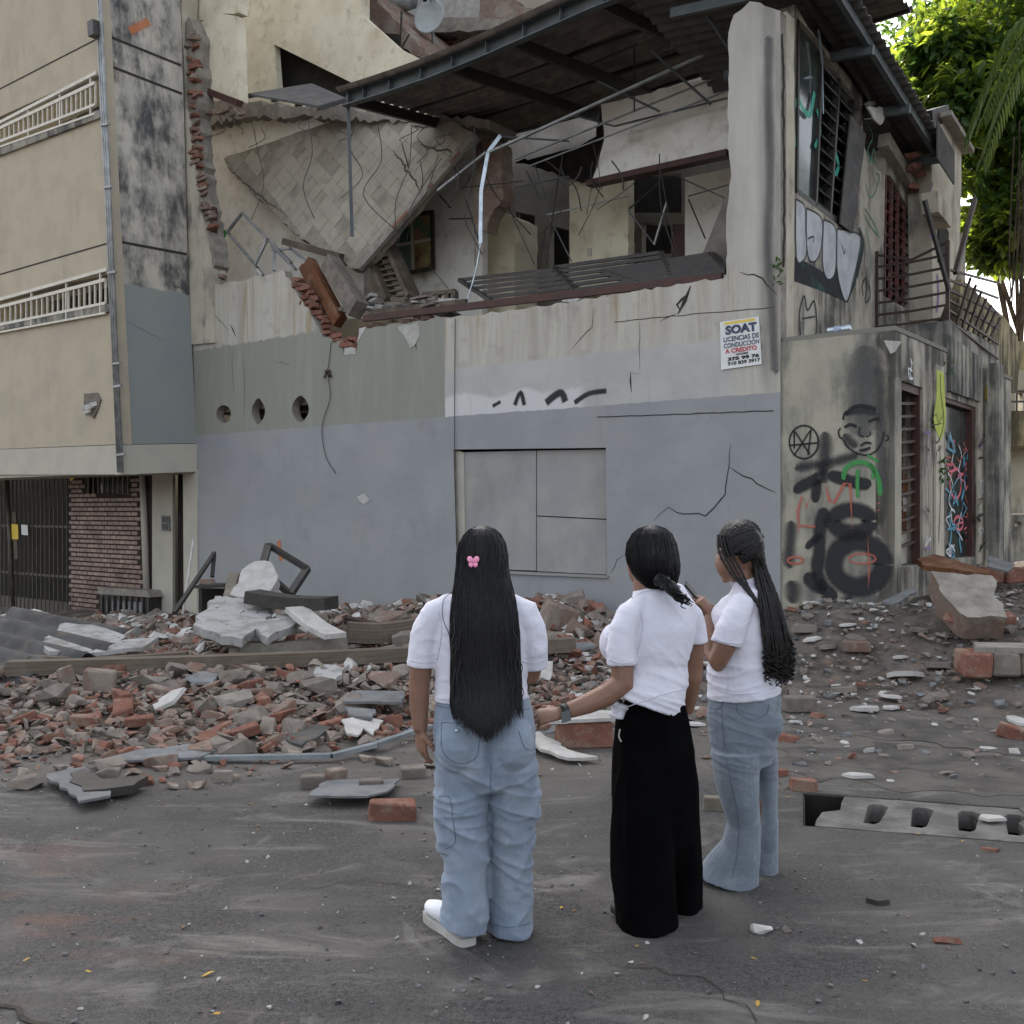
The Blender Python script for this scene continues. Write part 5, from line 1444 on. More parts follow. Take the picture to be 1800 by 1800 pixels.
strokes(FA, pier, -0.0075, 'red_line', [([(1404, 945), (1402, 900), (1410, 872), (1418, 892), (1424, 872)], 5), ([(1404, 924), (1434, 926)], 4), ([(1450, 846), (1458, 880), (1466, 884), (1484, 850), (1494, 850), (1498, 930)], 5), (circ(1398, 985, 14, 6, 10), 4), (circ(1516, 982, 24, 9, 12), 3), ([(1525, 934), (1528, 1000), (1526, 1040)], 3), ([(1544, 884), (1545, 886)], 5), ([(1544, 896), (1545, 898)], 5)], False)
strokes(FA, front, 0.005, 'grey_wash', [([(1352, 60), (1350, 160), (1354, 300), (1350, 420), (1356, 540), (1362, 660)], 22)])
# side wall pieces
o = 0.004
def blob(fr, par, o, mat, pts):
    mb = MB(); prism(mb, fr, smooth_line(fr.pxs(pts + [pts[0]]), 4)[:-1], o, o - 0.002, back=False); mb.obj('graffiti', MT[mat], par)
MT['fill_white'] = grain_mat('pale_graffiti_fill', rgb(170, 172, 176), rgb(150, 152, 156), 4, bump=0)
MT['fill_black'] = grain_mat('black_graffiti_fill', rgb(40, 44, 46), rgb(34, 36, 38), 4, bump=0, c3=rgb(44, 70, 66))
MT['fill_lime'] = grain_mat('lime_graffiti_fill', rgb(170, 178, 88), rgb(154, 162, 78), 6, bump=0)
def flat(fr, par, o, mat, pts): mb = MB(); prism(mb, fr, fr.pxs(pts), o, o - 0.002, back=False); mb.obj('graffiti', MT[mat], par)
flat(SI, side, 0.004, 'fill_black', [(1397, 452), (1420, 462), (1450, 480), (1474, 470), (1500, 440), (1512, 400), (1517, 440), (1503, 500), (1490, 532), (1440, 510), (1396, 494)])
for pts in ([(1399, 350), (1414, 362), (1416, 400), (1418, 440), (1412, 458), (1400, 452)], [(1418, 366), (1444, 384), (1444, 430), (1436, 456), (1424, 458), (1418, 430)], [(1448, 386), (1468, 400), (1470, 450), (1466, 484), (1454, 490), (1446, 460)],
            [(1472, 402), (1506, 410), (1512, 430), (1500, 490), (1488, 530), (1476, 500), (1471, 460)]):
    blob(SI, side, 0.0065, 'fill_white', pts)
    strokes(SI, side, 0.0085, 'black_line', [(pts + [pts[0]], 3.2)])
strokes(SI, side, 0.009, 'black_line', [([(1420, 420), (1430, 416), (1430, 426)], 3), ([(1480, 430), (1484, 446), (1486, 436)], 3), ([(1510, 400), (1518, 430), (1506, 490)], 7), ([(1408, 590), (1406, 550), (1414, 520), (1420, 545), (1432, 530), (1436, 580), (1426, 600)], 4), ([(1410, 560), (1434, 556)], 3),
     ([(1518, 520), (1516, 500), (1524, 490), (1522, 530), (1530, 520), (1528, 500)], 3.5)])
strokes(SI, lw, -0.03, 'teal_spray', [([(1402, 168), (1412, 192), (1424, 200), (1432, 160)], 11), ([(1398, 260), (1396, 200), (1402, 170)], 7), ([(1436, 190), (1442, 230), (1432, 260)], 8), ([(1466, 262), (1474, 290), (1468, 310)], 10), ([(1494, 300), (1498, 350)], 7)])
strokes(SI, side, 0.01, 'green_line', [([(1524, 214), (1534, 240), (1526, 262), (1534, 282), (1542, 290)], 2.5), ([(1522, 320), (1528, 345), (1538, 340), (1546, 310), (1540, 305)], 2.5), ([(1520, 366), (1530, 380), (1540, 400), (1546, 420)], 2.5), ([(1520, 376), (1530, 396), (1544, 414)], 2.5), ([(1522, 400), (1530, 440), (1530, 490)], 2.5), ([(1524, 262), (1530, 285), (1536, 262), (1540, 285)], 2.5)])
strokes(SI, side, 0.01, 'pink_spray', [([(1622, 470), (1624, 430), (1620, 410)], 12), ([(1623, 545), (1622, 500), (1624, 470)], 12), ([(1636, 470), (1640, 500), (1638, 540)], 8)])
strokes(SI, annex, 0.36, 'purple_spray', [([(1640, 320), (1634, 350), (1638, 390)], 5), ([(1630, 360), (1640, 400), (1634, 420)], 6), ([(1648, 480), (1650, 520), (1646, 550)], 9)])
# shopfront
flat(PS, low, 0.034, 'fill_lime', [(1642, 650), (1654, 656), (1658, 730), (1655, 760), (1648, 776), (1638, 750), (1636, 735), (1641, 700)])
strokes(PS, low, 0.038, 'black_line', [([(1641, 652), (1640, 700), (1635, 735), (1640, 762), (1648, 778), (1657, 755), (1659, 730), (1654, 690), (1653, 656)], 3), ([(1638, 738), (1646, 728), (1650, 742), (1657, 730)], 2), ([(1638, 748), (1656, 744)], 2), ([(1645, 665), (1646, 690)], 4), ([(1644, 780), (1640, 850), (1642, 960)], 3), ([(1652, 780), (1654, 850), (1650, 960)], 3), ([(1634, 780), (1632, 860), (1634, 980)], 2), ([(1628, 800), (1631, 830), (1628, 870), (1631, 920)], 2)])
strokes(PS, d2, -0.096, 'pink_spray', [(circ(1680, 850, 10, 26, 10), 5), (circ(1685, 920, 8, 12, 10), 5)])
strokes(PS, d2, -0.092, 'blue_spray', [([(1694, 800), (1696, 850), (1690, 880)], 9), ([(1668, 900), (1672, 940), (1666, 972)], 8), ([(1686, 945), (1690, 972)], 9), ([(1680, 870), (1684, 890)], 8)])
strokes(PS, d2, -0.088, 'white_spray', [([(1670, 760), (1676, 790), (1672, 820)], 3), ([(1684, 780), (1690, 800), (1684, 830)], 3), ([(1666, 830), (1674, 850), (1668, 880), (1676, 900)], 3), ([(1690, 900), (1684, 930), (1692, 950)], 3)])

rg = random.Random(14)
for k in range(46):
    u, v = rg.uniform(.06, .8), rg.uniform(.25, .96)
    c0 = lerp4(D2, u, v); pts = [(c0[0] + rg.uniform(-7, 7), c0[1] + rg.uniform(-16, 16)) for _ in range(rg.randint(3, 5))]
    strokes(PS, d2, -0.086 + 0.0012 * k * .3, rg.choice(['pink_spray', 'blue_spray', 'white_spray', 'red_line', 'blue_spray', 'pink_spray', 'black_line']), [(pts, rg.uniform(1.5, 5))])
for k in range(26):
    x, y = rg.choice([(1630, 0), (1650, 0), (1722, 0), (1726, 0), (1600, -380)]); y0 = rg.uniform(760, 960) if y == 0 else rg.uniform(640, 660)
    pts = [(x + rg.uniform(-6, 6), y0 + rg.uniform(-14, 14)) for _ in range(4)]
    strokes(PS, low, 0.044 + 0.0005 * k, rg.choice(['black_line', 'black_line', 'white_spray', 'purple_spray']), [(pts, rg.uniform(1.5, 3))])
for k in range(16):
    x, y = rg.uniform(1604, 1640), rg.uniform(380, 540)
    strokes(SI, side, 0.012 + 0.0006 * k, rg.choice(['pink_spray', 'purple_spray', 'black_line', 'white_spray', 'pink_spray']), [([(x + rg.uniform(-8, 8), y + rg.uniform(-22, 22)) for _ in range(4)], rg.uniform(2, 8))])
# ================================================================ ruin further along the street
ruin = thing('ruined_building', PS.w(8, 0.5, 0), 'mossy roofless cream building further along the street', 'building')
wall('wall', SI, [(1640, 1000), (1690, 492), (1715, 512), (1745, 538), (1772, 566), (1796, 604), (1788, 690), (1757, 692), (1757, 940)], 0.3, 0.05, MT['moss'], parent=ruin, amp=0.03, step=0.3, seed=3, holes=[[(1722, 632), (1731, 638), (1731, 692), (1722, 690)], [(1738, 646), (1747, 652), (1747, 696), (1738, 694)], [(1764, 655), (1772, 662), (1772, 720), (1764, 716)]])
far = Frame((0, 25, 0), (1, 0, 0)); far.N = Vector((0, -1, 0))
wall('front_wall', far, [(1755, 640), (1815, 655), (1900, 660), (1900, 1010), (1750, 1010)], 0.0, -0.3, MT['cream_old'], parent=ruin, holes=[[(1758, 820), (1776, 820), (1776, 905), (1758, 905)], [(1785, 690), (1800, 690), (1800, 735), (1785, 735)]])
wall('inner_wall', far, [(1740, 600), (1950, 600), (1950, 1010), (1740, 1010)], -3.0, -3.1, MT['moss'], parent=ruin)
wall('balcony', far, [(1756, 722), (1900, 722), (1900, 782), (1780, 785), (1756, 776)], 1.6, -0.0, MT['moss'], parent=ruin)
bl_ = None
mb = MB(); beam(mb, far.W(1756, 688, 1.6), far.W(1900, 688, 1.6), 0.05, 0.05); beam(mb, far.W(1756, 706, 1.6), far.W(1900, 706, 1.6), 0.04, 0.04); bl_ = mb.obj('balcony_railing', MT['black_steel'], ruin)
for k in range(9):
    x = 1758 + k * 14; mb = MB(); beam(mb, far.W(x, 688, 1.6), far.W(x, 723, 1.6), 0.035, 0.035, up=(0, 1, 0)); mb.obj('bar', MT['black_steel'], bl_)
wall('low_wall', far, [(1758, 905), (1900, 900), (1900, 1010), (1758, 1010)], 3.0, 2.7, MT['grey_old'], parent=ruin, holes=[[(1770, 916), (1776, 916), (1776, 926), (1770, 926)], [(1784, 917), (1794, 917), (1794, 925), (1784, 925)]])
# ================================================================ rubble
def hull_mesh(name, pts, mat, bevel=0.0):
    bm = bmesh.new()
    vs = [bm.verts.new(p) for p in pts]
    res = bmesh.ops.convex_hull(bm, input=vs)
    bmesh.ops.delete(bm, geom=[v for v in bm.verts if not v.link_faces], context='VERTS')
    bmesh.ops.dissolve_limit(bm, angle_limit=0.12, verts=bm.verts[:], edges=bm.edges[:])
    me = bpy.data.meshes.new(name); bm.to_mesh(me); bm.free()
    if mat: me.materials.append(MT[mat])
    return me
def chunk_mesh(name, seed, mat, sx=1.0, sy=0.75, sz=0.55, n=15):
    r = random.Random(seed)
    pts = []
    for _ in range(n):
        v = Vector((r.gauss(0, 1), r.gauss(0, 1), r.gauss(0, 1)))
        m_ = max(abs(v.x), abs(v.y), abs(v.z)); w = 0.55
        v = v.normalized() * (1 - w) + v / m_ * w
        pts.append((v.x * 0.5 * sx, v.y * 0.5 * sy, v.z * 0.5 * sz))
    return hull_mesh(name, pts, mat)
def shard_mesh(name, seed, mat, th=0.09):
    r = random.Random(seed)
    n = r.randint(5, 7); a0 = r.uniform(0, 6)
    ring = [(0.5 * r.uniform(0.6, 1.0) * math.cos(a0 + 6.283 * k / n), 0.34 * r.uniform(0.6, 1.0) * math.sin(a0 + 6.283 * k / n)) for k in range(n)]
    return hull_mesh(name, [(x, y, -th / 2) for x, y in ring] + [(x * 0.93, y * 0.93, th / 2) for x, y in ring], mat)
def unit_brick(name, seed, mat):
    me = brick_mesh(name, 1.0, 0.52, 0.34, mat, seed, 0.75, 0.045)
    return me
B_RED = [unit_brick('brick_fragment', i, 'brick') for i in range(8)]
B_DST = [unit_brick('brick_fragment', i + 40, 'brick_dusty') for i in range(8)]
CH = [chunk_mesh('mortar_chunk', i, 'chunk', 1, RND.uniform(.6, .9), RND.uniform(.4, .7)) for i in range(9)]
SHW = [shard_mesh('plaster_shard', i, 'plaster', 0.07) for i in range(7)]
SHG = [shard_mesh('sheet_shard', i + 9, 'plate', 0.05) for i in range(6)]
SHC = [shard_mesh('tile_shard', i + 30, 'chunk', 0.12) for i in range(6)]

def pose(x, y, sz, lift, r, flat=0.35):
    z = top_z(x, y)
    return Matrix.Translation((x, y, z + lift * sz)) @ Euler((r.uniform(-flat, flat), r.uniform(-flat, flat), r.uniform(0, 6.28))).to_matrix().to_4x4() @ Matrix.Diagonal((sz, sz * r.uniform(.8, 1.15), sz * r.uniform(.8, 1.2), 1))

def px_ground(px, py):
    """point where the view ray through a pixel meets the heaped ground"""
    d = Vector(((px - 900) / FPX, 1.0, (HOR - py) / FPX))
    y = 3.0
    while y < 40:
        p = Vector((d.x * y, y, EYE + d.z * y))
        if p.z <= top_z(p.x, p.y): return p
        y += 0.03
    return Vector((d.x * 20, 20, 0))

def ok_spot(x, y):
    s = fs(x, y); q = (x - C.x) * FA.N.x + (y - C.y) * FA.N.y
    if s > -0.3 and q < 0.12: return False                # inside the front wall
    qm = (x - C.x) * SI.N.x + (y - C.y) * SI.N.y
    t = (x - C.x) * V.x + (y - C.y) * V.y
    if t > -0.1 and qm < 1.45: return False               # inside the shopfront
    if 1.4 < x < 3.6 and 4.95 < y < 6.05: return False   # drain
    return abs(x) < 0.62 * y + 0.6

def density(x, y):
    yf = yfront(x)
    a = max(sstep(-0.25, 0.3, y - yf), 0.12 * sstep(-0.9, -0.2, y - yf)) * (1 - sstep(0.3, 2.0, x))
    b = 0.45 * sstep(7.8, 10.0, y) * sstep(0.2, 2.5, x)
    c = 0.10 * sstep(5.2, 8.0, y) * sstep(0.5, 2.0, x)
    return max(a, b, c)

rr = random.Random(77)
placed = []
def scatter(n, meshes, name, lab, cat, grp, s0, s1, lift, zone, tries=60000, sep=0.55, flat=0.35):
    k = 0
    while k < n and tries > 0:
        tries -= 1
        x, y = zone(rr)
        if not ok_spot(x, y) or rr.random() > density(x, y): continue
        f = rr.random() ** 1.7
        sz = s0 + (s1 - s0) * f
        if any((x - a) ** 2 + (y - b) ** 2 < (sep * (sz + c2) / 2) ** 2 for a, b, c2 in placed): continue
        placed.append((x, y, sz))
        o = place(rr.choice(meshes), name, pose(x, y, sz, lift, rr, flat))
        tag(o, lab, cat, grp); k += 1
def zoneL(r):
    y = 6.4 + 6.0 * r.random() ** 1.5
    return (r.uniform(-0.56 * y, 0.7), y)
def zoneR(r):
    y = 6.2 + 6.0 * r.random()
    return (r.uniform(0.6, 0.56 * y), y)

# ---- pieces one can point at: (px, py, size px, mesh kind, label)
def solo(px, py, wpx, mesh, name, label, cat, rot=None, sc=(1, 1, 1), lift=0.5, mat=None):
    p = px_ground(px, py)
    s = wpx * p.y / FPX
    e = rot or (0, 0, RND.uniform(0, 6))
    if mat: mesh = mesh.copy(); mesh.materials[0] = MT[mat]
    zs = [v.co.z for v in mesh.vertices]; h = -min(zs) * s * sc[2]
    o = place(mesh, name, Matrix.Translation((p.x, p.y, p.z + h * 0.92 * (1 + 0.0 * lift))) @ Euler(e).to_matrix().to_4x4() @ Matrix.Diagonal((s * sc[0], s * sc[1], s * sc[2], 1)))
    placed.append((p.x, p.y, s))
    return tag(o, label, cat)
rbk = brick_mesh('whole_brick', 1.0, 0.5, 0.42, 'brick', 5, 0.0, 0.05)
rb2 = brick_mesh('whole_brick', 1.0, 0.5, 0.5, 'brick_dusty', 6, 0.0, 0.03)
solo(690, 1440, 84, rbk, 'loose_brick', 'rough red brick lying on the street in front of grey sheet', 'brick', (0.03, 0, 0.08))
solo(1025, 1312, 96, rb2, 'masonry_block', 'red brick masonry block with white plastered top between two women', 'masonry block', (0, 0, 0.12), (1, .9, 1.0), mat='brick')
solo(550, 1385, 42, rb2, 'loose_brick', 'dark dusty half brick, first of three beside street', 'brick', (0, 0, 0.1), (1, 1, 1.1), mat='chunk')
solo(590, 1375, 38, rb2, 'loose_brick', 'pinkish dusty half brick next to dark half brick', 'brick', (0.1, 0.1, 0.9), (1, 1, 1.3))
solo(652, 1392, 42, rb2, 'loose_brick', 'grey mortar crusted brick behind the big red brick', 'brick', (0, 0.0, 0.2), (1, 1, 1.1), mat='chunk')
solo(640, 1320, 50, CH[1], 'mortar_block', 'large pale mortar block near the silver strip bend', 'masonry block', (0, 0, 0.5), (1, 1, 1.2))
solo(725, 1368, 44, rb2, 'loose_brick', 'tilted grey brick just below first woman hanging hand', 'brick', (0.1, 0, 0.35), (1, 1, 1), mat='chunk')
solo(640, 1338, 30, B_DST[2], 'loose_brick', 'small dusty brick piece below the pale mortar block', 'brick')
solo(672, 1345, 34, B_DST[3], 'loose_brick', 'tilted brown brick piece beside silver strip end', 'brick')
solo(1412, 1390, 44, rbk, 'loose_brick', 'orange brick half standing beside third woman jeans', 'brick', (0, 0, -0.1), (1, 1.1, 1.25))
solo(1372, 1365, 26, rbk, 'loose_brick', 'small orange brick piece touching third woman leg', 'brick', (0, 0, 0.6), (1, 1, 1.2))
solo(1405, 1250, 54, rb2, 'masonry_block', 'brown mortar covered block right of third woman hips', 'masonry block', (0, 0, 0.15), (1, 1, 1.0), mat='chunk')
solo(1260, 1425, 46, rb2, 'masonry_block', 'dark blackened block between black skirt and bell jeans', 'masonry block', (0, 0, -0.1), (1, .7, 1.1), mat='slab')
solo(1545, 1588, 56, SHC[1], 'asphalt_lump', 'flat black lump of asphalt on the street', 'lump', (0, 0, 0.2), (1, 1, 1.6), mat='black_steel')
solo(1338, 1640, 38, CH[2], 'plaster_lump', 'white plaster lump on the street, bottom right of women', 'plaster lump', (0, 0, 0.3), (1, 1, .9), mat='plaster')
solo(1384, 1640, 20, CH[3], 'stone', 'small beige stone next to white plaster lump', 'stone')
solo(1512, 1660, 16, CH[5], 'plaster_chip', 'tiny white plaster chip on open asphalt', 'plaster chip', mat='plaster')
solo(1666, 1662, 54, chunk_mesh('brick_chip', 5, 'brick', 1, .45, .28), 'brick_chip', 'long pink brick chip on the street near picture bottom', 'brick chip', (0, 0, -0.1))
solo(1742, 1498, 36, chunk_mesh('brick_chip', 6, 'brick', 1, .5, .25), 'brick_chip', 'red brick chip at the drain lower edge', 'brick chip', (0, 0, -0.2))
solo(1785, 1300, 60, rbk, 'loose_brick', 'orange brick lying slanted at the picture edge', 'brick', (0.1, 0.2, -0.6), (1, .8, 1))
solo(1655, 1440, 1, SHW[1], 'plaster_shard', 'x', 'x') if False else None
solo(1735, 1317, 44, SHW[2], 'plaster_shard', 'white rounded plaster shard above the drain', 'plaster shard', (0, 0, 0.1))
solo(1588, 1190, 92, SHW[3], 'plaster_slab', 'large pale grey tilted plaster piece in front of graffiti pier', 'plaster slab', (-0.25, 0.05, 0.2), (1, 1.0, 1.4))
solo(1505, 1145, 46, rb2, 'loose_brick', 'dusty orange brick left of pale plaster piece', 'brick', (0, 0, -0.15), (1, 1, .8))
solo(1415, 1110, 62, SHC[3], 'concrete_piece', 'flat thick concrete piece at the graffiti pier foot', 'concrete piece', (0, 0, 0.1), (1, .8, 1.6))
solo(45, 1385, 62, CH[4], 'masonry_block', 'rough beige masonry lump at the street edge, leftmost', 'masonry block', (0, 0, 0.2), (1, .9, .95), mat='chunk')
solo(195, 1372, 52, CH[6], 'masonry_block', 'grey rounded masonry lump beside bent white panel', 'masonry block', (0, 0, 0.7), (1, .8, .9))
solo(262, 1380, 24, B_RED[1], 'loose_brick', 'small orange white brick piece on the street', 'brick', (0.5, 0.3, 0.4), (1, 1, 1.6))
solo(392, 1375, 32, rb2, 'loose_brick', 'grey brown half brick standing alone on dusty street', 'brick', (0, 0, 0.05), (1, .8, 1.3), mat='chunk')
solo(120, 1205, 46, rb2, 'loose_brick', 'orange grey brick standing on end under plank', 'brick', (0, 1.2, 0.2), (1, 1, 1))
solo(175, 1215, 52, rb2, 'masonry_block', 'brick with mortar standing below the long plank', 'masonry block', (0, 0.1, 0.2), (1, 1, 1.5))
solo(260, 1205, 70, CH[0], 'masonry_block', 'big grey concrete lump under the long plank', 'masonry block', (0, 0, 0.2), (1, .8, 1), mat='concrete')
solo(410, 1245, 70, CH[7], 'concrete_chunk', 'large grey concrete chunk in the middle of brick heap', 'concrete chunk', (0, 0, 0.4), (1, .9, .9), mat='concrete')
solo(560, 1225, 70, CH[8], 'concrete_chunk', 'long beige concrete chunk behind grey bent sheet', 'concrete chunk', (0, 0, 0.2), (1, .7, .8))
solo(150, 1275, 52, rbk, 'loose_brick', 'flat red brick among rubble left of centre', 'brick', (0.1, 0, 0.1), (1, 1, .9))
solo(245, 1275, 50, rbk, 'loose_brick', 'long red brick leaning in the brick heap', 'brick', (0.1, -0.1, 0.3), (1, 1, .8))
solo(430, 1295, 52, rbk, 'loose_brick', 'orange brick with grey mortar crust, slanting', 'brick', (0.1, -0.3, 0.4), (1, 1, .9))
# masonry chunks by the front wall, behind the women
solo(980, 1108, 60, rb2, 'masonry_block', 'tan brick masonry block against wall beside first woman', 'masonry block', (0.2, 0.3, 0.5), (1, 1.2, 1.6), mat='brick_dusty')
solo(1020, 1125, 50, CH[2], 'masonry_block', 'tan broken block at wall between first two women', 'masonry block', (0, 0.3, 0.5), (1, 1, 1.3), mat='brick_dusty')
# large leaning slab by the shopfront
p0 = px_ground(1700, 1090)
ms = thing('masonry_slab', p0, 'thick concrete faced brick slab sloping in front of shopfront', 'masonry slab')
LS = Frame(P(1640, 1010, 10.1), Vector((1, -0.15, -0.02)), Vector((-0.30, 0.9, 0.55)))
if LS.N.z < 0: LS.N = -LS.N
ol = [(1636, 1003), (1700, 1010), (1745, 1012), (1748, 1040), (1764, 1070), (1770, 1085), (1700, 1085), (1672, 1060), (1650, 1028)]
mb = MB(); prism(mb, LS, jag(LS.pxs(ol), 0.03, 0.1, 3, True), 0.0, -0.26, side_mi=1); mb.obj('concrete_face', [MT['concrete'], MT['brick_dusty']], ms)
for k in range(4):
    q = LS.W(1684 + k * 24, 1086, -0.14) + Vector((0, -0.02, 0))
    place(BRK[k % 5], 'brick', Matrix.Translation(q) @ Euler((0.3, 0, -0.1)).to_matrix().to_4x4() @ Matrix.Scale(1.1, 4), ms)
# low brick block at right picture edge
p1 = px_ground(1765, 1190)
mb_ = thing('brick_wall_block', p1, 'low wall fragment of orange bricks with plaster cap, right edge', 'masonry block')
for k in range(4):
    place(brick_mesh('brick', 0.24, 0.34, 0.22, ('brick', 'chunk', 'brick_dusty', 'chunk')[k], 60 + k, 0, 0.012), 'brick', Matrix.Translation(p1 + Vector((-0.28 + 0.25 * k, 0.02 * k, 0.13))) @ Euler((0, 0, -0.12)).to_matrix().to_4x4(), mb_)
mb = MB(); FQ = Frame(p1 + Vector((0, 0, 0.25)), (1, -0.12, 0), (0.12, 1, 0)); FQ.N = Vector((0, 0, 1))
prism(mb, FQ, jag([(-0.3, -0.16), (0.65, -0.14), (0.7, 0.2), (-0.2, 0.22)], 0.02, 0.1, 2, True), 0.03, -0.02); mb.obj('plaster_layer', MT['concrete'], mb_)
p1b = px_ground(1785, 1036)
mb2_ = thing('brick_row', p1b, 'short row of upright orange bricks behind sloping slab', 'masonry block')
for k in range(3):
    place(brick_mesh('brick', 0.24, 0.2, 0.19, 'brick', 70 + k, 0, 0.015), 'brick', Matrix.Translation(p1b + Vector((-0.3 + 0.27 * k, 0, 0.18))) @ Euler((0, 0, 0.1)).to_matrix().to_4x4(), mb2_)

# white plaster cap on the masonry block between the women
p2 = px_ground(1025, 1312)
mb = MB(); FQ = Frame(p2 + Vector((0.02, 0.0, 0.205)), (1, 0.12, 0.02), (-0.12, 1, 0)); FQ.N = Vector((0, 0, 1))
prism(mb, FQ, jag([(-0.28, -0.13), (0.24, -0.12), (0.26, 0.14), (-0.26, 0.16)], 0.012, 0.08, 2, True), 0.014, -0.01); tag(mb.obj('plaster_flake', MT['plaster']), 'thin white plaster layer on top of the brick masonry block', 'plaster')

# ---- countable repeats
LB = 'broken red brick piece in the rubble heap'
scatter(150, B_RED, 'brick_fragment', LB, 'brick', 'broken red bricks in the heap', 0.10, 0.27, 0.10, zoneL, sep=0.5)
scatter(150, B_DST, 'dusty_brick_fragment', 'dust covered brick piece in the rubble heap', 'brick', 'dusty bricks in the heap', 0.10, 0.28, 0.10, zoneL, sep=0.5)
scatter(210, CH, 'mortar_chunk', 'grey mortar chunk in the rubble heap', 'mortar chunk', 'mortar chunks in the heap', 0.08, 0.36, 0.12, zoneL, sep=0.5)
def zoneF0(r):
    s_ = r.uniform(0.8, 12.5); q_ = 0.3 + 4.0 * r.random() ** 1.4
    w_ = FA.w(s_, 0, q_); return (w_.x, w_.y)
scatter(70, CH + SHC + B_DST, 'masonry_piece', 'broken masonry piece lying along the foot of grey wall', 'masonry piece', 'masonry pieces along the wall foot', 0.2, 0.55, 0.12, zoneF0, sep=0.5, flat=0.5)
scatter(16, SHC + SHG + SHW, 'broken_plate', 'larger broken slab piece tilted in the rubble heap', 'slab piece', 'larger slab pieces in the heap', 0.42, 0.8, 0.12, zoneL, sep=0.4, flat=0.45)
scatter(60, SHC + SHG, 'sheet_shard', 'grey flat sheet shard in the rubble heap', 'shard', 'grey shards in the heap', 0.14, 0.34, 0.05, zoneL, sep=0.5, flat=0.3)
scatter(120, SHW + SHC, 'plaster_shard', 'flat plaster shard scattered before the graffiti pier', 'plaster shard', 'plaster shards on the right', 0.10, 0.34, 0.04, zoneR, sep=0.5, flat=0.15)
scatter(50, CH, 'stone_chunk', 'grey stone chunk scattered before the graffiti pier', 'stone', 'stone chunks on the right', 0.06, 0.2, 0.12, zoneR, sep=0.6)
scatter(36, B_RED + B_DST, 'brick_bit', 'brick bit scattered before the graffiti pier', 'brick', 'brick bits on the right', 0.06, 0.17, 0.12, zoneR, sep=0.6)

# ---- the uncountable rest: small bits joined into a few masses
def mass(name, label, cat, src, n, s0, s1, zone, mats, dens=True, flat=0.6, lift=0.15, power=2.0):
    tmpl = []
    for me in src:
        tmpl.append(([v.co.copy() for v in me.vertices], [tuple(p.vertices) for p in me.polygons]))
    mb = MB(); k = 0; tries = n * 30
    while k < n and tries > 0:
        tries -= 1
        x, y = zone(rr)
        if not ok_spot(x, y): continue
        if dens and rr.random() > density(x, y): continue
        sz = s0 + (s1 - s0) * rr.random() ** power
        M_ = pose(x, y, sz, lift, rr, flat)
        tv, tf = rr.choice(tmpl)
        mb.add([M_ @ v for v in tv], tf, None, rr.randrange(len(mats))); k += 1
    return tag(mb.obj(name, [MT[m_] for m_ in mats]), label, cat, kind='stuff')
def zoneLs(r):
    y = 6.1 + 9.5 * r.random() ** 1.5
    return (r.uniform(-0.6 * y, 1.6), y)
def zoneRs(r):
    y = 5.2 + 8.0 * r.random() ** 1.1
    return (r.uniform(0.5, 0.6 * y), y)
CHs = [chunk_mesh('bit', i + 100, None, 1, .7, .5, 9) for i in range(6)]
SHs = [shard_mesh('bit', i + 100, None, 0.1) for i in range(4)]
mass('brick_rubble', 'mass of small crushed brick and mortar bits on the heap', 'rubble', CHs + SHs, 9000, 0.03, 0.15, zoneLs, ['brick', 'brick_dusty', 'chunk', 'chunk', 'brick_dusty'])
mass('fine_debris', 'fine pale debris scattered over the ground by the pier', 'debris', CHs + SHs, 3600, 0.02, 0.12, zoneRs, ['chunk', 'plaster', 'chunk', 'brick_dusty', 'plate'], flat=0.3, lift=0.1)
def zoneF(r):
    s_ = r.uniform(0.6, 13.5); q_ = 0.2 + 5.0 * r.random() ** 1.6
    w_ = FA.w(s_, 0, q_); return (w_.x, w_.y)
mass('wall_rubble', 'mass of broken brick and plaster heaped along the grey wall foot', 'rubble', CHs + SHs, 3200, 0.06, 0.34, zoneF, ['chunk', 'brick_dusty', 'plaster', 'chunk', 'brick'], dens=False, flat=0.7, lift=0.15)
def zoneS(r):
    y = 2.0 + 5.4 * r.random()
    return (r.uniform(-0.6 * y, 0.6 * y), y)
mass('gravel', 'tiny chips and grit scattered over the asphalt', 'gravel', CHs, 2400, 0.005, 0.03, zoneS, ['chunk', 'plaster', 'plate', 'brick_dusty', 'plate'], dens=False, flat=0.3, lift=0.2, power=3.5)
lf_m = grain_mat('fallen_leaf', rgb(178, 146, 60), rgb(150, 118, 52), 12, 0.7, bump=0)
lfm = hull_mesh('fallen_leaf', [(-.5, 0, .02), (-.2, .2, .1), (.2, .18, .06), (.5, 0, .0), (.2, -.18, .06), (-.2, -.2, .1), (0, 0, .0)], None); lfm.materials.append(lf_m)
for k, (x, y, s) in enumerate([(365, 1718, 26), (47, 1692, 16), (155, 1713, 14), (385, 1788, 24), (1385, 1405, 12), (1613, 1470, 15), (1692, 1482, 10), (987, 1600, 16), (1325, 1690, 14), (465, 1528, 8), (440, 1417, 14), (1120, 1668, 12), (1520, 1730, 14), (1332, 1770, 22)]):
    p = px_ground(x, y); s_ = s * p.y / FPX
    o_ = place(lfm, 'fallen_leaf', Matrix.Translation(p + Vector((0, 0, 0.012))) @ Euler((0.1, 0.1, RND.uniform(0, 6))).to_matrix().to_4x4() @ Matrix.Diagonal((s_, s_ * .8, s_ * .6, 1)))
    tag(o_, 'yellow fallen leaf on the asphalt', 'leaf', 'fallen leaves on the asphalt')

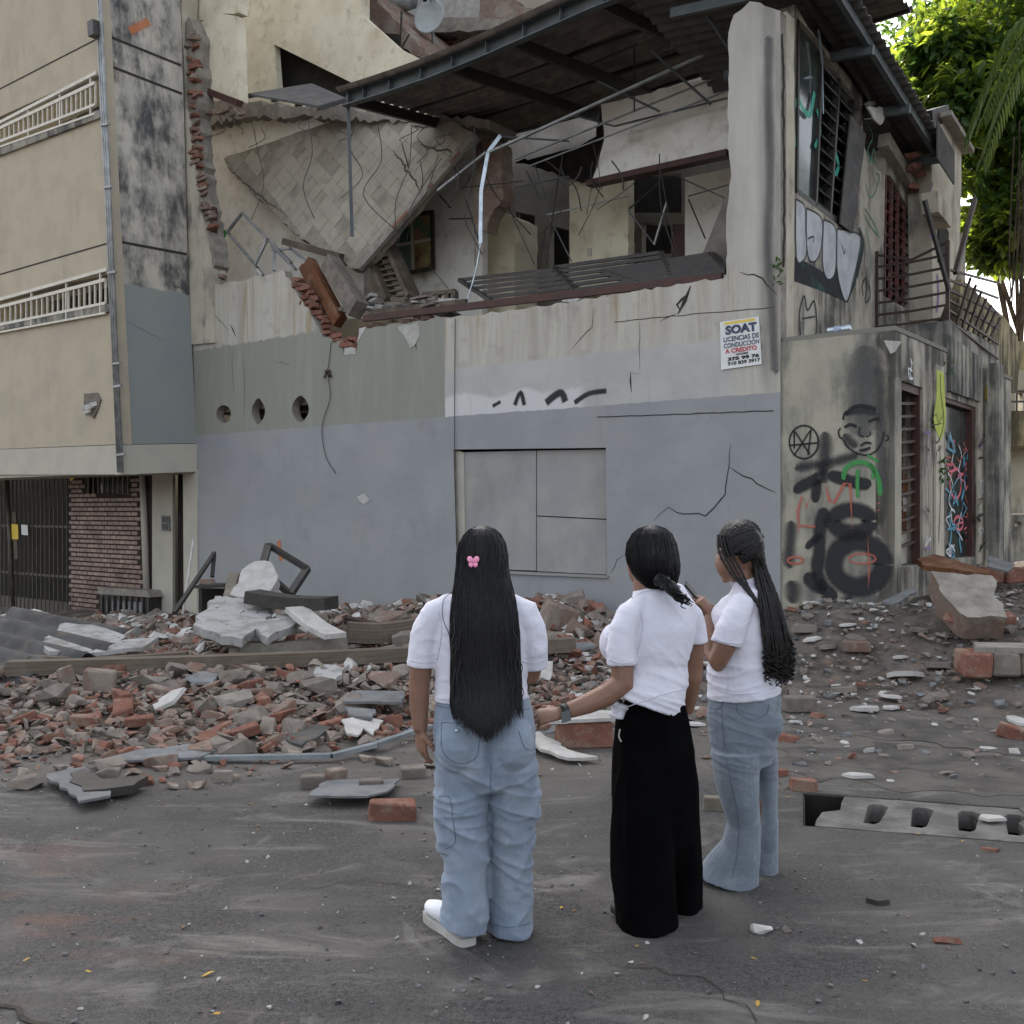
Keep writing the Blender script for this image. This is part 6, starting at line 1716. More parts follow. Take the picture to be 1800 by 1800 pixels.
# ================================================================ large debris
def plank(name, a, b, ya, yb, w, h, mat, label, cat, dz=0.0):
    mb = MB(); p, q = P(a[0], a[1], ya), P(b[0], b[1], yb)
    lw_ = min(w_.z - h / 2 - top_z(w_.x, w_.y) for w_ in (p, p.lerp(q, .5), q))
    if lw_ < 0.02: p.z += 0.02 - lw_; q.z += 0.02 - lw_
    d = q - p; L = d.length; n = 10
    for i in range(n):      # several lengths so that the timber can sag a little
        f0, f1 = i / n, (i + 1) / n
        u0 = p + d * f0 + Vector((0, 0, -0.03 * math.sin(math.pi * f0))); u1 = p + d * f1 + Vector((0, 0, -0.03 * math.sin(math.pi * f1)))
        beam(mb, u0, u1, w, h)
    return tag(mb.obj(name, MT[mat]), label, cat)
plank('long_plank', (15, 1178), (1010, 1136), 9.3, 10.0, 0.16, 0.13, 'plank', 'very long weathered timber beam lying across the rubble', 'timber beam')
plank('second_plank', (52, 1158), (330, 1150), 9.7, 9.9, 0.12, 0.06, 'plank', 'shorter reddish board just behind the long timber beam', 'board')
plank('rear_beam', (425, 1142), (610, 1128), 10.2, 10.3, 0.18, 0.15, 'concrete', 'short broken concrete post behind the long beam', 'post')
plank('rear_timber', (610, 1118), (730, 1112), 10.6, 10.8, 0.2, 0.2, 'plank', 'thick grey timber end behind first woman elbow', 'timber')
plank('dark_timber', (610, 1090), (730, 1104), 11.6, 11.4, 0.16, 0.08, 'rust', 'dark charred timber leaning on rubble near grey wall', 'timber')
plank('window_profile', (443, 1048), (583, 1060), 10.9, 10.6, 0.3, 0.13, 'black_steel', 'black metal window profile lying on top of plaster slab', 'metal profile')
plank('plaster_strip', (520, 1070), (590, 1118), 10.5, 9.9, 0.24, 0.05, 'plaster', 'pale plaster strip sloping from under black profile', 'plaster strip')
def panel(name, px, mat, label, cat, th=0.03, curl=0.0, fr=None, amp=0.02, seed=1, div=None):
    """thin broken sheet through given (px, py, depth) corners; first three define its plane"""
    pts = [P(x, y, d) for x, y, d in px]
    low_ = min(q.z - top_z(q.x, q.y) for q in pts)
    if low_ < 0.03: pts = [q + Vector((0, 0, 0.03 - low_)) for q in pts]
    c0 = sum(pts, Vector()) / len(pts)
    n = Vector((0, 0, 0))
    for i in range(len(pts)):
        a, b = pts[i] - c0, pts[(i + 1) % len(pts)] - c0; n += a.cross(b)
    n.normalize()
    if n.z < 0: n = -n
    A_ = (pts[1] - pts[0]); A_ = (A_ - n * A_.dot(n)).normalized()
    fr = Frame(c0, A_, n.cross(A_)); fr.N = n
    ab = [((p - c0).dot(fr.A), (p - c0).dot(fr.B)) for p in pts]
    ab = jag(ab, amp, 0.09, seed, True)
    mb = MB(); prism(mb, fr, ab, th / 2, -th / 2)
    return tag(mb.obj(name, MT[mat]), label, cat), fr
MT['flake'] = None
_m = Mat('flaking_white_plaster', 0.9, 0.1); _p = _m.pos()
_c = _m.mix(_m.step(_m.noise(_p, 4, 6, .65), .45, .6), rgb(156, 155, 153), rgb(134, 131, 126))
_c = _m.mix(_m.step(_m.noise(_p, 13, 4, .7, 0.4), .63, .66), _c, rgb(62, 58, 55)); _m.col(_c); _m.bump(_m.noise(_p, 13, 5, .7), .5, .02); MT['flake'] = _m.m
panel('plaster_sheet', [(75, 1130, 10.1), (115, 1098, 10.9), (180, 1104, 10.9), (222, 1122, 10.5), (160, 1146, 9.9), (90, 1154, 9.8)], 'flake', 'large flaking white plaster sheet on rubble near the gate', 'plaster sheet', 0.05, amp=0.04, seed=2)
panel('plaster_sheet', [(150, 1150, 9.8), (222, 1128, 10.3), (278, 1122, 10.4), (250, 1142, 10.0)], 'flake', 'narrow flaking white plaster strip right of the larger sheet', 'plaster sheet', 0.04, amp=0.03, seed=3)
panel('plaster_slab', [(338, 1105, 10.2), (378, 1056, 11.2), (480, 1060, 11.2), (470, 1105, 10.4), (425, 1130, 9.9), (380, 1122, 10.0)], 'flake', 'broad grey plaster slab sloping against heap under black profile', 'plaster slab', 0.09, amp=0.04, seed=4)
panel('plaster_slab', [(450, 1105, 10.3), (500, 1085, 10.7), (540, 1092, 10.6), (470, 1128, 9.9)], 'flake', 'smaller dusty plaster slab right of the broad grey slab', 'plaster slab', 0.08, amp=0.03, seed=5)
panel('standing_plaster', [(408, 1056, 11.6), (428, 1010, 11.9), (450, 990, 12.0), (478, 996, 12.0), (490, 1022, 11.8), (478, 1046, 11.6), (440, 1056, 11.5)], 'plaster', 'rounded white plaster chunk standing upright against grey wall', 'plaster chunk', 0.14, amp=0.03, seed=6)
panel('cardboard_box', [(395, 1060, 11.8), (402, 1006, 12.1), (422, 1010, 12.0), (412, 1060, 11.7)], 'slab', 'brownish board stuck behind the upright plaster chunk', 'board', 0.05)
panel('plaster_plate', [(0, 1085, 12.2), (60, 1072, 13.0), (110, 1092, 12.4), (50, 1088, 12.2)], 'plaster', 'thin grey plaster piece on corrugated sheets by the gate', 'plaster piece', 0.05, seed=8)
panel('curled_sheet', [(602, 1235, 8.0), (625, 1215, 8.5), (712, 1217, 8.5), (708, 1236, 8.0)], 'plate', 'grey blue bent metal sheet beside first woman arm', 'metal sheet', 0.02, seed=9)
panel('curled_sheet', [(602, 1243, 7.9), (660, 1250, 7.9), (655, 1262, 7.6), (622, 1262, 7.6)], 'plate', 'curved underside of the bent metal sheet, lower piece', 'metal sheet', 0.02, seed=10)
panel('torn_white_sheet', [(600, 1266, 7.5), (640, 1262, 7.7), (675, 1266, 7.7), (655, 1295, 7.3), (640, 1280, 7.4), (628, 1296, 7.2), (612, 1290, 7.2)], 'plaster', 'torn white sheet with ragged lower edge near silver strip', 'sheet', 0.015, amp=0.015, seed=11)
panel('paint_sheet', [(540, 1195, 8.9), (560, 1172, 9.4), (615, 1172, 9.4), (590, 1200, 8.8)], 'flake', 'crumpled white sheet under the long timber beam', 'sheet', 0.04, seed=12)
panel('black_sheet', [(495, 1310, 7.2), (505, 1290, 7.5), (560, 1285, 7.6), (585, 1290, 7.5), (555, 1310, 7.2), (530, 1322, 7.0)], 'sheet_grey', 'dark folded roofing scrap left of the pale mortar block', 'roofing scrap', 0.03, seed=13)
panel('street_sheet', [(540, 1420, 5.75), (572, 1392, 6.15), (640, 1390, 6.2), (705, 1388, 6.2), (680, 1412, 5.85), (645, 1422, 5.72)], 'plate', 'greenish grey curved metal sheet lying flat on the street', 'metal sheet', 0.012, seed=14)
panel('plaster_sheet', [(905, 1298, 7.3), (950, 1297, 7.4), (1000, 1322, 6.9), (1052, 1340, 6.75), (1000, 1342, 6.7), (950, 1322, 6.9)], 'plaster', 'smooth white board sloping down behind first woman hip', 'board', 0.02, seed=15)
panel('grey_sheet', [(155, 1352, 6.55), (240, 1330, 6.85), (330, 1318, 7.0), (378, 1330, 6.85), (350, 1343, 6.65)], 'plate', 'long grey metal sheet at the end of silver strip', 'metal sheet', 0.015, seed=16)
panel('bent_sheet', [(82, 1380, 6.2), (150, 1372, 6.4), (195, 1420, 5.72), (140, 1436, 5.6)], 'plate', 'flat grey white panel on the street at heap edge', 'panel', 0.015, seed=17)
panel('rubber_scrap', [(122, 1378, 6.2), (150, 1374, 6.3), (180, 1390, 6.05), (262, 1388, 6.1), (235, 1402, 5.9), (150, 1412, 5.8), (124, 1398, 6.0)], 'black_steel', 'crumpled black rubber scrap lying on the grey white panel', 'scrap', 0.05, amp=0.03, seed=18)
panel('red_board', [(1210, 1004, 9.8), (1390, 1000, 9.8), (1390, 1010, 9.6), (1210, 1012, 9.6)], 'brown', 'thin board', 'board') if False else None
panel('pier_sheet', [(1550, 1060, 10.3), (1605, 1030, 10.9), (1612, 1042, 10.7), (1570, 1062, 10.2)], 'plate', 'grey flat sheet leaning on earth beside graffiti pier', 'sheet', 0.02, seed=19)
panel('floor_board', [(1612, 985, 11.4), (1640, 982, 11.6), (1740, 1004, 11.0), (1735, 1014, 10.9), (1620, 998, 11.2)], 'timber', 'dark timber board under the shopfront window', 'board', 0.06, seed=20)
panel('metal_flap', [(1735, 1000, 11.6), (1740, 975, 12.0), (1782, 995, 11.8), (1770, 1002, 11.5)], 'plate', 'crumpled grey metal flap beside brown shop door', 'metal flap', 0.02, seed=21)
panel('wood_offcut', [(1652, 1030, 10.2), (1698, 1032, 10.2), (1696, 1038, 10.1), (1655, 1036, 10.1)], 'timber', 'orange wood splinter on the sloping concrete slab', 'splinter', 0.03, seed=22)
# silver trim strip on the street
mb = MB(); pts = [(350, 1342, 6.72), (578, 1338, 6.76), (582, 1338, 6.76), (660, 1318, 7.0), (720, 1297, 7.35), (760, 1285, 7.5)]
for i in range(len(pts) - 1):
    beam(mb, P(*pts[i]) + Vector((0, 0, .035)), P(*pts[i + 1]) + Vector((0, 0, .035)), 0.05, 0.03)
tag(mb.obj('silver_strip', MT['alu']), 'long bent silver metal strip at the street edge of heap', 'metal strip')
# fallen corrugated sheets by the gate
for nm, cx, cy, dpt, rz, lab in (('corrugated_sheet', 30, 1125, 10.6, -0.5, 'corrugated grey roofing sheet sloping beside the gate'), ('corrugated_sheet', -10, 1150, 9.9, -0.55, 'second corrugated sheet, lower one at picture edge')):
    c0 = P(cx, cy, dpt); mb = MB(); vv = []; ff = []; uu = []
    a_ = Vector((math.cos(rz), math.sin(rz), -0.12)).normalized(); b_ = Vector((-math.sin(rz), math.cos(rz), 0.22)).normalized(); n_ = a_.cross(b_)
    for j in range(60):
        for i in range(8):
            u, v = (i / 7 - .5) * 1.9, (j / 59 - .5) * 1.3
            vv.append(c0 + a_ * u + b_ * v + n_ * (0.045 * math.sin(v * 2 * math.pi / 0.28) + 0.05 * math.sin(u))); uu.append((u, v))
    for j in range(59):
        for i in range(7):
            k = j * 8 + i; ff.append((k, k + 1, k + 9, k + 8))
    mb.add(vv, ff, uu, 0, True); o_ = mb.obj(nm, MT['sheet_grey']); sm = o_.modifiers.new('thick', 'SOLIDIFY'); sm.thickness = 0.01; tag(o_, lab, 'roofing sheet')
# window frame, pole frame and small cabinet against the wall
wf = thing('tilted_window', P(505, 1045, 12.2), 'empty black window frame tilted against the grey wall', 'window frame')
fr4 = [(472, 958, 12.9), (540, 1000, 12.7), (510, 1045, 12.3), (460, 1000, 12.4)]
for i in range(4):
    mb = MB(); beam(mb, P(*fr4[i]), P(*fr4[(i + 1) % 4]), 0.09, 0.06); mb.obj('bar', MT['black_steel'], wf)
pf = thing('bent_rail', P(310, 1072, 13.5), 'bent black metal rail propped against pale pilaster', 'rail')
for a, b in (((306, 1078, 13.0), (377, 972, 14.5)), ((377, 972, 14.5), (373, 1014, 14.3))):
    mb = MB(); beam(mb, P(*a), P(*b), 0.05, 0.05); mb.obj('bar', MT['black_steel'], pf)
mb = MB(); tube(mb, [P(340, 950, 15.5), P(321, 1080, 14.5)], 0.018, 6); tag(mb.obj('broom_stick', MT['plaster']), 'thin white stick leaning in the pale doorway corner', 'stick')
cb = thing('metal_cabinet', P(375, 1075, 13.0), 'small open black metal cabinet against wall with rubble on top', 'cabinet')
for a, b, w, h in (((353, 1032, 13), (353, 1078, 13), 0.04, 0.04), ((398, 1030, 13), (398, 1078, 13), 0.04, 0.04), ((351, 1030, 13), (400, 1028, 13), 0.4, 0.04)):
    mb = MB(); beam(mb, P(*a), P(*b), w, h); mb.obj('frame', MT['black_steel'], cb)
mb = MB(); box(mb, P(375, 1056, 13.3), (0.15, 0, 0), (0, 0.03, 0), (0, 0, 0.16)); mb.obj('back_panel', MT['dark'], cb)
solo_o = place(B_DST[1], 'loose_brick', Matrix.Translation(P(364, 1022, 13)) @ Matrix.Scale(0.17, 4)); tag(solo_o, 'dusty brick resting on the small black cabinet', 'brick')

# ================================================================ street drain and broken pavement
DC = px_ground(1698, 1443)
dA = (px_ground(1790, 1452) - px_ground(1520, 1432)); dA.z = 0; dA.normalize(); dB = Vector((-dA.y, dA.x, 0))
DR = Frame((DC.x, DC.y, 0), dA, dB); DR.N = Vector((0, 0, 1))
W_ = 0.78; H_ = 0.31
cut = MB(); box(cut, (DC.x, DC.y, -0.2), dA * (W_ + .06), dB * (H_ + 0.02), (0, 0, 0.6)); co = cut.obj('drain_cut', MT['dark'])
bo = street.modifiers.new('cut', 'BOOLEAN'); bo.object = co; bo.operation = 'DIFFERENCE'; bo.solver = 'EXACT'
dg = bpy.context.evaluated_depsgraph_get(); dg.update()
nm_ = bpy.data.meshes.new_from_object(street.evaluated_get(dg)); street.modifiers.clear(); street.data = nm_
bpy.data.objects.remove(co)
drain = thing('storm_drain', (DC.x, DC.y, -0.3), 'concrete slotted storm drain cover with a gap at one end', 'drain')
sl = []
for k in range(6):
    cx = -W_ + 0.30 + k * 0.235
    ow = 0.042
    sl.append([(cx - ow - 0.01, -0.19), (cx + ow - 0.04, -0.20), (cx + ow - 0.01, -0.16), (cx + ow + 0.06, 0.15), (cx + ow + 0.03, 0.19), (cx - ow + 0.06, 0.19), (cx - ow + 0.03, 0.14)])
mb = MB(); prism(mb, DR, jag([(-W_ + 0.00, -H_), (W_ + .04, -H_), (W_ + .04, H_), (-W_ + 0.17, H_), (-W_ + 0.14, 0.02), (-W_ + 0.04, -0.05)], 0.008, 0.1, 3, True), 0.0, -0.1, sl); mb.obj('cover', MT['drain'], drain)
mb = MB()
gz = -0.02
for c_, ax_, ay_ in ((DR.w(0, H_ + .03, -0.28), dA * (W_ + .18), dB * 0.02), (DR.w(0, -H_ - .03, -0.28), dA * (W_ + .18), dB * 0.02), (DR.w(-W_ - .07, 0, -0.28), dA * 0.02, dB * (H_ + .01)), (DR.w(W_ + .07, 0, -0.28), dA * 0.02, dB * (H_ + .01))):
    box(mb, c_, ax_, ay_, (0, 0, 0.27))
box(mb, DR.w(0, 0, -0.57), dA * (W_ + .2), dB * (H_ + .05), (0, 0, 0.02))
mb.obj('pit', MT['dark'], drain)  # dark colour paints the shade down in the pit
solo_s = place(SHW[4], 'plaster_shard', Matrix.Translation(DR.w(0.12, 0.0, 0.025)) @ Matrix.Scale(0.2, 4)); tag(solo_s, 'white plaster shard lying on the drain slots', 'plaster shard')
def pave(px, h, seed, mat='concrete'):
    pts = [px_ground(x, y) for x, y in px]
    fr = Frame((0, 0, 0), (1, 0, 0), (0, 1, 0)); fr.N = Vector((0, 0, 1))
    mb = MB(); prism(mb, fr, jag([(p.x, p.y) for p in pts], 0.06, 0.09, seed, True), h, h - 0.12); o_ = mb.obj('pavement', MT['pave']); return tag(o_, kind='structure')
MT['pave'] = grain_mat('worn_pavement', rgb(98, 94, 89), rgb(74, 71, 68), 3.0, 0.95, 0.08, bump=0.8, fine=30, dirt=rgb(100, 92, 82), dist=0.02)
pave([(1345, 1345), (1400, 1308), (1480, 1300), (1600, 1312), (1720, 1330), (1860, 1342), (1860, 1404), (1700, 1398), (1560, 1390), (1500, 1372), (1440, 1378)], 0.004, 3)
pave([(1380, 1296), (1420, 1262), (1560, 1258), (1700, 1276), (1860, 1290), (1860, 1334), (1720, 1322), (1600, 1304), (1470, 1292)], 0.006, 5)
pave([(1812, 1420), (1900, 1424), (1900, 1520), (1806, 1500)], 0.012, 6)
for pts, w in (([(-20, 1768), (30, 1776), (70, 1790), (95, 1810)], 0.02), ([(1380, 1330), (1500, 1352), (1620, 1356), (1760, 1372), (1810, 1380)], 0.006), ([(1340, 1290), (1440, 1288), (1560, 1310), (1700, 1320)], 0.006), ([(1650, 1250), (1700, 1262), (1810, 1262)], 0.01), ([(560, 1560), (640, 1548), (720, 1560)], 0.005), ([(1100, 1700), (1240, 1720), (1330, 1800)], 0.006)):
    fr = Frame((0, 0, 0), (1, 0, 0), (0, 1, 0)); fr.N = Vector((0, 0, 1)); mb = MB()
    ribbon(mb, fr, jag([(px_ground(x, y).x, px_ground(x, y).y) for x, y in pts], 0.035, 0.05, 3), w, 0.004, False); mb.obj('crack', MT['crack'], street)
# ================================================================ people
from mathutils.bvhtree import BVHTree

def m_skin():
    m = Mat('skin', 0.5, 0.35); p = m.pos()
    m.col(m.mix(m.step(m.noise(p, 14, 4, .6), .35, .7), rgb(120, 90, 74), rgb(132, 100, 83)))
    m.set('Subsurface Weight', 0.08); m.set('Subsurface Radius', (0.02, 0.008, 0.004)); m.bump(m.noise(p, 160, 3, .6), .12, .002); return m.m
def m_hair(name, c1, c2):
    m = Mat(name, 0.5, 0.3); p = m.pos()
    m.col(m.mix(m.noise(p, (220, 220, 9), 3, .6), c1, c2)); m.bump(m.noise(p, (320, 320, 6), 3, .6), .35, .003); return m.m
MT['skin'] = m_skin()
MT['hair'] = m_hair('black_hair', rgb(9, 9, 11), rgb(24, 23, 26))
MT['braid'] = m_hair('braided_hair', rgb(12, 11, 12), rgb(30, 27, 27))
MT['shirt'] = m_cloth('white_polo_cloth', rgb(204, 203, 213), rgb(194, 194, 206), 4, 500, .85, .15, .15)
MT['shirt'].node_tree.nodes['Principled BSDF'].inputs['Subsurface Weight'].default_value = 0.0
def m_denim(name, a, b, c):
    m = Mat(name, .9, .1); p = m.pos()
    x, y, z = m.xyz(p)
    col = m.mix(m.step(m.noise(p, 5, 4, .6), .35, .68), a, b)
    col = m.mix(m.mul(m.step(m.noise(p, 11, 6, .7), .5, .72), .55), col, c)
    tw = m.noise(m.scale(p, (500, 500, 900)), 1.0, 2, .5)
    col = m.mix(m.mul(m.step(tw, .4, .65), .25), col, c)
    m.col(col); m.set('Sheen Weight', .15)
    b1 = m.bump(m.noise(p, 26, 5, .55), .35, .015); m.bump(tw, .2, .001, b1); return m.m
MT['denim_pale'] = m_denim('pale_blue_denim', rgb(112, 125, 142), rgb(126, 137, 150), rgb(150, 158, 167))
MT['denim_grey'] = m_denim('grey_blue_denim', rgb(98, 107, 118), rgb(111, 120, 129), rgb(138, 145, 152))
MT['stitch'] = grain_mat('denim_seam', rgb(82, 93, 108), rgb(74, 84, 98), 20, bump=0)
MT['black_cloth'] = m_cloth('black_cloth', rgb(7, 7, 8), rgb(11, 11, 12), 5, 300, 1.0, .0, .2)
MT['black_cloth'].node_tree.nodes['Principled BSDF'].inputs['Specular IOR Level'].default_value = 0.03
MT['shoe_white'] = grain_mat('white_sneaker', rgb(214, 216, 220), rgb(200, 202, 208), 8, .6, .3, bump=.1)
MT['rubber_black'] = grain_mat('black_rubber', rgb(26, 26, 28), rgb(34, 34, 36), 10, .5, .4, bump=.05)
MT['screen'] = grain_mat('phone_black', rgb(18, 18, 20), rgb(24, 24, 26), 10, .2, .5, bump=0)
MT['pink'] = grain_mat('pink_plastic', rgb(238, 158, 190), rgb(228, 144, 178), 20, .35, .5, bump=0)

def ellipsoid(mb, c, rx, ry, rz, rot=None, n=20, mm=12):
    c = Vector(c); R_ = rot.to_matrix() if isinstance(rot, Euler) else (rot or Matrix.Identity(3))
    v = [c + R_ @ Vector((0, 0, -rz))]; f = []
    for j in range(1, mm):
        t = -math.pi / 2 + math.pi * j / mm
        for k in range(n):
            a = 2 * math.pi * k / n
            v.append(c + R_ @ Vector((rx * math.cos(t) * math.cos(a), ry * math.cos(t) * math.sin(a), rz * math.sin(t))))
    v.append(c + R_ @ Vector((0, 0, rz)))
    for k in range(n): f.append((0, 1 + (k + 1) % n, 1 + k))
    for j in range(mm - 2):
        for k in range(n):
            a = 1 + j * n + k; b = 1 + j * n + (k + 1) % n; f.append((a, b, b + n, a + n))
    t = len(v) - 1; b0 = 1 + (mm - 2) * n
    for k in range(n): f.append((b0 + k, b0 + (k + 1) % n, t))
    mb.add(v, f, None, 0, True)

def fuse(mb, voxel, smooth, mat, name, disp=None):
    """union the pieces into one continuous skin, smooth it, then shape folds"""
    o = mb.obj('tmp_shape', MT[mat])
    r = o.modifiers.new('r', 'REMESH'); r.mode = 'VOXEL'; r.voxel_size = voxel
    s = o.modifiers.new('s', 'SMOOTH'); s.factor = 0.5; s.iterations = smooth
    dg = bpy.context.evaluated_depsgraph_get(); dg.update()
    me = bpy.data.meshes.new_from_object(o.evaluated_get(dg))
    bpy.data.objects.remove(o)
    if disp:
        ns = [v.normal.copy() for v in me.vertices]
        for v, n in zip(me.vertices, ns): v.co += n * disp(v.co, n)
    me.polygons.foreach_set('use_smooth', [True] * len(me.polygons))
    me.materials.clear(); me.materials.append(MT[mat]); me.name = name
    me.update()
    return me

def nz(x, y, z): return noise.noise(Vector((x, y, z)))
def ridge(v): return 1.7 * max(0.0, 1 - 2.4 * abs(v)) ** 2 - 0.55

def hand(mb, wrist, d, n, thumb, curl=0.35, size=1.0, tcurl=0.3, spread=0.02):
    """palm, four jointed fingers of unequal length and a thumb from the side of the palm.
    d: direction of the fingers, n: side the fingers curl toward, thumb: +1/-1 along d x n"""
    d = Vector(d).normalized(); n = Vector(n); n = (n - d * n.dot(d)).normalized(); w = d.cross(n) * thumb
    wr = Vector(wrist)
    tube(mb, [wr - d * 0.02, wr + d * 0.02 * size, wr + d * 0.06 * size, wr + d * 0.088 * size], [(0.026 * size, 0.02 * size), (0.034 * size, 0.017 * size), (0.040 * size, 0.016 * size), (0.038 * size, 0.013 * size)], 14, xdir=w)
    for i, (off, L) in enumerate(((0.030, 0.068), (0.010, 0.076), (-0.011, 0.070), (-0.030, 0.054))):
        p = wr + d * (0.078 - 0.006 * abs(i - 1.2)) * size + w * off * size
        dirv = (d + w * off * spread * 20).normalized(); ang = curl * (0.8 + 0.12 * i)
        pts = [p - dirv * 0.015 * size, p]; rd = [0.0088 * size, 0.0092 * size]
        for k, fr_ in enumerate((0.46, 0.30, 0.24)):
            ax = dirv.cross(n).normalized()
            dirv = (dirv * math.cos(ang) + n * math.sin(ang)).normalized(); n2 = n
            p = p + dirv * L * fr_ * size; pts.append(p); rd.append((0.0082 - 0.001 * k) * size)
            n = (n - dirv * n.dot(dirv)).normalized()
        n = (Vector(n2) - d * Vector(n2).dot(d)).normalized() if (Vector(n2) - d * Vector(n2).dot(d)).length > 1e-4 else n
        tube(mb, pts, rd, 8)
        n = d.cross(w * thumb * -1) if False else (w * thumb).cross(d)
    n = (w * thumb).cross(d).normalized()
    p = wr + d * 0.022 * size + w * 0.03 * size
    t1 = p + (w * 0.7 + d * 0.75 + n * 0.35).normalized() * 0.042 * size
    t2 = t1 + (w * (0.35 - tcurl) + d * 0.9 + n * 0.5).normalized() * 0.032 * size
    t3 = t2 + (w * (0.05 - tcurl) + d * 0.9 + n * 0.5).normalized() * 0.022 * size
    tube(mb, [p - w * 0.015 * size, p, t1, t2, t3], [0.013 * size, 0.014 * size, 0.0105 * size, 0.0095 * size, 0.0075 * size], 8)

def on_mesh(me):
    bv = BVHTree.FromPolygons([v.co.copy() for v in me.vertices], [tuple(p.vertices) for p in me.polygons])
    def hit(px, py, lift=0.002):
        d = Vector(((px - 900) / FPX, 1.0, (HOR - py) / FPX)).normalized()
        h = bv.ray_cast(Vector((0, 0, EYE)), d)
        return None if h[0] is None else h[0] - d * lift
    return hit
def seam(me, lines, name, mat, parent, r=0.0010, m=6):
    hit = on_mesh(me)
    for pts in lines:
        q = [hit(x, y) for x, y in (smooth_line(pts, m) if len(pts) > 2 else [(pts[0][0] + (pts[1][0] - pts[0][0]) * k / 8, pts[0][1] + (pts[1][1] - pts[0][1]) * k / 8) for k in range(9)])]
        q = [p for p in q if p is not None]
        if len(q) < 3: continue
        mb = MB(); tube(mb, q, r, 5); mb.obj(name, MT[mat], parent)

def strands(rings, n, rnd, r0=0.0013, front=math.pi, spread=0.5, jitter=0.004, lift=1.02, tail=0.12, xdir=(1, 0, 0), point=0):
    """fine hair tubes lying on a stack of elliptical rings [(centre, rx, ry)]"""
    mb = MB(); N = len(rings)
    for k in range(n):
        a = -math.pi / 2 + rnd.uniform(-1, 1) * front * 0.62
        i0 = rnd.randint(0, 2); e1 = N - 1 - (abs(rnd.gauss(0, 1)) * N * tail + point * abs(math.cos(a) + .12) ** 1.3 * rnd.uniform(.5, 1.2)); i1 = int(e1)
        if i1 - i0 < 3: continue
        pts = []; wv = rnd.uniform(0, 6); am = rnd.uniform(0.0, jitter) * 2
        dr = rnd.uniform(-.12, .12); lf = lift * (rnd.uniform(.5, 1.0) if point and rnd.random() < .4 else 1.0) + rnd.uniform(0, 0.05)
        for i in range(i0, i1 + 1):
            c, rx, ry = rings[i]
            aa = a + dr * (i - i0) / N
            pts.append(c + Vector((rx * lf * math.cos(aa) + am * math.sin(wv + i * .7), ry * lf * math.sin(aa), 0)))
        if point and i1 + 1 < N: pts.append(pts[-1].lerp(rings[i1 + 1][0] + (pts[-1] - rings[i1][0]), e1 - i1))
        n_ = len(pts)
        tube(mb, pts, [r0 * (1.0 if i < n_ - 2 else 0.4) for i in range(n_)], 3, cap=False)
    return mb

# ---------------------------------------------------------------- first woman: long straight hair, pale cargo jeans
Y1 = 3.95
def Q1(x, y, dy=0.0): return P(x, y, Y1 + dy)
k1 = Y1 / FPX
X_ = (1, 0, 0)
mb = MB()
ellipsoid(mb, Q1(848, 982), 0.073, 0.092, 0.108)
tube(mb, [Q1(848, 1010, .0), Q1(847, 1052, -.01)], [0.052, 0.058], 14)
tube(mb, [Q1(846, 1045), Q1(846, 1065), Q1(846, 1120), Q1(846, 1190), Q1(849, 1260), Q1(850, 1330)], [(.06, .05), (.13, .06), (.15, .08), (.145, .08), (.15, .09), (.14, .09)], 20, xdir=X_)
for pts, rd in (([(800, 1070, 0), (752, 1110, 0), (741, 1160, 0), (737, 1208, .01), (737, 1245, .01), (739, 1285, 0)], [.035, .04, .044, .042, .037, .028]),
                ([(895, 1070, 0), (930, 1110, .0), (937, 1160, .0), (930, 1184, .04), (915, 1190, .14), (895, 1182, .24)], [.035, .04, .044, .044, .038, .028])):
    tube(mb, [Q1(*p) for p in pts], rd, 14)
for pts, rd in (([(814, 1330, 0), (814, 1480, 0), (816, 1625, 0.0)], [.08, .06, .045]), ([(898, 1330, 0), (898, 1480, .05), (897, 1612, .1)], [.08, .06, .045])):
    tube(mb, [Q1(*p) for p in pts], rd, 12)
hand(mb, Q1(739, 1283, 0), (0.05, 0.05, -1), (0.75, 0.5, 0), 1, 0.33, 0.98)
hand(mb, Q1(893, 1180, .26), (-0.6, 0.5, 0.25), (0, 0.2, -1), 1, 0.4, 0.95)
person1 = bpy.data.objects.new('person', fuse(mb, 0.0042, 5, 'skin', 'person'))
COL.objects.link(person1); tag(person1, 'woman in white shirt and pale cargo jeans with waist length black hair', 'person')
def folds1(co, n):
    return 0.5 * folds1_(co, n) + 0.0035 * nz(co.x * 6 + co.z * 4, co.y * 5, co.z * 9 - co.x * 6)
def folds1_(co, n):
    a = 0.006 * nz(co.x * 9, co.y * 9, co.z * 6) + 0.004 * ridge(nz(co.x * 7 + co.z * 9, co.y * 8, co.z * 11 - co.x * 6))
    low = sstep(1.08, 0.9, co.z) * (1 - sstep(0.9, 0.8, co.z))
    return a + 0.006 * low * ridge(nz(co.x * 5, co.y * 6, co.z * 30))
mb = MB()
tube(mb, [Q1(848, 1030, .0), Q1(847, 1042), Q1(846, 1054), Q1(846, 1068), Q1(846, 1085), Q1(846, 1120), Q1(846, 1160), Q1(845, 1195), Q1(845, 1222), Q1(845, 1232)],
     [(.062, .06), (.09, .075), (.145, .088), (.178, .098), (.19, .106), (.196, .114), (.186, .116), (.176, .116), (.182, .124), (.184, .126)], 28, xdir=X_)
tube(mb, [Q1(800, 1068), Q1(768, 1082), Q1(752, 1108), Q1(744, 1140), Q1(741, 1172)], [.062, .068, .064, .061, .060], 18)
tube(mb, [Q1(892, 1068), Q1(920, 1082), Q1(932, 1108), Q1(938, 1140), Q1(938, 1171, .02)], [.062, .068, .062, .058, .056], 18)
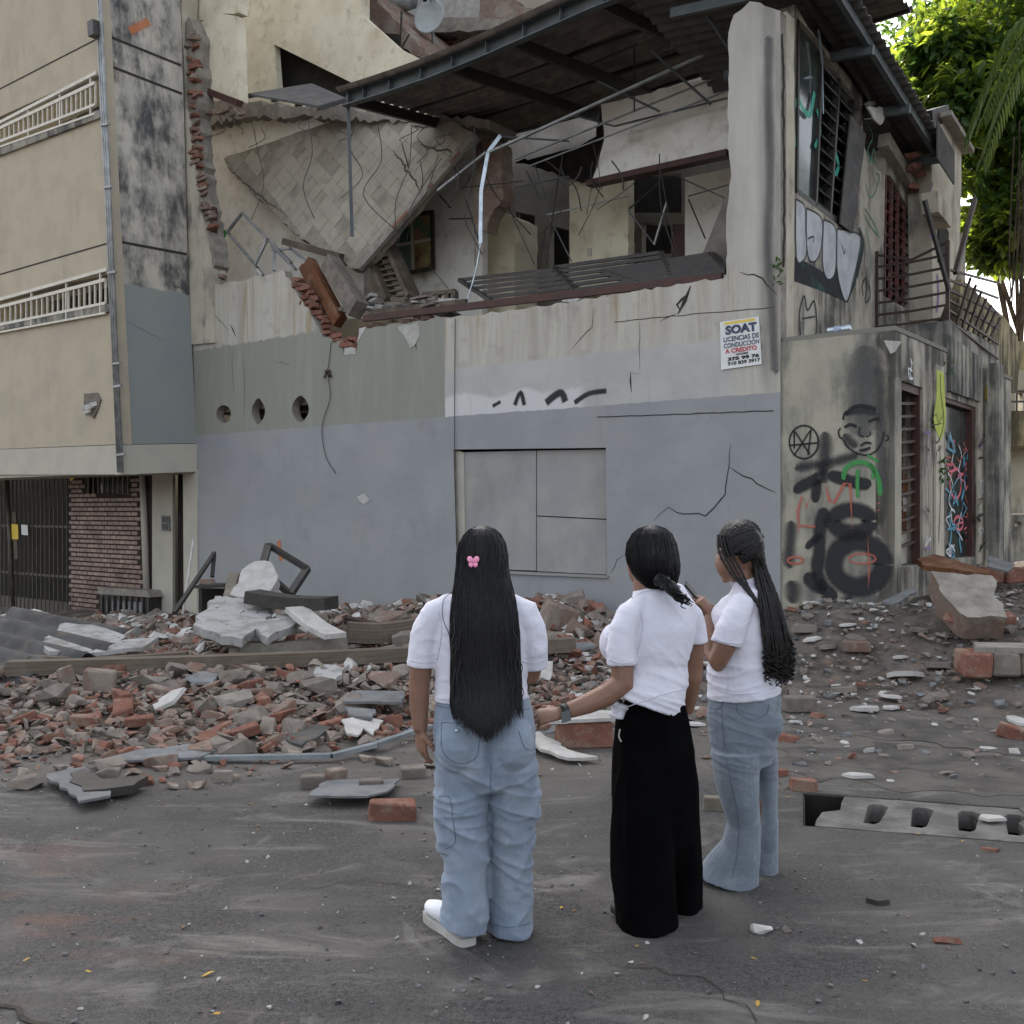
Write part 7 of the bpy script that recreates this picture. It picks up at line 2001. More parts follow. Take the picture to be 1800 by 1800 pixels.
me = fuse(mb, 0.006, 6, 'shirt', 'shirt', folds1); link(bpy.data.objects.new('shirt', me), person1)
seam(me, [[(719, 1160), (742, 1165), (766, 1163)], [(918, 1163), (938, 1166), (958, 1160)], [(770, 1072), (776, 1110), (768, 1160)], [(764, 1226), (790, 1230), (840, 1232)]], 'seam', 'shirt', person1, 0.002)
def foldsj(co, n):
    up = sstep(0.5, 0.75, co.z)
    a = 0.005 * nz(co.x * 8, co.y * 8, co.z * 5) * up
    hor = ridge(nz(co.x * 4 + 3, co.y * 5, co.z * 16)) * 0.006 * (0.3 + sstep(0.35, 0.55, co.z) * (1 - sstep(0.62, 0.8, co.z)))
    ver = nz(co.x * 13, co.y * 13, co.z * 2.2 + co.x * 4) * 0.012 * sstep(0.5, 0.2, co.z)
    dia = ridge(nz(co.x * 6 - co.z * 7, co.y * 4, co.z * 5 + co.x * 5)) * 0.008 * sstep(0.62, 0.4, co.z)
    hem = 0.010 * nz(co.x * 18, co.y * 18, co.z * 3) * sstep(0.3, 0.05, co.z)
    knee = 0.008 * ridge(nz(co.x * 3 + 1.7, co.y * 3, co.z * 13 + co.x * 5)) * sstep(0.85, 0.6, co.z) * sstep(0.05, 0.3, co.z)
    cleft = -0.03 * math.exp(-((co.x + 0.087) / 0.014) ** 2) * sstep(0.62, 0.72, co.z) * (1 - sstep(0.82, 0.9, co.z)) * (1 if n.y < 0 else 0)
    return a * .7 + hor * 0.7 + ver * 0.8 + dia * 0.7 + hem * .7 + knee * .7 + cleft
mb = MB()
tube(mb, [Q1(847, 1224), Q1(849, 1248), Q1(851, 1285), Q1(852, 1325), Q1(852, 1362), Q1(852, 1385)], [(.174, .12), (.188, .132), (.197, .145), (.197, .15), (.19, .132), (.14, .10)], 30, xdir=X_)
ellipsoid(mb, Q1(809, 1308, -.062), .094, .105, .115); ellipsoid(mb, Q1(897, 1306, -.062), .092, .105, .115)
tube(mb, [Q1(811, 1335), Q1(812, 1390), Q1(816, 1450), Q1(818, 1505), Q1(818, 1555), Q1(819, 1596), Q1(813, 1626)], [(.101, .118), (.1, .112), (.093, .102), (.09, .098), (.09, .106), (.092, .114), (.095, .118)], 24, xdir=X_)
tube(mb, [Q1(901, 1335), Q1(902, 1390, .02), Q1(901, 1450, .05), Q1(899, 1510, .07), Q1(897, 1570, .09), Q1(897, 1612, .1), Q1(897, 1634, .1)], [(.098, .12), (.094, .112), (.088, .1), (.086, .098), (.086, .105), (.088, .115), (.089, .118)], 24, xdir=X_)
tube(mb, [Q1(776, 1388, .0), Q1(779, 1440, .0), Q1(786, 1492, .0)], [(.03, .07), (.036, .08), (.034, .075)], 14, xdir=X_)
tube(mb, [Q1(938, 1385, .02), Q1(938, 1420, .03), Q1(934, 1450, .03)], [(.02, .06), (.03, .07), (.025, .06)], 14, xdir=X_)
mj = fuse(mb, 0.0055, 4, 'denim_pale', 'jeans', foldsj); jo = link(bpy.data.objects.new('jeans', mj), person1)
seam(mj, [[(776, 1270), (778, 1320), (806, 1342), (838, 1330), (842, 1290)], [(776, 1270), (842, 1272)], [(912, 1285), (924, 1316), (944, 1316)], [(771, 1400), (790, 1402), (796, 1440), (800, 1480), (784, 1492)], [(764, 1240), (800, 1246), (860, 1250), (930, 1246)], [(863, 1345), (862, 1400)], [(862, 1624), (898, 1630), (934, 1622)]], 'seam', 'stitch', jo)
h_ = on_mesh(mj)(803, 1285, 0.002)
if h_: mb = MB(); ellipsoid(mb, h_, .008, .004, .008); mb.obj('button', MT['alu'], jo)
def shoe(heel, toe, w, parent, mat, solemat, name='shoe'):
    """sneaker: layered sole with a rounded outline, upper lofted along the foot"""
    ax = toe - heel; L = ax.length; ax.normalize(); sd = Vector((-ax.y, ax.x, 0)); z0 = ground_z(heel.x, heel.y)
    fr = Frame((heel.x, heel.y, z0), ax, sd); fr.N = Vector((0, 0, 1))
    ol = [(L * t, sg_ * w * r_) for sg_, seq in ((1, ((0, .2), (.04, .36), (.15, .43), (.4, .40), (.65, .48), (.82, .47), (.94, .34), (1, .12))), (-1, ((1, .12), (.94, .34), (.82, .45), (.65, .46), (.4, .38), (.15, .43), (.04, .36), (0, .2)))) for t, r_ in seq]
    mb = MB(); prism(mb, fr, smooth_line(ol + [ol[0]], 3)[:-1], 0.032, 0.002); up = MB()
    secs = ((.03, .34, .085), (.12, .41, .098), (.3, .40, .10), (.5, .42, .088), (.7, .44, .066), (.86, .40, .052), (.96, .24, .042))
    tube(up, [fr.w(L * t, 0, .028 + h / 2) for t, _, h in secs], [(w * r_, h / 2 + .004) for t, r_, h in secs], 16, xdir=sd)
    so = link(bpy.data.objects.new(name, fuse(up, 0.004, 6, mat, name)), parent); mb.obj('sole', MT[solemat], so); return so
shoe(px_ground(826, 1668), px_ground(752, 1614), .098, person1, 'shoe_white', 'plaster')
mb = MB(); tube(mb, [Q1(896, 1630, .12), Q1(890, 1622, .2)], [(.045, .03), (.04, .025)], 14); mb.obj('shoe', MT['shoe_white'], person1)
# hair
HR1 = [(925, 848, 6, .012, .0), (930, 848, 20, .05, .0), (940, 848, 31, .075, .0), (955, 848, 39, .095, .0), (975, 848, 43, .104, .0), (995, 848, 44, .105, -.005), (1015, 848, 46, .098, -.02), (1035, 849, 50, .085, -.045), (1055, 850, 53, .068, -.075), (1080, 851, 56, .054, -.1), (1110, 852, 58, .048, -.112),
       (1140, 853, 58, .044, -.118), (1170, 854, 58, .042, -.122), (1200, 855, 59, .04, -.13), (1222, 855, 59, .036, -.142), (1236, 855, 52, .028, -.148), (1248, 856, 40, .018, -.154), (1258, 857, 26, .010, -.158), (1264, 858, 8, .003, -.16)]
HRX = HR1[:-4] + [(1236, 855, 60, .036, -.156), (1250, 856, 60, .036, -.166), (1264, 858, 59, .035, -.176), (1278, 860, 57, .033, -.184), (1292, 862, 54, .030, -.19), (1306, 864, 50, .027, -.193)]
rings = [(Q1(cx, y, dy), rx * k1 * .94, ry) for y, cx, rx, ry, dy in HR1]
mb = MB(); tube(mb, [r_[0] for r_ in rings], [(r_[1], r_[2]) for r_ in rings], 26, xdir=X_)
ho = mb.obj('hair', MT['hair'], person1)
rh = random.Random(4)
ringx = [(Q1(cx, y, dy), rx * k1 * .95, ry) for y, cx, rx, ry, dy in HRX]
strands(ringx, 2600, rh, 0.0013, math.pi, lift=1.0, jitter=0.004, tail=0.06, point=5).obj('hair_strands', MT['hair'], ho)
for k in range(26):     # loose locks at the ends and sides
    sd = rh.choice((-1, 1)); x0 = 855 + sd * rh.uniform(35, 56); y0 = rh.uniform(1080, 1230); L = rh.uniform(40, 75)
    pts = smooth_line([tuple(Q1(x0 + sd * rh.uniform(0, 4) * j + rh.uniform(-3, 3), y0 + L * j / 3, -.13 - .02 * j)) for j in range(4)], 5)
    mb = MB(); tube(mb, pts, [0.003 * (1 - 0.8 * i / len(pts)) for i in range(len(pts))], 4); mb.obj('hair_lock', MT['hair'], ho)
for k in range(0):
    x0 = 800 + k * 7.5; y0 = 1240
    pts = smooth_line([tuple(Q1(x0 + rh.uniform(-2, 2), y0, -.165)), tuple(Q1(x0 + rh.uniform(-3, 6), y0 + 24, -.195)), tuple(Q1(x0 + rh.uniform(-2, 12), y0 + rh.uniform(40, 62), -.205))], 5)
    tube(mb, pts, [0.008 * (1 - 0.9 * i / len(pts)) for i in range(len(pts))], 5)
for k in range(2):
    pts = smooth_line([tuple(Q1(806 - k, 1036, -.06)), tuple(Q1(782 - 1.5 * k, 1052, -.09)), tuple(Q1(779 - k, 1085, -.12)), tuple(Q1(790 - k, 1115, -.13)), tuple(Q1(797, 1140, -.13))], 5)
    mb = MB(); tube(mb, pts, 0.0008, 4); mb.obj('hair_lock', MT['hair'], ho)
# butterfly clip on the hair
cl = thing('hair_clip', Q1(832, 990, -.11), 'pink plastic butterfly clip in the long black hair', 'hair clip')
for sx, dx, dz, r_, nm in ((-1, -.012, .010, .013, 'wing'), (1, .012, .010, .013, 'wing'), (-1, -.009, -.010, .010, 'wing'), (1, .009, -.010, .010, 'wing')):
    mb = MB(); ellipsoid(mb, Q1(832, 988, -.115) + Vector((dx, -0.006, dz)), r_ * .85, .004, r_, Euler((0, sx * .4, sx * .3)), 12, 8); mb.obj(nm, MT['pink'], cl)
mb = MB(); ellipsoid(mb, Q1(832, 988, -.12), .004, .006, .014, None, 8, 6); mb.obj('clip_body', MT['pink'], cl)

# ---------------------------------------------------------------- second woman: low ponytail, black trousers
Y2 = 4.2
def Q2(x, y, dy=0.0): return P(x, y, Y2 + dy)
k2 = Y2 / FPX
A2 = Vector((0.866, 0.5, 0)); F2 = Vector((-0.5, 0.866, 0))
mb = MB()
ellipsoid(mb, Q2(1141, 976), .076, .094, .112, Euler((0, 0, 0.62)))
ellipsoid(mb, Q2(1128, 1000, .06), .055, .06, .075, Euler((0, 0, 0.62)))       # jaw
ellipsoid(mb, Q2(1109, 992, -.01), .012, .02, .031, Euler((0.2, 0, 0.5)), 14, 10)     # ear
tube(mb, [Q2(1136, 1005), Q2(1136, 1030), Q2(1140, 1055)], [.055, .054, .062], 14)
tube(mb, [Q2(1148, 1055), Q2(1152, 1110), Q2(1148, 1180), Q2(1146, 1250), Q2(1146, 1330)], [(.1, .05), (.125, .08), (.1, .07), (.11, .08), (.11, .08)], 20, xdir=A2)
tube(mb, [Q2(1105, 1078, -.1), Q2(1092, 1120, -.12), Q2(1093, 1165, -.12), Q2(1094, 1200, -.12), Q2(1066, 1222, -.13), Q2(1030, 1238, -.15), Q2(1000, 1249, -.17), Q2(984, 1254, -.18)], [.03, .036, .046, .05, .046, .04, .031, .027], 14)
tube(mb, [Q2(1218, 1075, .1), Q2(1224, 1125, .1), Q2(1219, 1190, .13), Q2(1207, 1250, .2)], [.03, .036, .038, .03], 12)
tube(mb, [Q2(1135, 1350), Q2(1130, 1590, -.03)], [.08, .05], 12); tube(mb, [Q2(1185, 1350, .08), Q2(1200, 1560, .15)], [.08, .05], 12)
hand(mb, Q2(984, 1254, -.18), (-1, -0.12, -0.12), (-0.1, 0.55, -0.8), -1, 0.5, 1.0, 0.55)
person2 = bpy.data.objects.new('person', fuse(mb, 0.0042, 5, 'skin', 'person')); COL.objects.link(person2)
tag(person2, 'woman in white polo and wide black trousers with low ponytail, reaching out', 'person')
def folds2(co, n):
    return 0.5 * folds2_(co, n) + 0.0035 * nz(co.x * 6 + co.z * 4, co.y * 5, co.z * 9 - co.x * 6)
def folds2_(co, n):
    a = 0.005 * nz(co.x * 8, co.y * 8, co.z * 6)
    w = sstep(1.15, 0.95, co.z) * sstep(0.78, 0.86, co.z)
    return a + 0.010 * w * ridge(nz(co.x * 4 + co.z * 6, co.y * 4, co.z * 22 + co.x * 8)) + 0.003 * ridge(nz(co.x * 9, co.y * 9, co.z * 12 + co.x * 7))
mb = MB()
tube(mb, [Q2(1140, 1030), Q2(1143, 1040), Q2(1150, 1052), Q2(1157, 1072), Q2(1157, 1105), Q2(1152, 1140), Q2(1149, 1166), Q2(1148, 1188), Q2(1142, 1206), Q2(1132, 1232)],
     [(.066, .062), (.09, .07), (.15, .085), (.18, .1), (.176, .118), (.164, .122), (.147, .114), (.153, .124), (.168, .142), (.178, .152)], 28, xdir=A2)
tube(mb, [Q2(1130, 1062, -.05), Q2(1108, 1080, -.09), Q2(1096, 1108, -.115), Q2(1092, 1140, -.12), Q2(1093, 1168, -.12)], [.046, .056, .058, .059, .060], 18)
tube(mb, [Q2(1196, 1060, .06), Q2(1214, 1082, .09), Q2(1221, 1105, .1), Q2(1224, 1131, .1)], [.042, .05, .05, .05], 16)
ellipsoid(mb, Q2(1092, 1130, .06), .09, .08, .09)      # chest showing past the arm
tube(mb, [Q2(1090, 1238, -.06), Q2(1084, 1262, -.07)], [(.035, .04), (.03, .03)], 12, xdir=A2)   # shirt tail
me = fuse(mb, 0.006, 6, 'shirt', 'shirt', folds2); link(bpy.data.objects.new('shirt', me), person2)
seam(me, [[(1070, 1158), (1092, 1166), (1118, 1162)], [(1122, 1068), (1130, 1100), (1120, 1150)], [(1112, 1052), (1130, 1040), (1165, 1036)], [(1078, 1252), (1110, 1240), (1160, 1222), (1205, 1210)]], 'seam', 'shirt', person2, 0.002)
def foldsk(co, n): return 0.008 * sstep(0.95, 0.6, co.z) * nz(co.x * 16, co.y * 16, co.z * 2) + 0.008 * nz(co.x * 11, co.y * 11, co.z * 1.4) + 0.005 * ridge(nz(co.x * 7, co.y * 7, co.z * 2.5))
mb = MB()
tube(mb, [Q2(1152, 1195, .0), Q2(1152, 1225), Q2(1149, 1265), Q2(1150, 1320), Q2(1151, 1400), Q2(1151, 1480), Q2(1151, 1540)], [(.112, .085), (.134, .102), (.162, .132), (.180, .152), (.182, .15), (.172, .12), (.14, .06)], 28, xdir=A2)
tube(mb, [Q2(1134, 1290, -.03), Q2(1130, 1380, -.04), Q2(1130, 1460, -.06), Q2(1131, 1540, -.07), Q2(1136, 1600, -.06), Q2(1138, 1622, -.06)], [(.10, .10), (.128, .12), (.13, .13), (.126, .14), (.122, .148), (.126, .155)], 24, xdir=X_)
tube(mb, [Q2(1178, 1300, .05), Q2(1186, 1380, .07), Q2(1190, 1460, .1), Q2(1193, 1540, .13), Q2(1195, 1588, .15)], [(.09, .1), (.102, .115), (.098, .12), (.092, .13), (.09, .135)], 24, xdir=X_)
mk = fuse(mb, 0.0065, 5, 'black_cloth', 'trousers', foldsk); link(bpy.data.objects.new('trousers', mk), person2)
mb = MB(); tube(mb, [Q2(1120, 1606, -.03), Q2(1098, 1600, -.0), Q2(1082, 1592, .02), Q2(1078, 1590, .04)], [(.045, .05), (.045, .045), (.035, .03), (.012, .012)], 14); mb.obj('shoe', MT['rubber_black'], person2)
h_ = [on_mesh(mk)(x, y, .003) for x, y in ((1090, 1282), (1088, 1294), (1092, 1304))]
if all(h_): mb = MB(); tube(mb, h_, .004, 6); tag(mb.obj('key_ring', MT['beam']), 'pale metal clip hanging at the black trouser pocket', 'key ring')
# hair: cap, ponytail
HR2 = [(924, 1146, 7, .014, 0), (929, 1146, 22, .05, 0), (938, 1146, 32, .078, 0), (955, 1145, 40, .098, -.0), (975, 1146, 43, .108, -.005), (992, 1149, 42, .107, -.012), (1008, 1153, 38, .094, -.02), (1022, 1157, 31, .075, -.03), (1034, 1160, 22, .05, -.04), (1041, 1160, 10, .02, -.045)]
rings = [(Q2(cx, y, dy), rx * k2, ry) for y, cx, rx, ry, dy in HR2]
mb = MB(); tube(mb, [r_[0] for r_ in rings], [(r_[1], r_[2]) for r_ in rings], 26, xdir=X_); ho = mb.obj('hair', MT['hair'], person2)
strands(rings, 700, rh, 0.0011, math.pi * 1.1, lift=1.0, jitter=0.003, tail=0.05).obj('hair_strands', MT['hair'], ho)
mb = MB(); pt = smooth_line([tuple(Q2(1158, 1018, -.11)), tuple(Q2(1172, 1026, -.14)), tuple(Q2(1182, 1036, -.14)), tuple(Q2(1191, 1046, -.13)), tuple(Q2(1198, 1052, -.12))], 4)
tube(mb, pt, [.03, .027, .022, .019, .021, .025, .027, .027, .027, .026, .024, .022, .019, .016, .012, .008, .003][:len(pt)], 14); po = mb.obj('ponytail', MT['hair'], person2)
mb = MB()
for k in range(160):
    a = rh.uniform(0, 6.28); rr_ = 0.027 * math.sqrt(rh.random()) ** .4
    tube(mb, [Vector(p) + Vector((0.3 * math.cos(a) * rr_, -abs(math.cos(a)) * rr_, math.sin(a) * rr_)) * (1.0 if i < len(pt) - 4 else .8) + Vector((rh.uniform(-.001, .001), 0, rh.uniform(-.001, .001))) for i, p in enumerate(pt)], 0.0012, 3, cap=False)
for k in range(46):
    c0 = Vector(pt[rh.randint(6, len(pt) - 1)]) + Vector((rh.uniform(-.012, .012), rh.uniform(-.02, .005), rh.uniform(-.018, .018))); ph_ = rh.uniform(0, 6)
    tube(mb, [c0 + Vector((.012 * math.cos(ph_ + j * .8) + .004 * j, .008 * math.sin(ph_ + j * .8), -.004 * j)) for j in range(8)], 0.0022, 4)
mb.obj('hair_strands', MT['hair'], po)
mb = MB(); c_ = Vector(pt[3]); tube(mb, [c_ + Vector((-.004, 0, .003)), c_ + Vector((.006, 0, -.004))], [.0275, .0275], 14); mb.obj('hair_tie', MT['rubber_black'], po)
# watch on the reaching wrist
wt = thing('wrist_watch', Q2(992, 1251, -.175), 'black smart watch on the wrist reaching between women', 'watch')
a_, b_ = Q2(998, 1249, -.17), Q2(986, 1253, -.178)
mb = MB(); tube(mb, [a_, b_], [(.0345, .0335), (.033, .032)], 18); mb.obj('strap', MT['rubber_black'], wt)
mb = MB(); dd = (b_ - a_).normalized(); box(mb, (a_ + b_) / 2 + Vector((0.004, -0.034, -0.010)), dd * .02, Vector((0, .005, .001)), Vector((-.1, .2, 1)).normalized() * .021); mb.obj('case', MT['screen'], wt)

# ---------------------------------------------------------------- third woman: long braids, looking at a phone
Y3 = 4.6
def Q3(x, y, dy=0.0): return P(x, y, Y3 + dy)
k3 = Y3 / FPX
A3 = Vector((0.43, 0.9, 0)); F3 = Vector((-0.9, 0.43, 0))
mb = MB()
ellipsoid(mb, Q3(1300, 968), .095, .074, .104, Euler((0, -0.25, -0.4)))
ellipsoid(mb, Q3(1282, 992), .062, .058, .078, Euler((0, -0.3, -0.4)))         # face and jaw
tube(mb, [Q3(1268, 980, -.0), Q3(1261, 992, .005), Q3(1265, 997)], [.010, .013, .009], 10)          # nose
ellipsoid(mb, Q3(1268, 1004), .011, .022, .006); ellipsoid(mb, Q3(1270, 1009), .011, .02, .006); ellipsoid(mb, Q3(1276, 1019), .018, .022, .016)   # lips and chin
ellipsoid(mb, Q3(1266, 966), .014, .05, .012)                                  # brow
tube(mb, [Q3(1302, 1000), Q3(1310, 1022), Q3(1316, 1045)], [.052, .05, .058], 14)
tube(mb, [Q3(1315, 1045), Q3(1306, 1100), Q3(1304, 1170), Q3(1306, 1240), Q3(1306, 1320)], [(.1, .06), (.14, .10), (.13, .11), (.14, .12), (.13, .1)], 20, xdir=A3)
tube(mb, [Q3(1302, 1055, -.13), Q3(1286, 1095, -.16), Q3(1274, 1135, -.165), Q3(1261, 1163, -.15), Q3(1250, 1140, -.1), Q3(1246, 1105, -.05), Q3(1250, 1082, -.01)], [.03, .036, .05, .048, .044, .036, .027], 14)
tube(mb, [Q3(1330, 1055, .14), Q3(1300, 1110, .18), Q3(1262, 1130, .16), Q3(1250, 1085, .06)], [.05, .05, .042, .027], 12)
tube(mb, [Q3(1300, 1330, -.06), Q3(1304, 1430, -.06), Q3(1300, 1520, -.03)], [.07, .055, .04], 12); tube(mb, [Q3(1335, 1330, .08), Q3(1347, 1430, .1), Q3(1344, 1505, .13)], [.06, .045, .038], 12)
hand(mb, Q3(1251, 1080, -.01), (-0.55, 0.1, 0.85), (-0.6, 0.5, -0.5), -1, 0.65, 0.95, 0.4)
hand(mb, Q3(1252, 1086, .06), (-0.6, 0.0, 0.8), (-0.5, -0.6, -0.4), 1, 0.65, 0.95, 0.4)
person3 = bpy.data.objects.new('person', fuse(mb, 0.0042, 4, 'skin', 'person')); COL.objects.link(person3)
tag(person3, 'woman with long black braids in white polo and flared jeans holding phone', 'person')
mb = MB(); ellipsoid(mb, Q3(1267, 981, -.045), .006, .012, .005, None, 10, 8); mb.obj('eye', MT['rubber_black'], person3)
mb = MB(); tube(mb, [Q3(1262, 972, -.03), Q3(1268, 970, -.05), Q3(1275, 972, -.062)], .0028, 6); mb.obj('eyebrow', MT['braid'], person3)
def folds3(co, n):
    return 0.5 * folds3_(co, n) + 0.0035 * nz(co.x * 6 + co.z * 4, co.y * 5, co.z * 9 - co.x * 6)
def folds3_(co, n):
    w = sstep(1.15, 1.0, co.z) * sstep(0.8, 0.9, co.z)
    return 0.005 * nz(co.x * 8, co.y * 8, co.z * 7) + 0.008 * w * ridge(nz(co.x * 5 - co.z * 4, co.y * 4, co.z * 18)) + 0.003 * ridge(nz(co.x * 10, co.y * 9, co.z * 12))
mb = MB()
tube(mb, [Q3(1311, 1016), Q3(1314, 1028), Q3(1317, 1042), Q3(1316, 1062), Q3(1303, 1090), Q3(1301, 1120), Q3(1303, 1150), Q3(1304, 1185), Q3(1307, 1212), Q3(1308, 1222)],
     [(.062, .06), (.085, .068), (.14, .085), (.165, .108), (.168, .146), (.165, .152), (.158, .146), (.162, .156), (.17, .162), (.172, .164)], 28, xdir=A3)
tube(mb, [Q3(1322, 1044, -.08), Q3(1306, 1062, -.13), Q3(1294, 1082, -.155), Q3(1284, 1106, -.165), Q3(1277, 1132, -.165)], [.046, .056, .062, .066, .069], 18)
tube(mb, [Q3(1330, 1050, .12), Q3(1310, 1090, .17), Q3(1290, 1110, .18)], [.06, .06, .055], 16)
me = fuse(mb, 0.006, 5, 'shirt', 'shirt', folds3); link(bpy.data.objects.new('shirt', me), person3)
seam(me, [[(1250, 1116), (1270, 1128), (1304, 1132)], [(1330, 1052), (1326, 1080), (1308, 1100)], [(1277, 1180), (1278, 1200), (1277, 1214)], [(1248, 1206), (1290, 1220), (1340, 1216), (1370, 1206)], [(1296, 1030), (1312, 1024), (1336, 1030)]], 'seam', 'shirt', person3, 0.002)
hit_ = on_mesh(me); lg = [hit_(x, y, .002) for x, y in ((1244, 1078), (1250, 1082), (1256, 1080))]
if all(lg): mb = MB(); tube(mb, lg, .005, 5); mb.obj('chest_logo', grain_mat('green_logo', rgb(70, 150, 90), rgb(60, 140, 120), 30, bump=0), person3)
def folds3j(co, n):
    up = sstep(0.35, 0.6, co.z)
    return 0.004 * nz(co.x * 9, co.y * 9, co.z * 6) + 0.0028 * up * ridge(nz(co.x * 5, co.y * 5, co.z * 24 + co.x * 6)) + 0.012 * sstep(0.3, 0.1, co.z) * nz(co.x * 12, co.y * 12, co.z * 2)
mb = MB()
tube(mb, [Q3(1308, 1206), Q3(1308, 1232), Q3(1308, 1268), Q3(1306, 1305), Q3(1306, 1340)], [(.15, .154), (.16, .162), (.168, .162), (.165, .145), (.14, .12)], 28, xdir=A3)
ellipsoid(mb, Q3(1332, 1268, -.03), .11, .13, .11)
tube(mb, [Q3(1294, 1320, -.07), Q3(1294, 1360, -.07), Q3(1301, 1410, -.07), Q3(1307, 1445, -.06), Q3(1302, 1485, -.04), Q3(1289, 1518, -.02), Q3(1281, 1543, -.01), Q3(1280, 1549, -.01)], [(.112, .115), (.102, .105), (.084, .09), (.074, .08), (.088, .09), (.114, .11), (.136, .13), (.138, .132)], 22, xdir=X_)
tube(mb, [Q3(1338, 1320, .07), Q3(1345, 1360, .09), Q3(1348, 1410, .1), Q3(1349, 1445, .11), Q3(1346, 1485, .13), Q3(1343, 1512, .14), Q3(1342, 1530, .15)], [(.07, .11), (.056, .09), (.046, .07), (.048, .062), (.052, .07), (.06, .085), (.066, .095)], 22, xdir=X_)
tube(mb, [Q3(1270, 1528, -.02), Q3(1248, 1530, .0), Q3(1236, 1534, .02)], [(.06, .05), (.045, .035), (.02, .02)], 12)
mj3 = fuse(mb, 0.0055, 4, 'denim_grey', 'jeans', folds3j); jo3 = link(bpy.data.objects.new('jeans', mj3), person3)
seam(mj3, [[(1294, 1240), (1300, 1256), (1322, 1264), (1346, 1256), (1352, 1236)], [(1268, 1228), (1272, 1300), (1286, 1380), (1298, 1440), (1296, 1500), (1288, 1540)], [(1246, 1244), (1262, 1246), (1270, 1238)]], 'seam', 'stitch', jo3)
mb = MB(); tube(mb, [Q3(1344, 1520, .13), Q3(1356, 1522, .12), Q3(1362, 1524, .12)], [(.04, .04), (.032, .03), (.012, .012)], 12); mb.obj('shoe', MT['beam'], person3)
# braids
F3h = (F3 * 0.87 + Vector((0, 0, -0.5))).normalized(); Z3h = (Vector((0, 0, 0.87)) + F3 * 0.5).normalized()
hc = Q3(1302, 963)
mb = MB(); R3 = Matrix((F3h, A3, Z3h)).transposed()
ellipsoid(mb, hc - F3h * .012 + Z3h * .004, .098, .083, .1, R3); bo3 = mb.obj('hair', MT['braid'], person3)
mb = MB(); rb_ = random.Random(8)
NBR = 165
for k in range(NBR):
    al = math.radians(-132 + 226 * k / (NBR - 1) + rb_.uniform(-3, 3))     # -: side toward the viewer
    t0 = math.radians(rb_.choice((32, 50, 72, 95)) + rb_.uniform(-6, 6) + 14 * (abs(al) > 1.2))
    t1 = math.radians(rb_.uniform(122, 146)); t0 = max(t0, math.radians(78)) if al < -1.75 else t0
    L_ = []
    for j in range(9):
        t = t0 + (t1 - t0) * j / 8
        dv = F3h * (math.cos(t) * .112) + (Z3h * math.cos(al) * .114 + A3 * math.sin(al) * .097) * math.sin(t)
        L_.append(hc - F3h * .012 + dv + Vector((0, 0, .004)))
    w_ = 0.5 + 0.5 * math.sin(al); dep = -.10 + .17 * w_
    xs = rb_.random()
    m1 = Q3(1328 + 20 * xs, 1006 + rb_.uniform(-6, 14), dep * .8); m2 = Q3(1336 + 32 * xs, 1052, dep * .9 - .05); m3 = Q3(1342 + 40 * xs + rb_.uniform(-3, 3), 1105, dep - .06); m4 = Q3(1346 + 46 * xs + rb_.uniform(-4, 4), 1130 + rb_.uniform(0, 40), dep - .06)
    pts = [tuple(q) for q in L_] + smooth_line([tuple(L_[-1].lerp(m1, .5)), tuple(m1), tuple(m2), tuple(m3), tuple(m4)], 8)
    tube(mb, pts, [0.0060 * (1 + .24 * math.sin(i * 2.4)) for i in range(len(pts))], 5)
    e0 = Vector(pts[-1]); ph = rb_.uniform(0, 6); Lc = rb_.uniform(.05, .10)
    cp = [e0 + Vector((.012 * math.cos(ph + j * 1.3), .012 * math.sin(ph + j * 1.3), -Lc * j / 12)) for j in range(13)]
    tube(mb, cp, 0.0032, 4)
for k in range(4):
    pts = smooth_line([tuple(Q3(1262 + 5 * k, 940, -.03 - .01 * k)), tuple(Q3(1264 + 7 * k, 970, -.075)), tuple(Q3(1283 + 7 * k, 1006, -.1)), tuple(Q3(1308 + 3 * k, 1034, -.15)), tuple(Q3(1332 + k, 1064, -.17)), tuple(Q3(1342 + k, 1100, -.16)), tuple(Q3(1343, 1118, -.16))], 8)
    tube(mb, pts, [0.0055 * (1 + .2 * math.sin(i * 2.4)) for i in range(len(pts))], 6)
mb.obj('braids', MT['braid'], bo3)
# phone
ph = thing('smartphone', Q3(1222, 1052, .0), 'black smartphone held up by the braided woman', 'phone')
pc = Q3(1224, 1048, .03); pa = (Q3(1240, 1072, .03) - Q3(1198, 1022, .03)).normalized(); pb = Vector((0.25, 0.95, 0.1)); pb = (pb - pa * pb.dot(pa)).normalized(); pn = pa.cross(pb)
mb = MB(); box(mb, pc, pa * .078, pb * .037, pn * .0045); mb.obj('body', MT['rubber_black'], ph)
mb = MB(); box(mb, pc + pn * (-.005 if pn.x > 0 else .005), pa * .074, pb * .034, pn * .0008); mb.obj('screen', MT['screen'], ph)
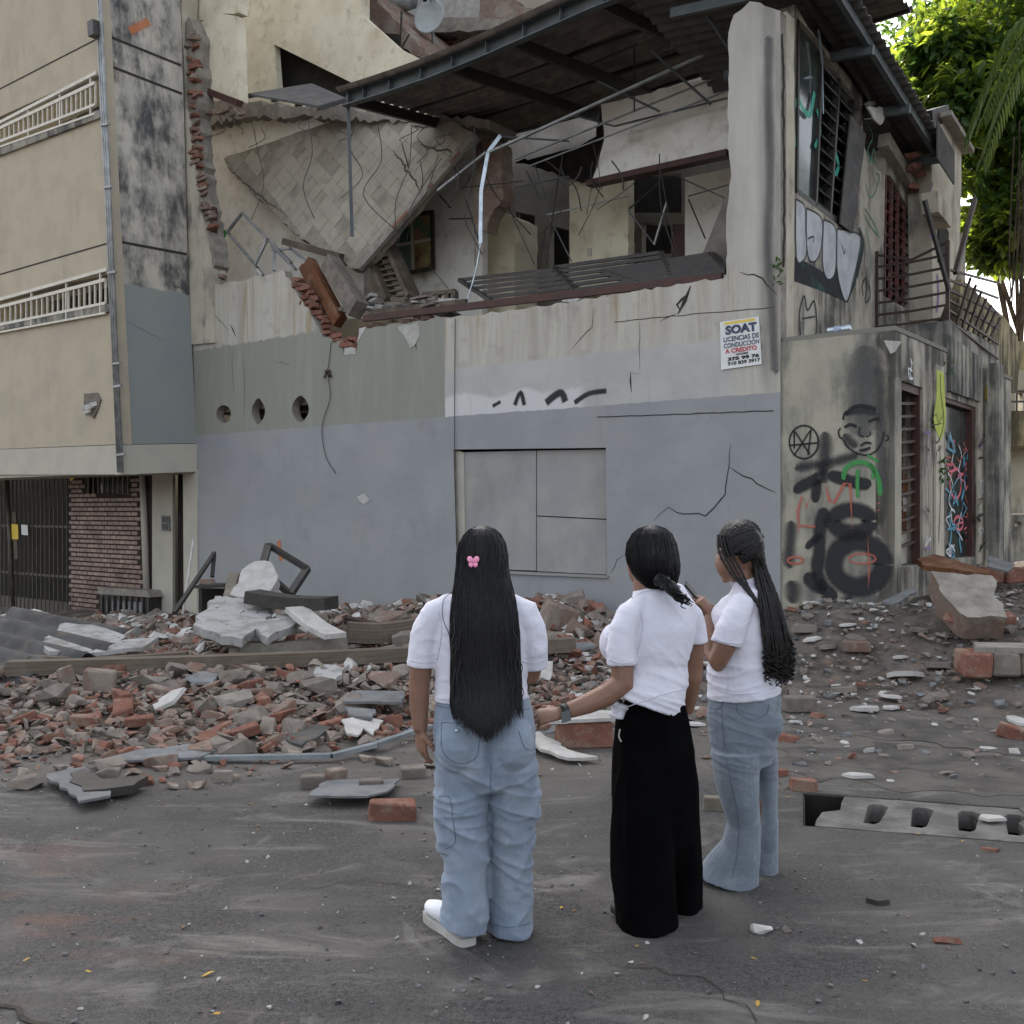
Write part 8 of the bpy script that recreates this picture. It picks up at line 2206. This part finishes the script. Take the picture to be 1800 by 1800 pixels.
# ================================================================ vegetation
def m_leaf(name, c1, c2, trans):
    m = Mat(name, 0.45, 0.4)
    v = m.vor(m.pos(), 2.6, out=1)
    x, y, z = m.xyz(v)
    c = m.mix(x, c1, c2)
    m.col(c)
    tr = m.node('ShaderNodeBsdfTranslucent'); m._in(tr.inputs['Color'], m.mix(x, trans, c2))
    mx = m.node('ShaderNodeMixShader'); mx.inputs[0].default_value = 0.5
    out = [n for n in m.nt.nodes if n.type == 'OUTPUT_MATERIAL'][0]
    m.nt.links.new(m.b.outputs[0], mx.inputs[1]); m.nt.links.new(tr.outputs[0], mx.inputs[2]); m.nt.links.new(mx.outputs[0], out.inputs[0])
    return m.m
MT['leaf'] = m_leaf('broad_leaf', rgb(38, 64, 34), rgb(60, 88, 38), rgb(176, 194, 60))
MT['leaf_dark'] = m_leaf('dark_leaf', rgb(44, 72, 42), rgb(58, 88, 46), rgb(110, 140, 50))
MT['palm'] = m_leaf('palm_leaf', rgb(60, 80, 42), rgb(78, 98, 50), rgb(110, 130, 52))
MT['bark'] = grain_mat('tree_bark', rgb(88, 76, 64), rgb(62, 54, 46), 4, .95, .1, bump=.8, fine=25, dist=.02)
rv = random.Random(21)
def leaf_at(mb, p, L, W, d, n):
    d = d.normalized(); s = d.cross(n)
    if s.length < 1e-3: s = Vector((1, 0, 0))
    s.normalize(); n = s.cross(d)
    mb.add([p, p + d * L * .35 + s * W * .5 + n * .06 * L, p + d * L * .75 + s * W * .38, p + d * L - n * .1 * L, p + d * L * .75 - s * W * .38, p + d * L * .35 - s * W * .5 + n * .06 * L], [(0, 1, 2, 3), (0, 3, 4, 5)])
def tree(name, base, top, crown, label, leafmat, n, L=0.17, limbs=9, gaps=0.15, tr=0.22, seed=1):
    t = thing(name, base, label, 'tree')
    r = random.Random(seed)
    mb = MB(); b = Vector(base); tp = Vector(top)
    pts = smooth_line([tuple(b), tuple(b.lerp(tp, .35) + Vector((.15, .1, 0))), tuple(b.lerp(tp, .7) + Vector((-.12, .1, 0))), tuple(tp)], 6)
    tube(mb, pts, [tr * (1 - .6 * i / len(pts)) for i in range(len(pts))], 10); tk = mb.obj('trunk', MT['bark'], t)
    ends = []
    for k in range(limbs):
        c, rx, ry, rz = r.choice(crown); c = Vector(c)
        e = c + Vector((r.uniform(-.6, .6) * rx, r.uniform(-.6, .6) * ry, r.uniform(-.6, .6) * rz))
        s = Vector(pts[int(len(pts) * r.uniform(.45, .98))])
        mb = MB(); mid = s.lerp(e, .5) + Vector((r.uniform(-.3, .3), r.uniform(-.3, .3), .3))
        q = smooth_line([tuple(s), tuple(mid), tuple(e)], 6); tube(mb, q, [tr * .38 * (1 - .8 * i / len(q)) for i in range(len(q))], 6); mb.obj('limb', MT['bark'], tk); ends.append(e)
    mb = MB()
    k = 0
    while k < n:
        c, rx, ry, rz = r.choice(crown); c = Vector(c)
        v = Vector((r.gauss(0, 1), r.gauss(0, 1), r.gauss(0, 1))).normalized() * (r.random() ** .45)
        p = c + Vector((v.x * rx, v.y * ry, v.z * rz))
        if noise.noise(p * 0.75) + .5 * noise.noise(p * 1.9) < -gaps: k += .15; continue
        ax = Vector((r.uniform(-1, 1), r.uniform(-1, 1), r.uniform(-.7, .5))).normalized()
        for j in range(6):       # a twig of leaves
            d = (ax * .4 + Vector((r.uniform(-1, 1), r.uniform(-1, 1), r.uniform(-1, .5)))).normalized()
            leaf_at(mb, p + ax * .05 * j, L * r.uniform(.7, 1.25), L * r.uniform(.38, .52), d, Vector((r.uniform(-.6, .6), r.uniform(-.6, .6), 1)))
        k += 1
    mb.obj('crown', MT[leafmat], t)
    return t
tree('street_tree', (14.5, 24, 0), (12.0, 22.2, 9.5), [((10.3, 21, 11.4), 2.2, 2.4, 1.9), ((11.4, 21, 9.6), 2.4, 2.6, 2.0), ((11.0, 20.5, 8.2), 1.4, 2.0, 1.0), ((12.6, 22, 12.0), 3.0, 3.0, 2.6), ((9.1, 20.5, 9.4), 1.4, 1.8, 1.4), ((8.7, 20.6, 10.7), 0.8, 1.2, 0.9), ((9.9, 20.5, 7.3), 0.8, 1.2, 0.8)],
     'large leafy green tree overhanging the street at upper right', 'leaf', 4600, .27, 12, .22)
tree('back_tree', (17, 34, 0), (16.5, 33, 9), [((16.5, 33, 15.5), 4.5, 3.5, 3.0), ((14.5, 32, 17.5), 3.0, 3, 2.4), ((19.0, 33, 12.5), 3, 3, 2.0)], 'darker tree further back behind the large leafy tree', 'leaf_dark', 2600, .26, 8, .25, seed=5)
tree('courtyard_tree', (11.5, 29, 0), (11.4, 28.5, 3.0), [((11.6, 28, 3.6), 1.8, 1.6, 1.5), ((13.2, 29, 3.2), 1.4, 1.4, 1.3)], 'bright green bush seen through the ruined building windows', 'leaf', 700, .2, 5, .1, seed=9)
# palm fronds hanging in at the right edge
pal = thing('palm_tree', (8.6, 13.2, 0), 'palm tree with drooping fronds at the right picture edge', 'palm tree')
mb = MB(); tube(mb, [(8.6, 13.2, 0), (8.5, 13.1, 4), (8.35, 13.0, 7.4)], [.2, .16, .13], 10); mb.obj('trunk', MT['bark'], pal)
hub = Vector((8.3, 13.0, 7.5))
for k in range(15):
    a = 2 * math.pi * k / 15 + .2; up = (0.9, 0.35, 0.6)[k % 3]; Lf = 2.3
    d = Vector((math.cos(a), math.sin(a), 0))
    q = smooth_line([tuple(hub), tuple(hub + d * Lf * .35 + Vector((0, 0, up))), tuple(hub + d * Lf * .75 + Vector((0, 0, up * .7))), tuple(hub + d * Lf + Vector((0, 0, up * .2 - .9)))], 9)
    mb = MB(); tube(mb, q, [.018 * (1 - .8 * i / len(q)) for i in range(len(q))], 5)
    for i in range(2, len(q)):
        t_ = (Vector(q[i]) - Vector(q[i - 1])).normalized(); s_ = t_.cross(Vector((0, 0, 1))).normalized()
        for sg_ in (-1, 1):
            for jj in range(2):
                p_ = Vector(q[i]).lerp(Vector(q[i - 1]), jj * .5)
                leaf_at(mb, p_, .55 * (1.1 - .6 * i / len(q)), .035, s_ * sg_ + t_ * .6 + Vector((0, 0, -.55 + rv.uniform(-.25, .1))), Vector((0, 0, 1)))
    mb.obj('frond', MT['palm'], pal)
# hanging roots at the far right
mb = MB()
for k in range(7):
    x = rv.uniform(1776, 1812); y0 = rv.uniform(200, 300)
    q = smooth_line([tuple(P(x, y0, 15)), tuple(P(x - rv.uniform(-6, 12), 430, 15)), tuple(P(x - rv.uniform(-4, 18), rv.uniform(500, 600), 15))], 6)
    tube(mb, q, 0.012, 4)
tag(mb.obj('hanging_roots', MT['bark']), 'bundle of thin brown aerial roots hanging at the right edge', 'roots', kind='stuff')
# small weeds on the house corner and ledge
def weed(x, y, fr, o, n, L, label):
    mb = MB(); c_ = fr.W(x, y, o)
    for k in range(n):
        d = Vector((rv.uniform(-1, 1), rv.uniform(-1, .1), rv.uniform(-.4, 1)))
        leaf_at(mb, c_ + Vector((rv.uniform(-.05, .05), 0, rv.uniform(-.16, .16))), L * rv.uniform(.6, 1.2), L * .3, d, Vector((0, -1, .3)))
    tag(mb.obj('wall_weed', MT['leaf_dark']), label, 'weed')
weed(1366, 480, FA, .02, 26, .07, 'small green weed rooted in the corner column crack')
weed(1668, 640, PS, .05, 14, .06, 'little weed growing on the shopfront fascia')
weed(1656, 830, PS, .06, 20, .09, 'fern sprout growing beside painted shop window')
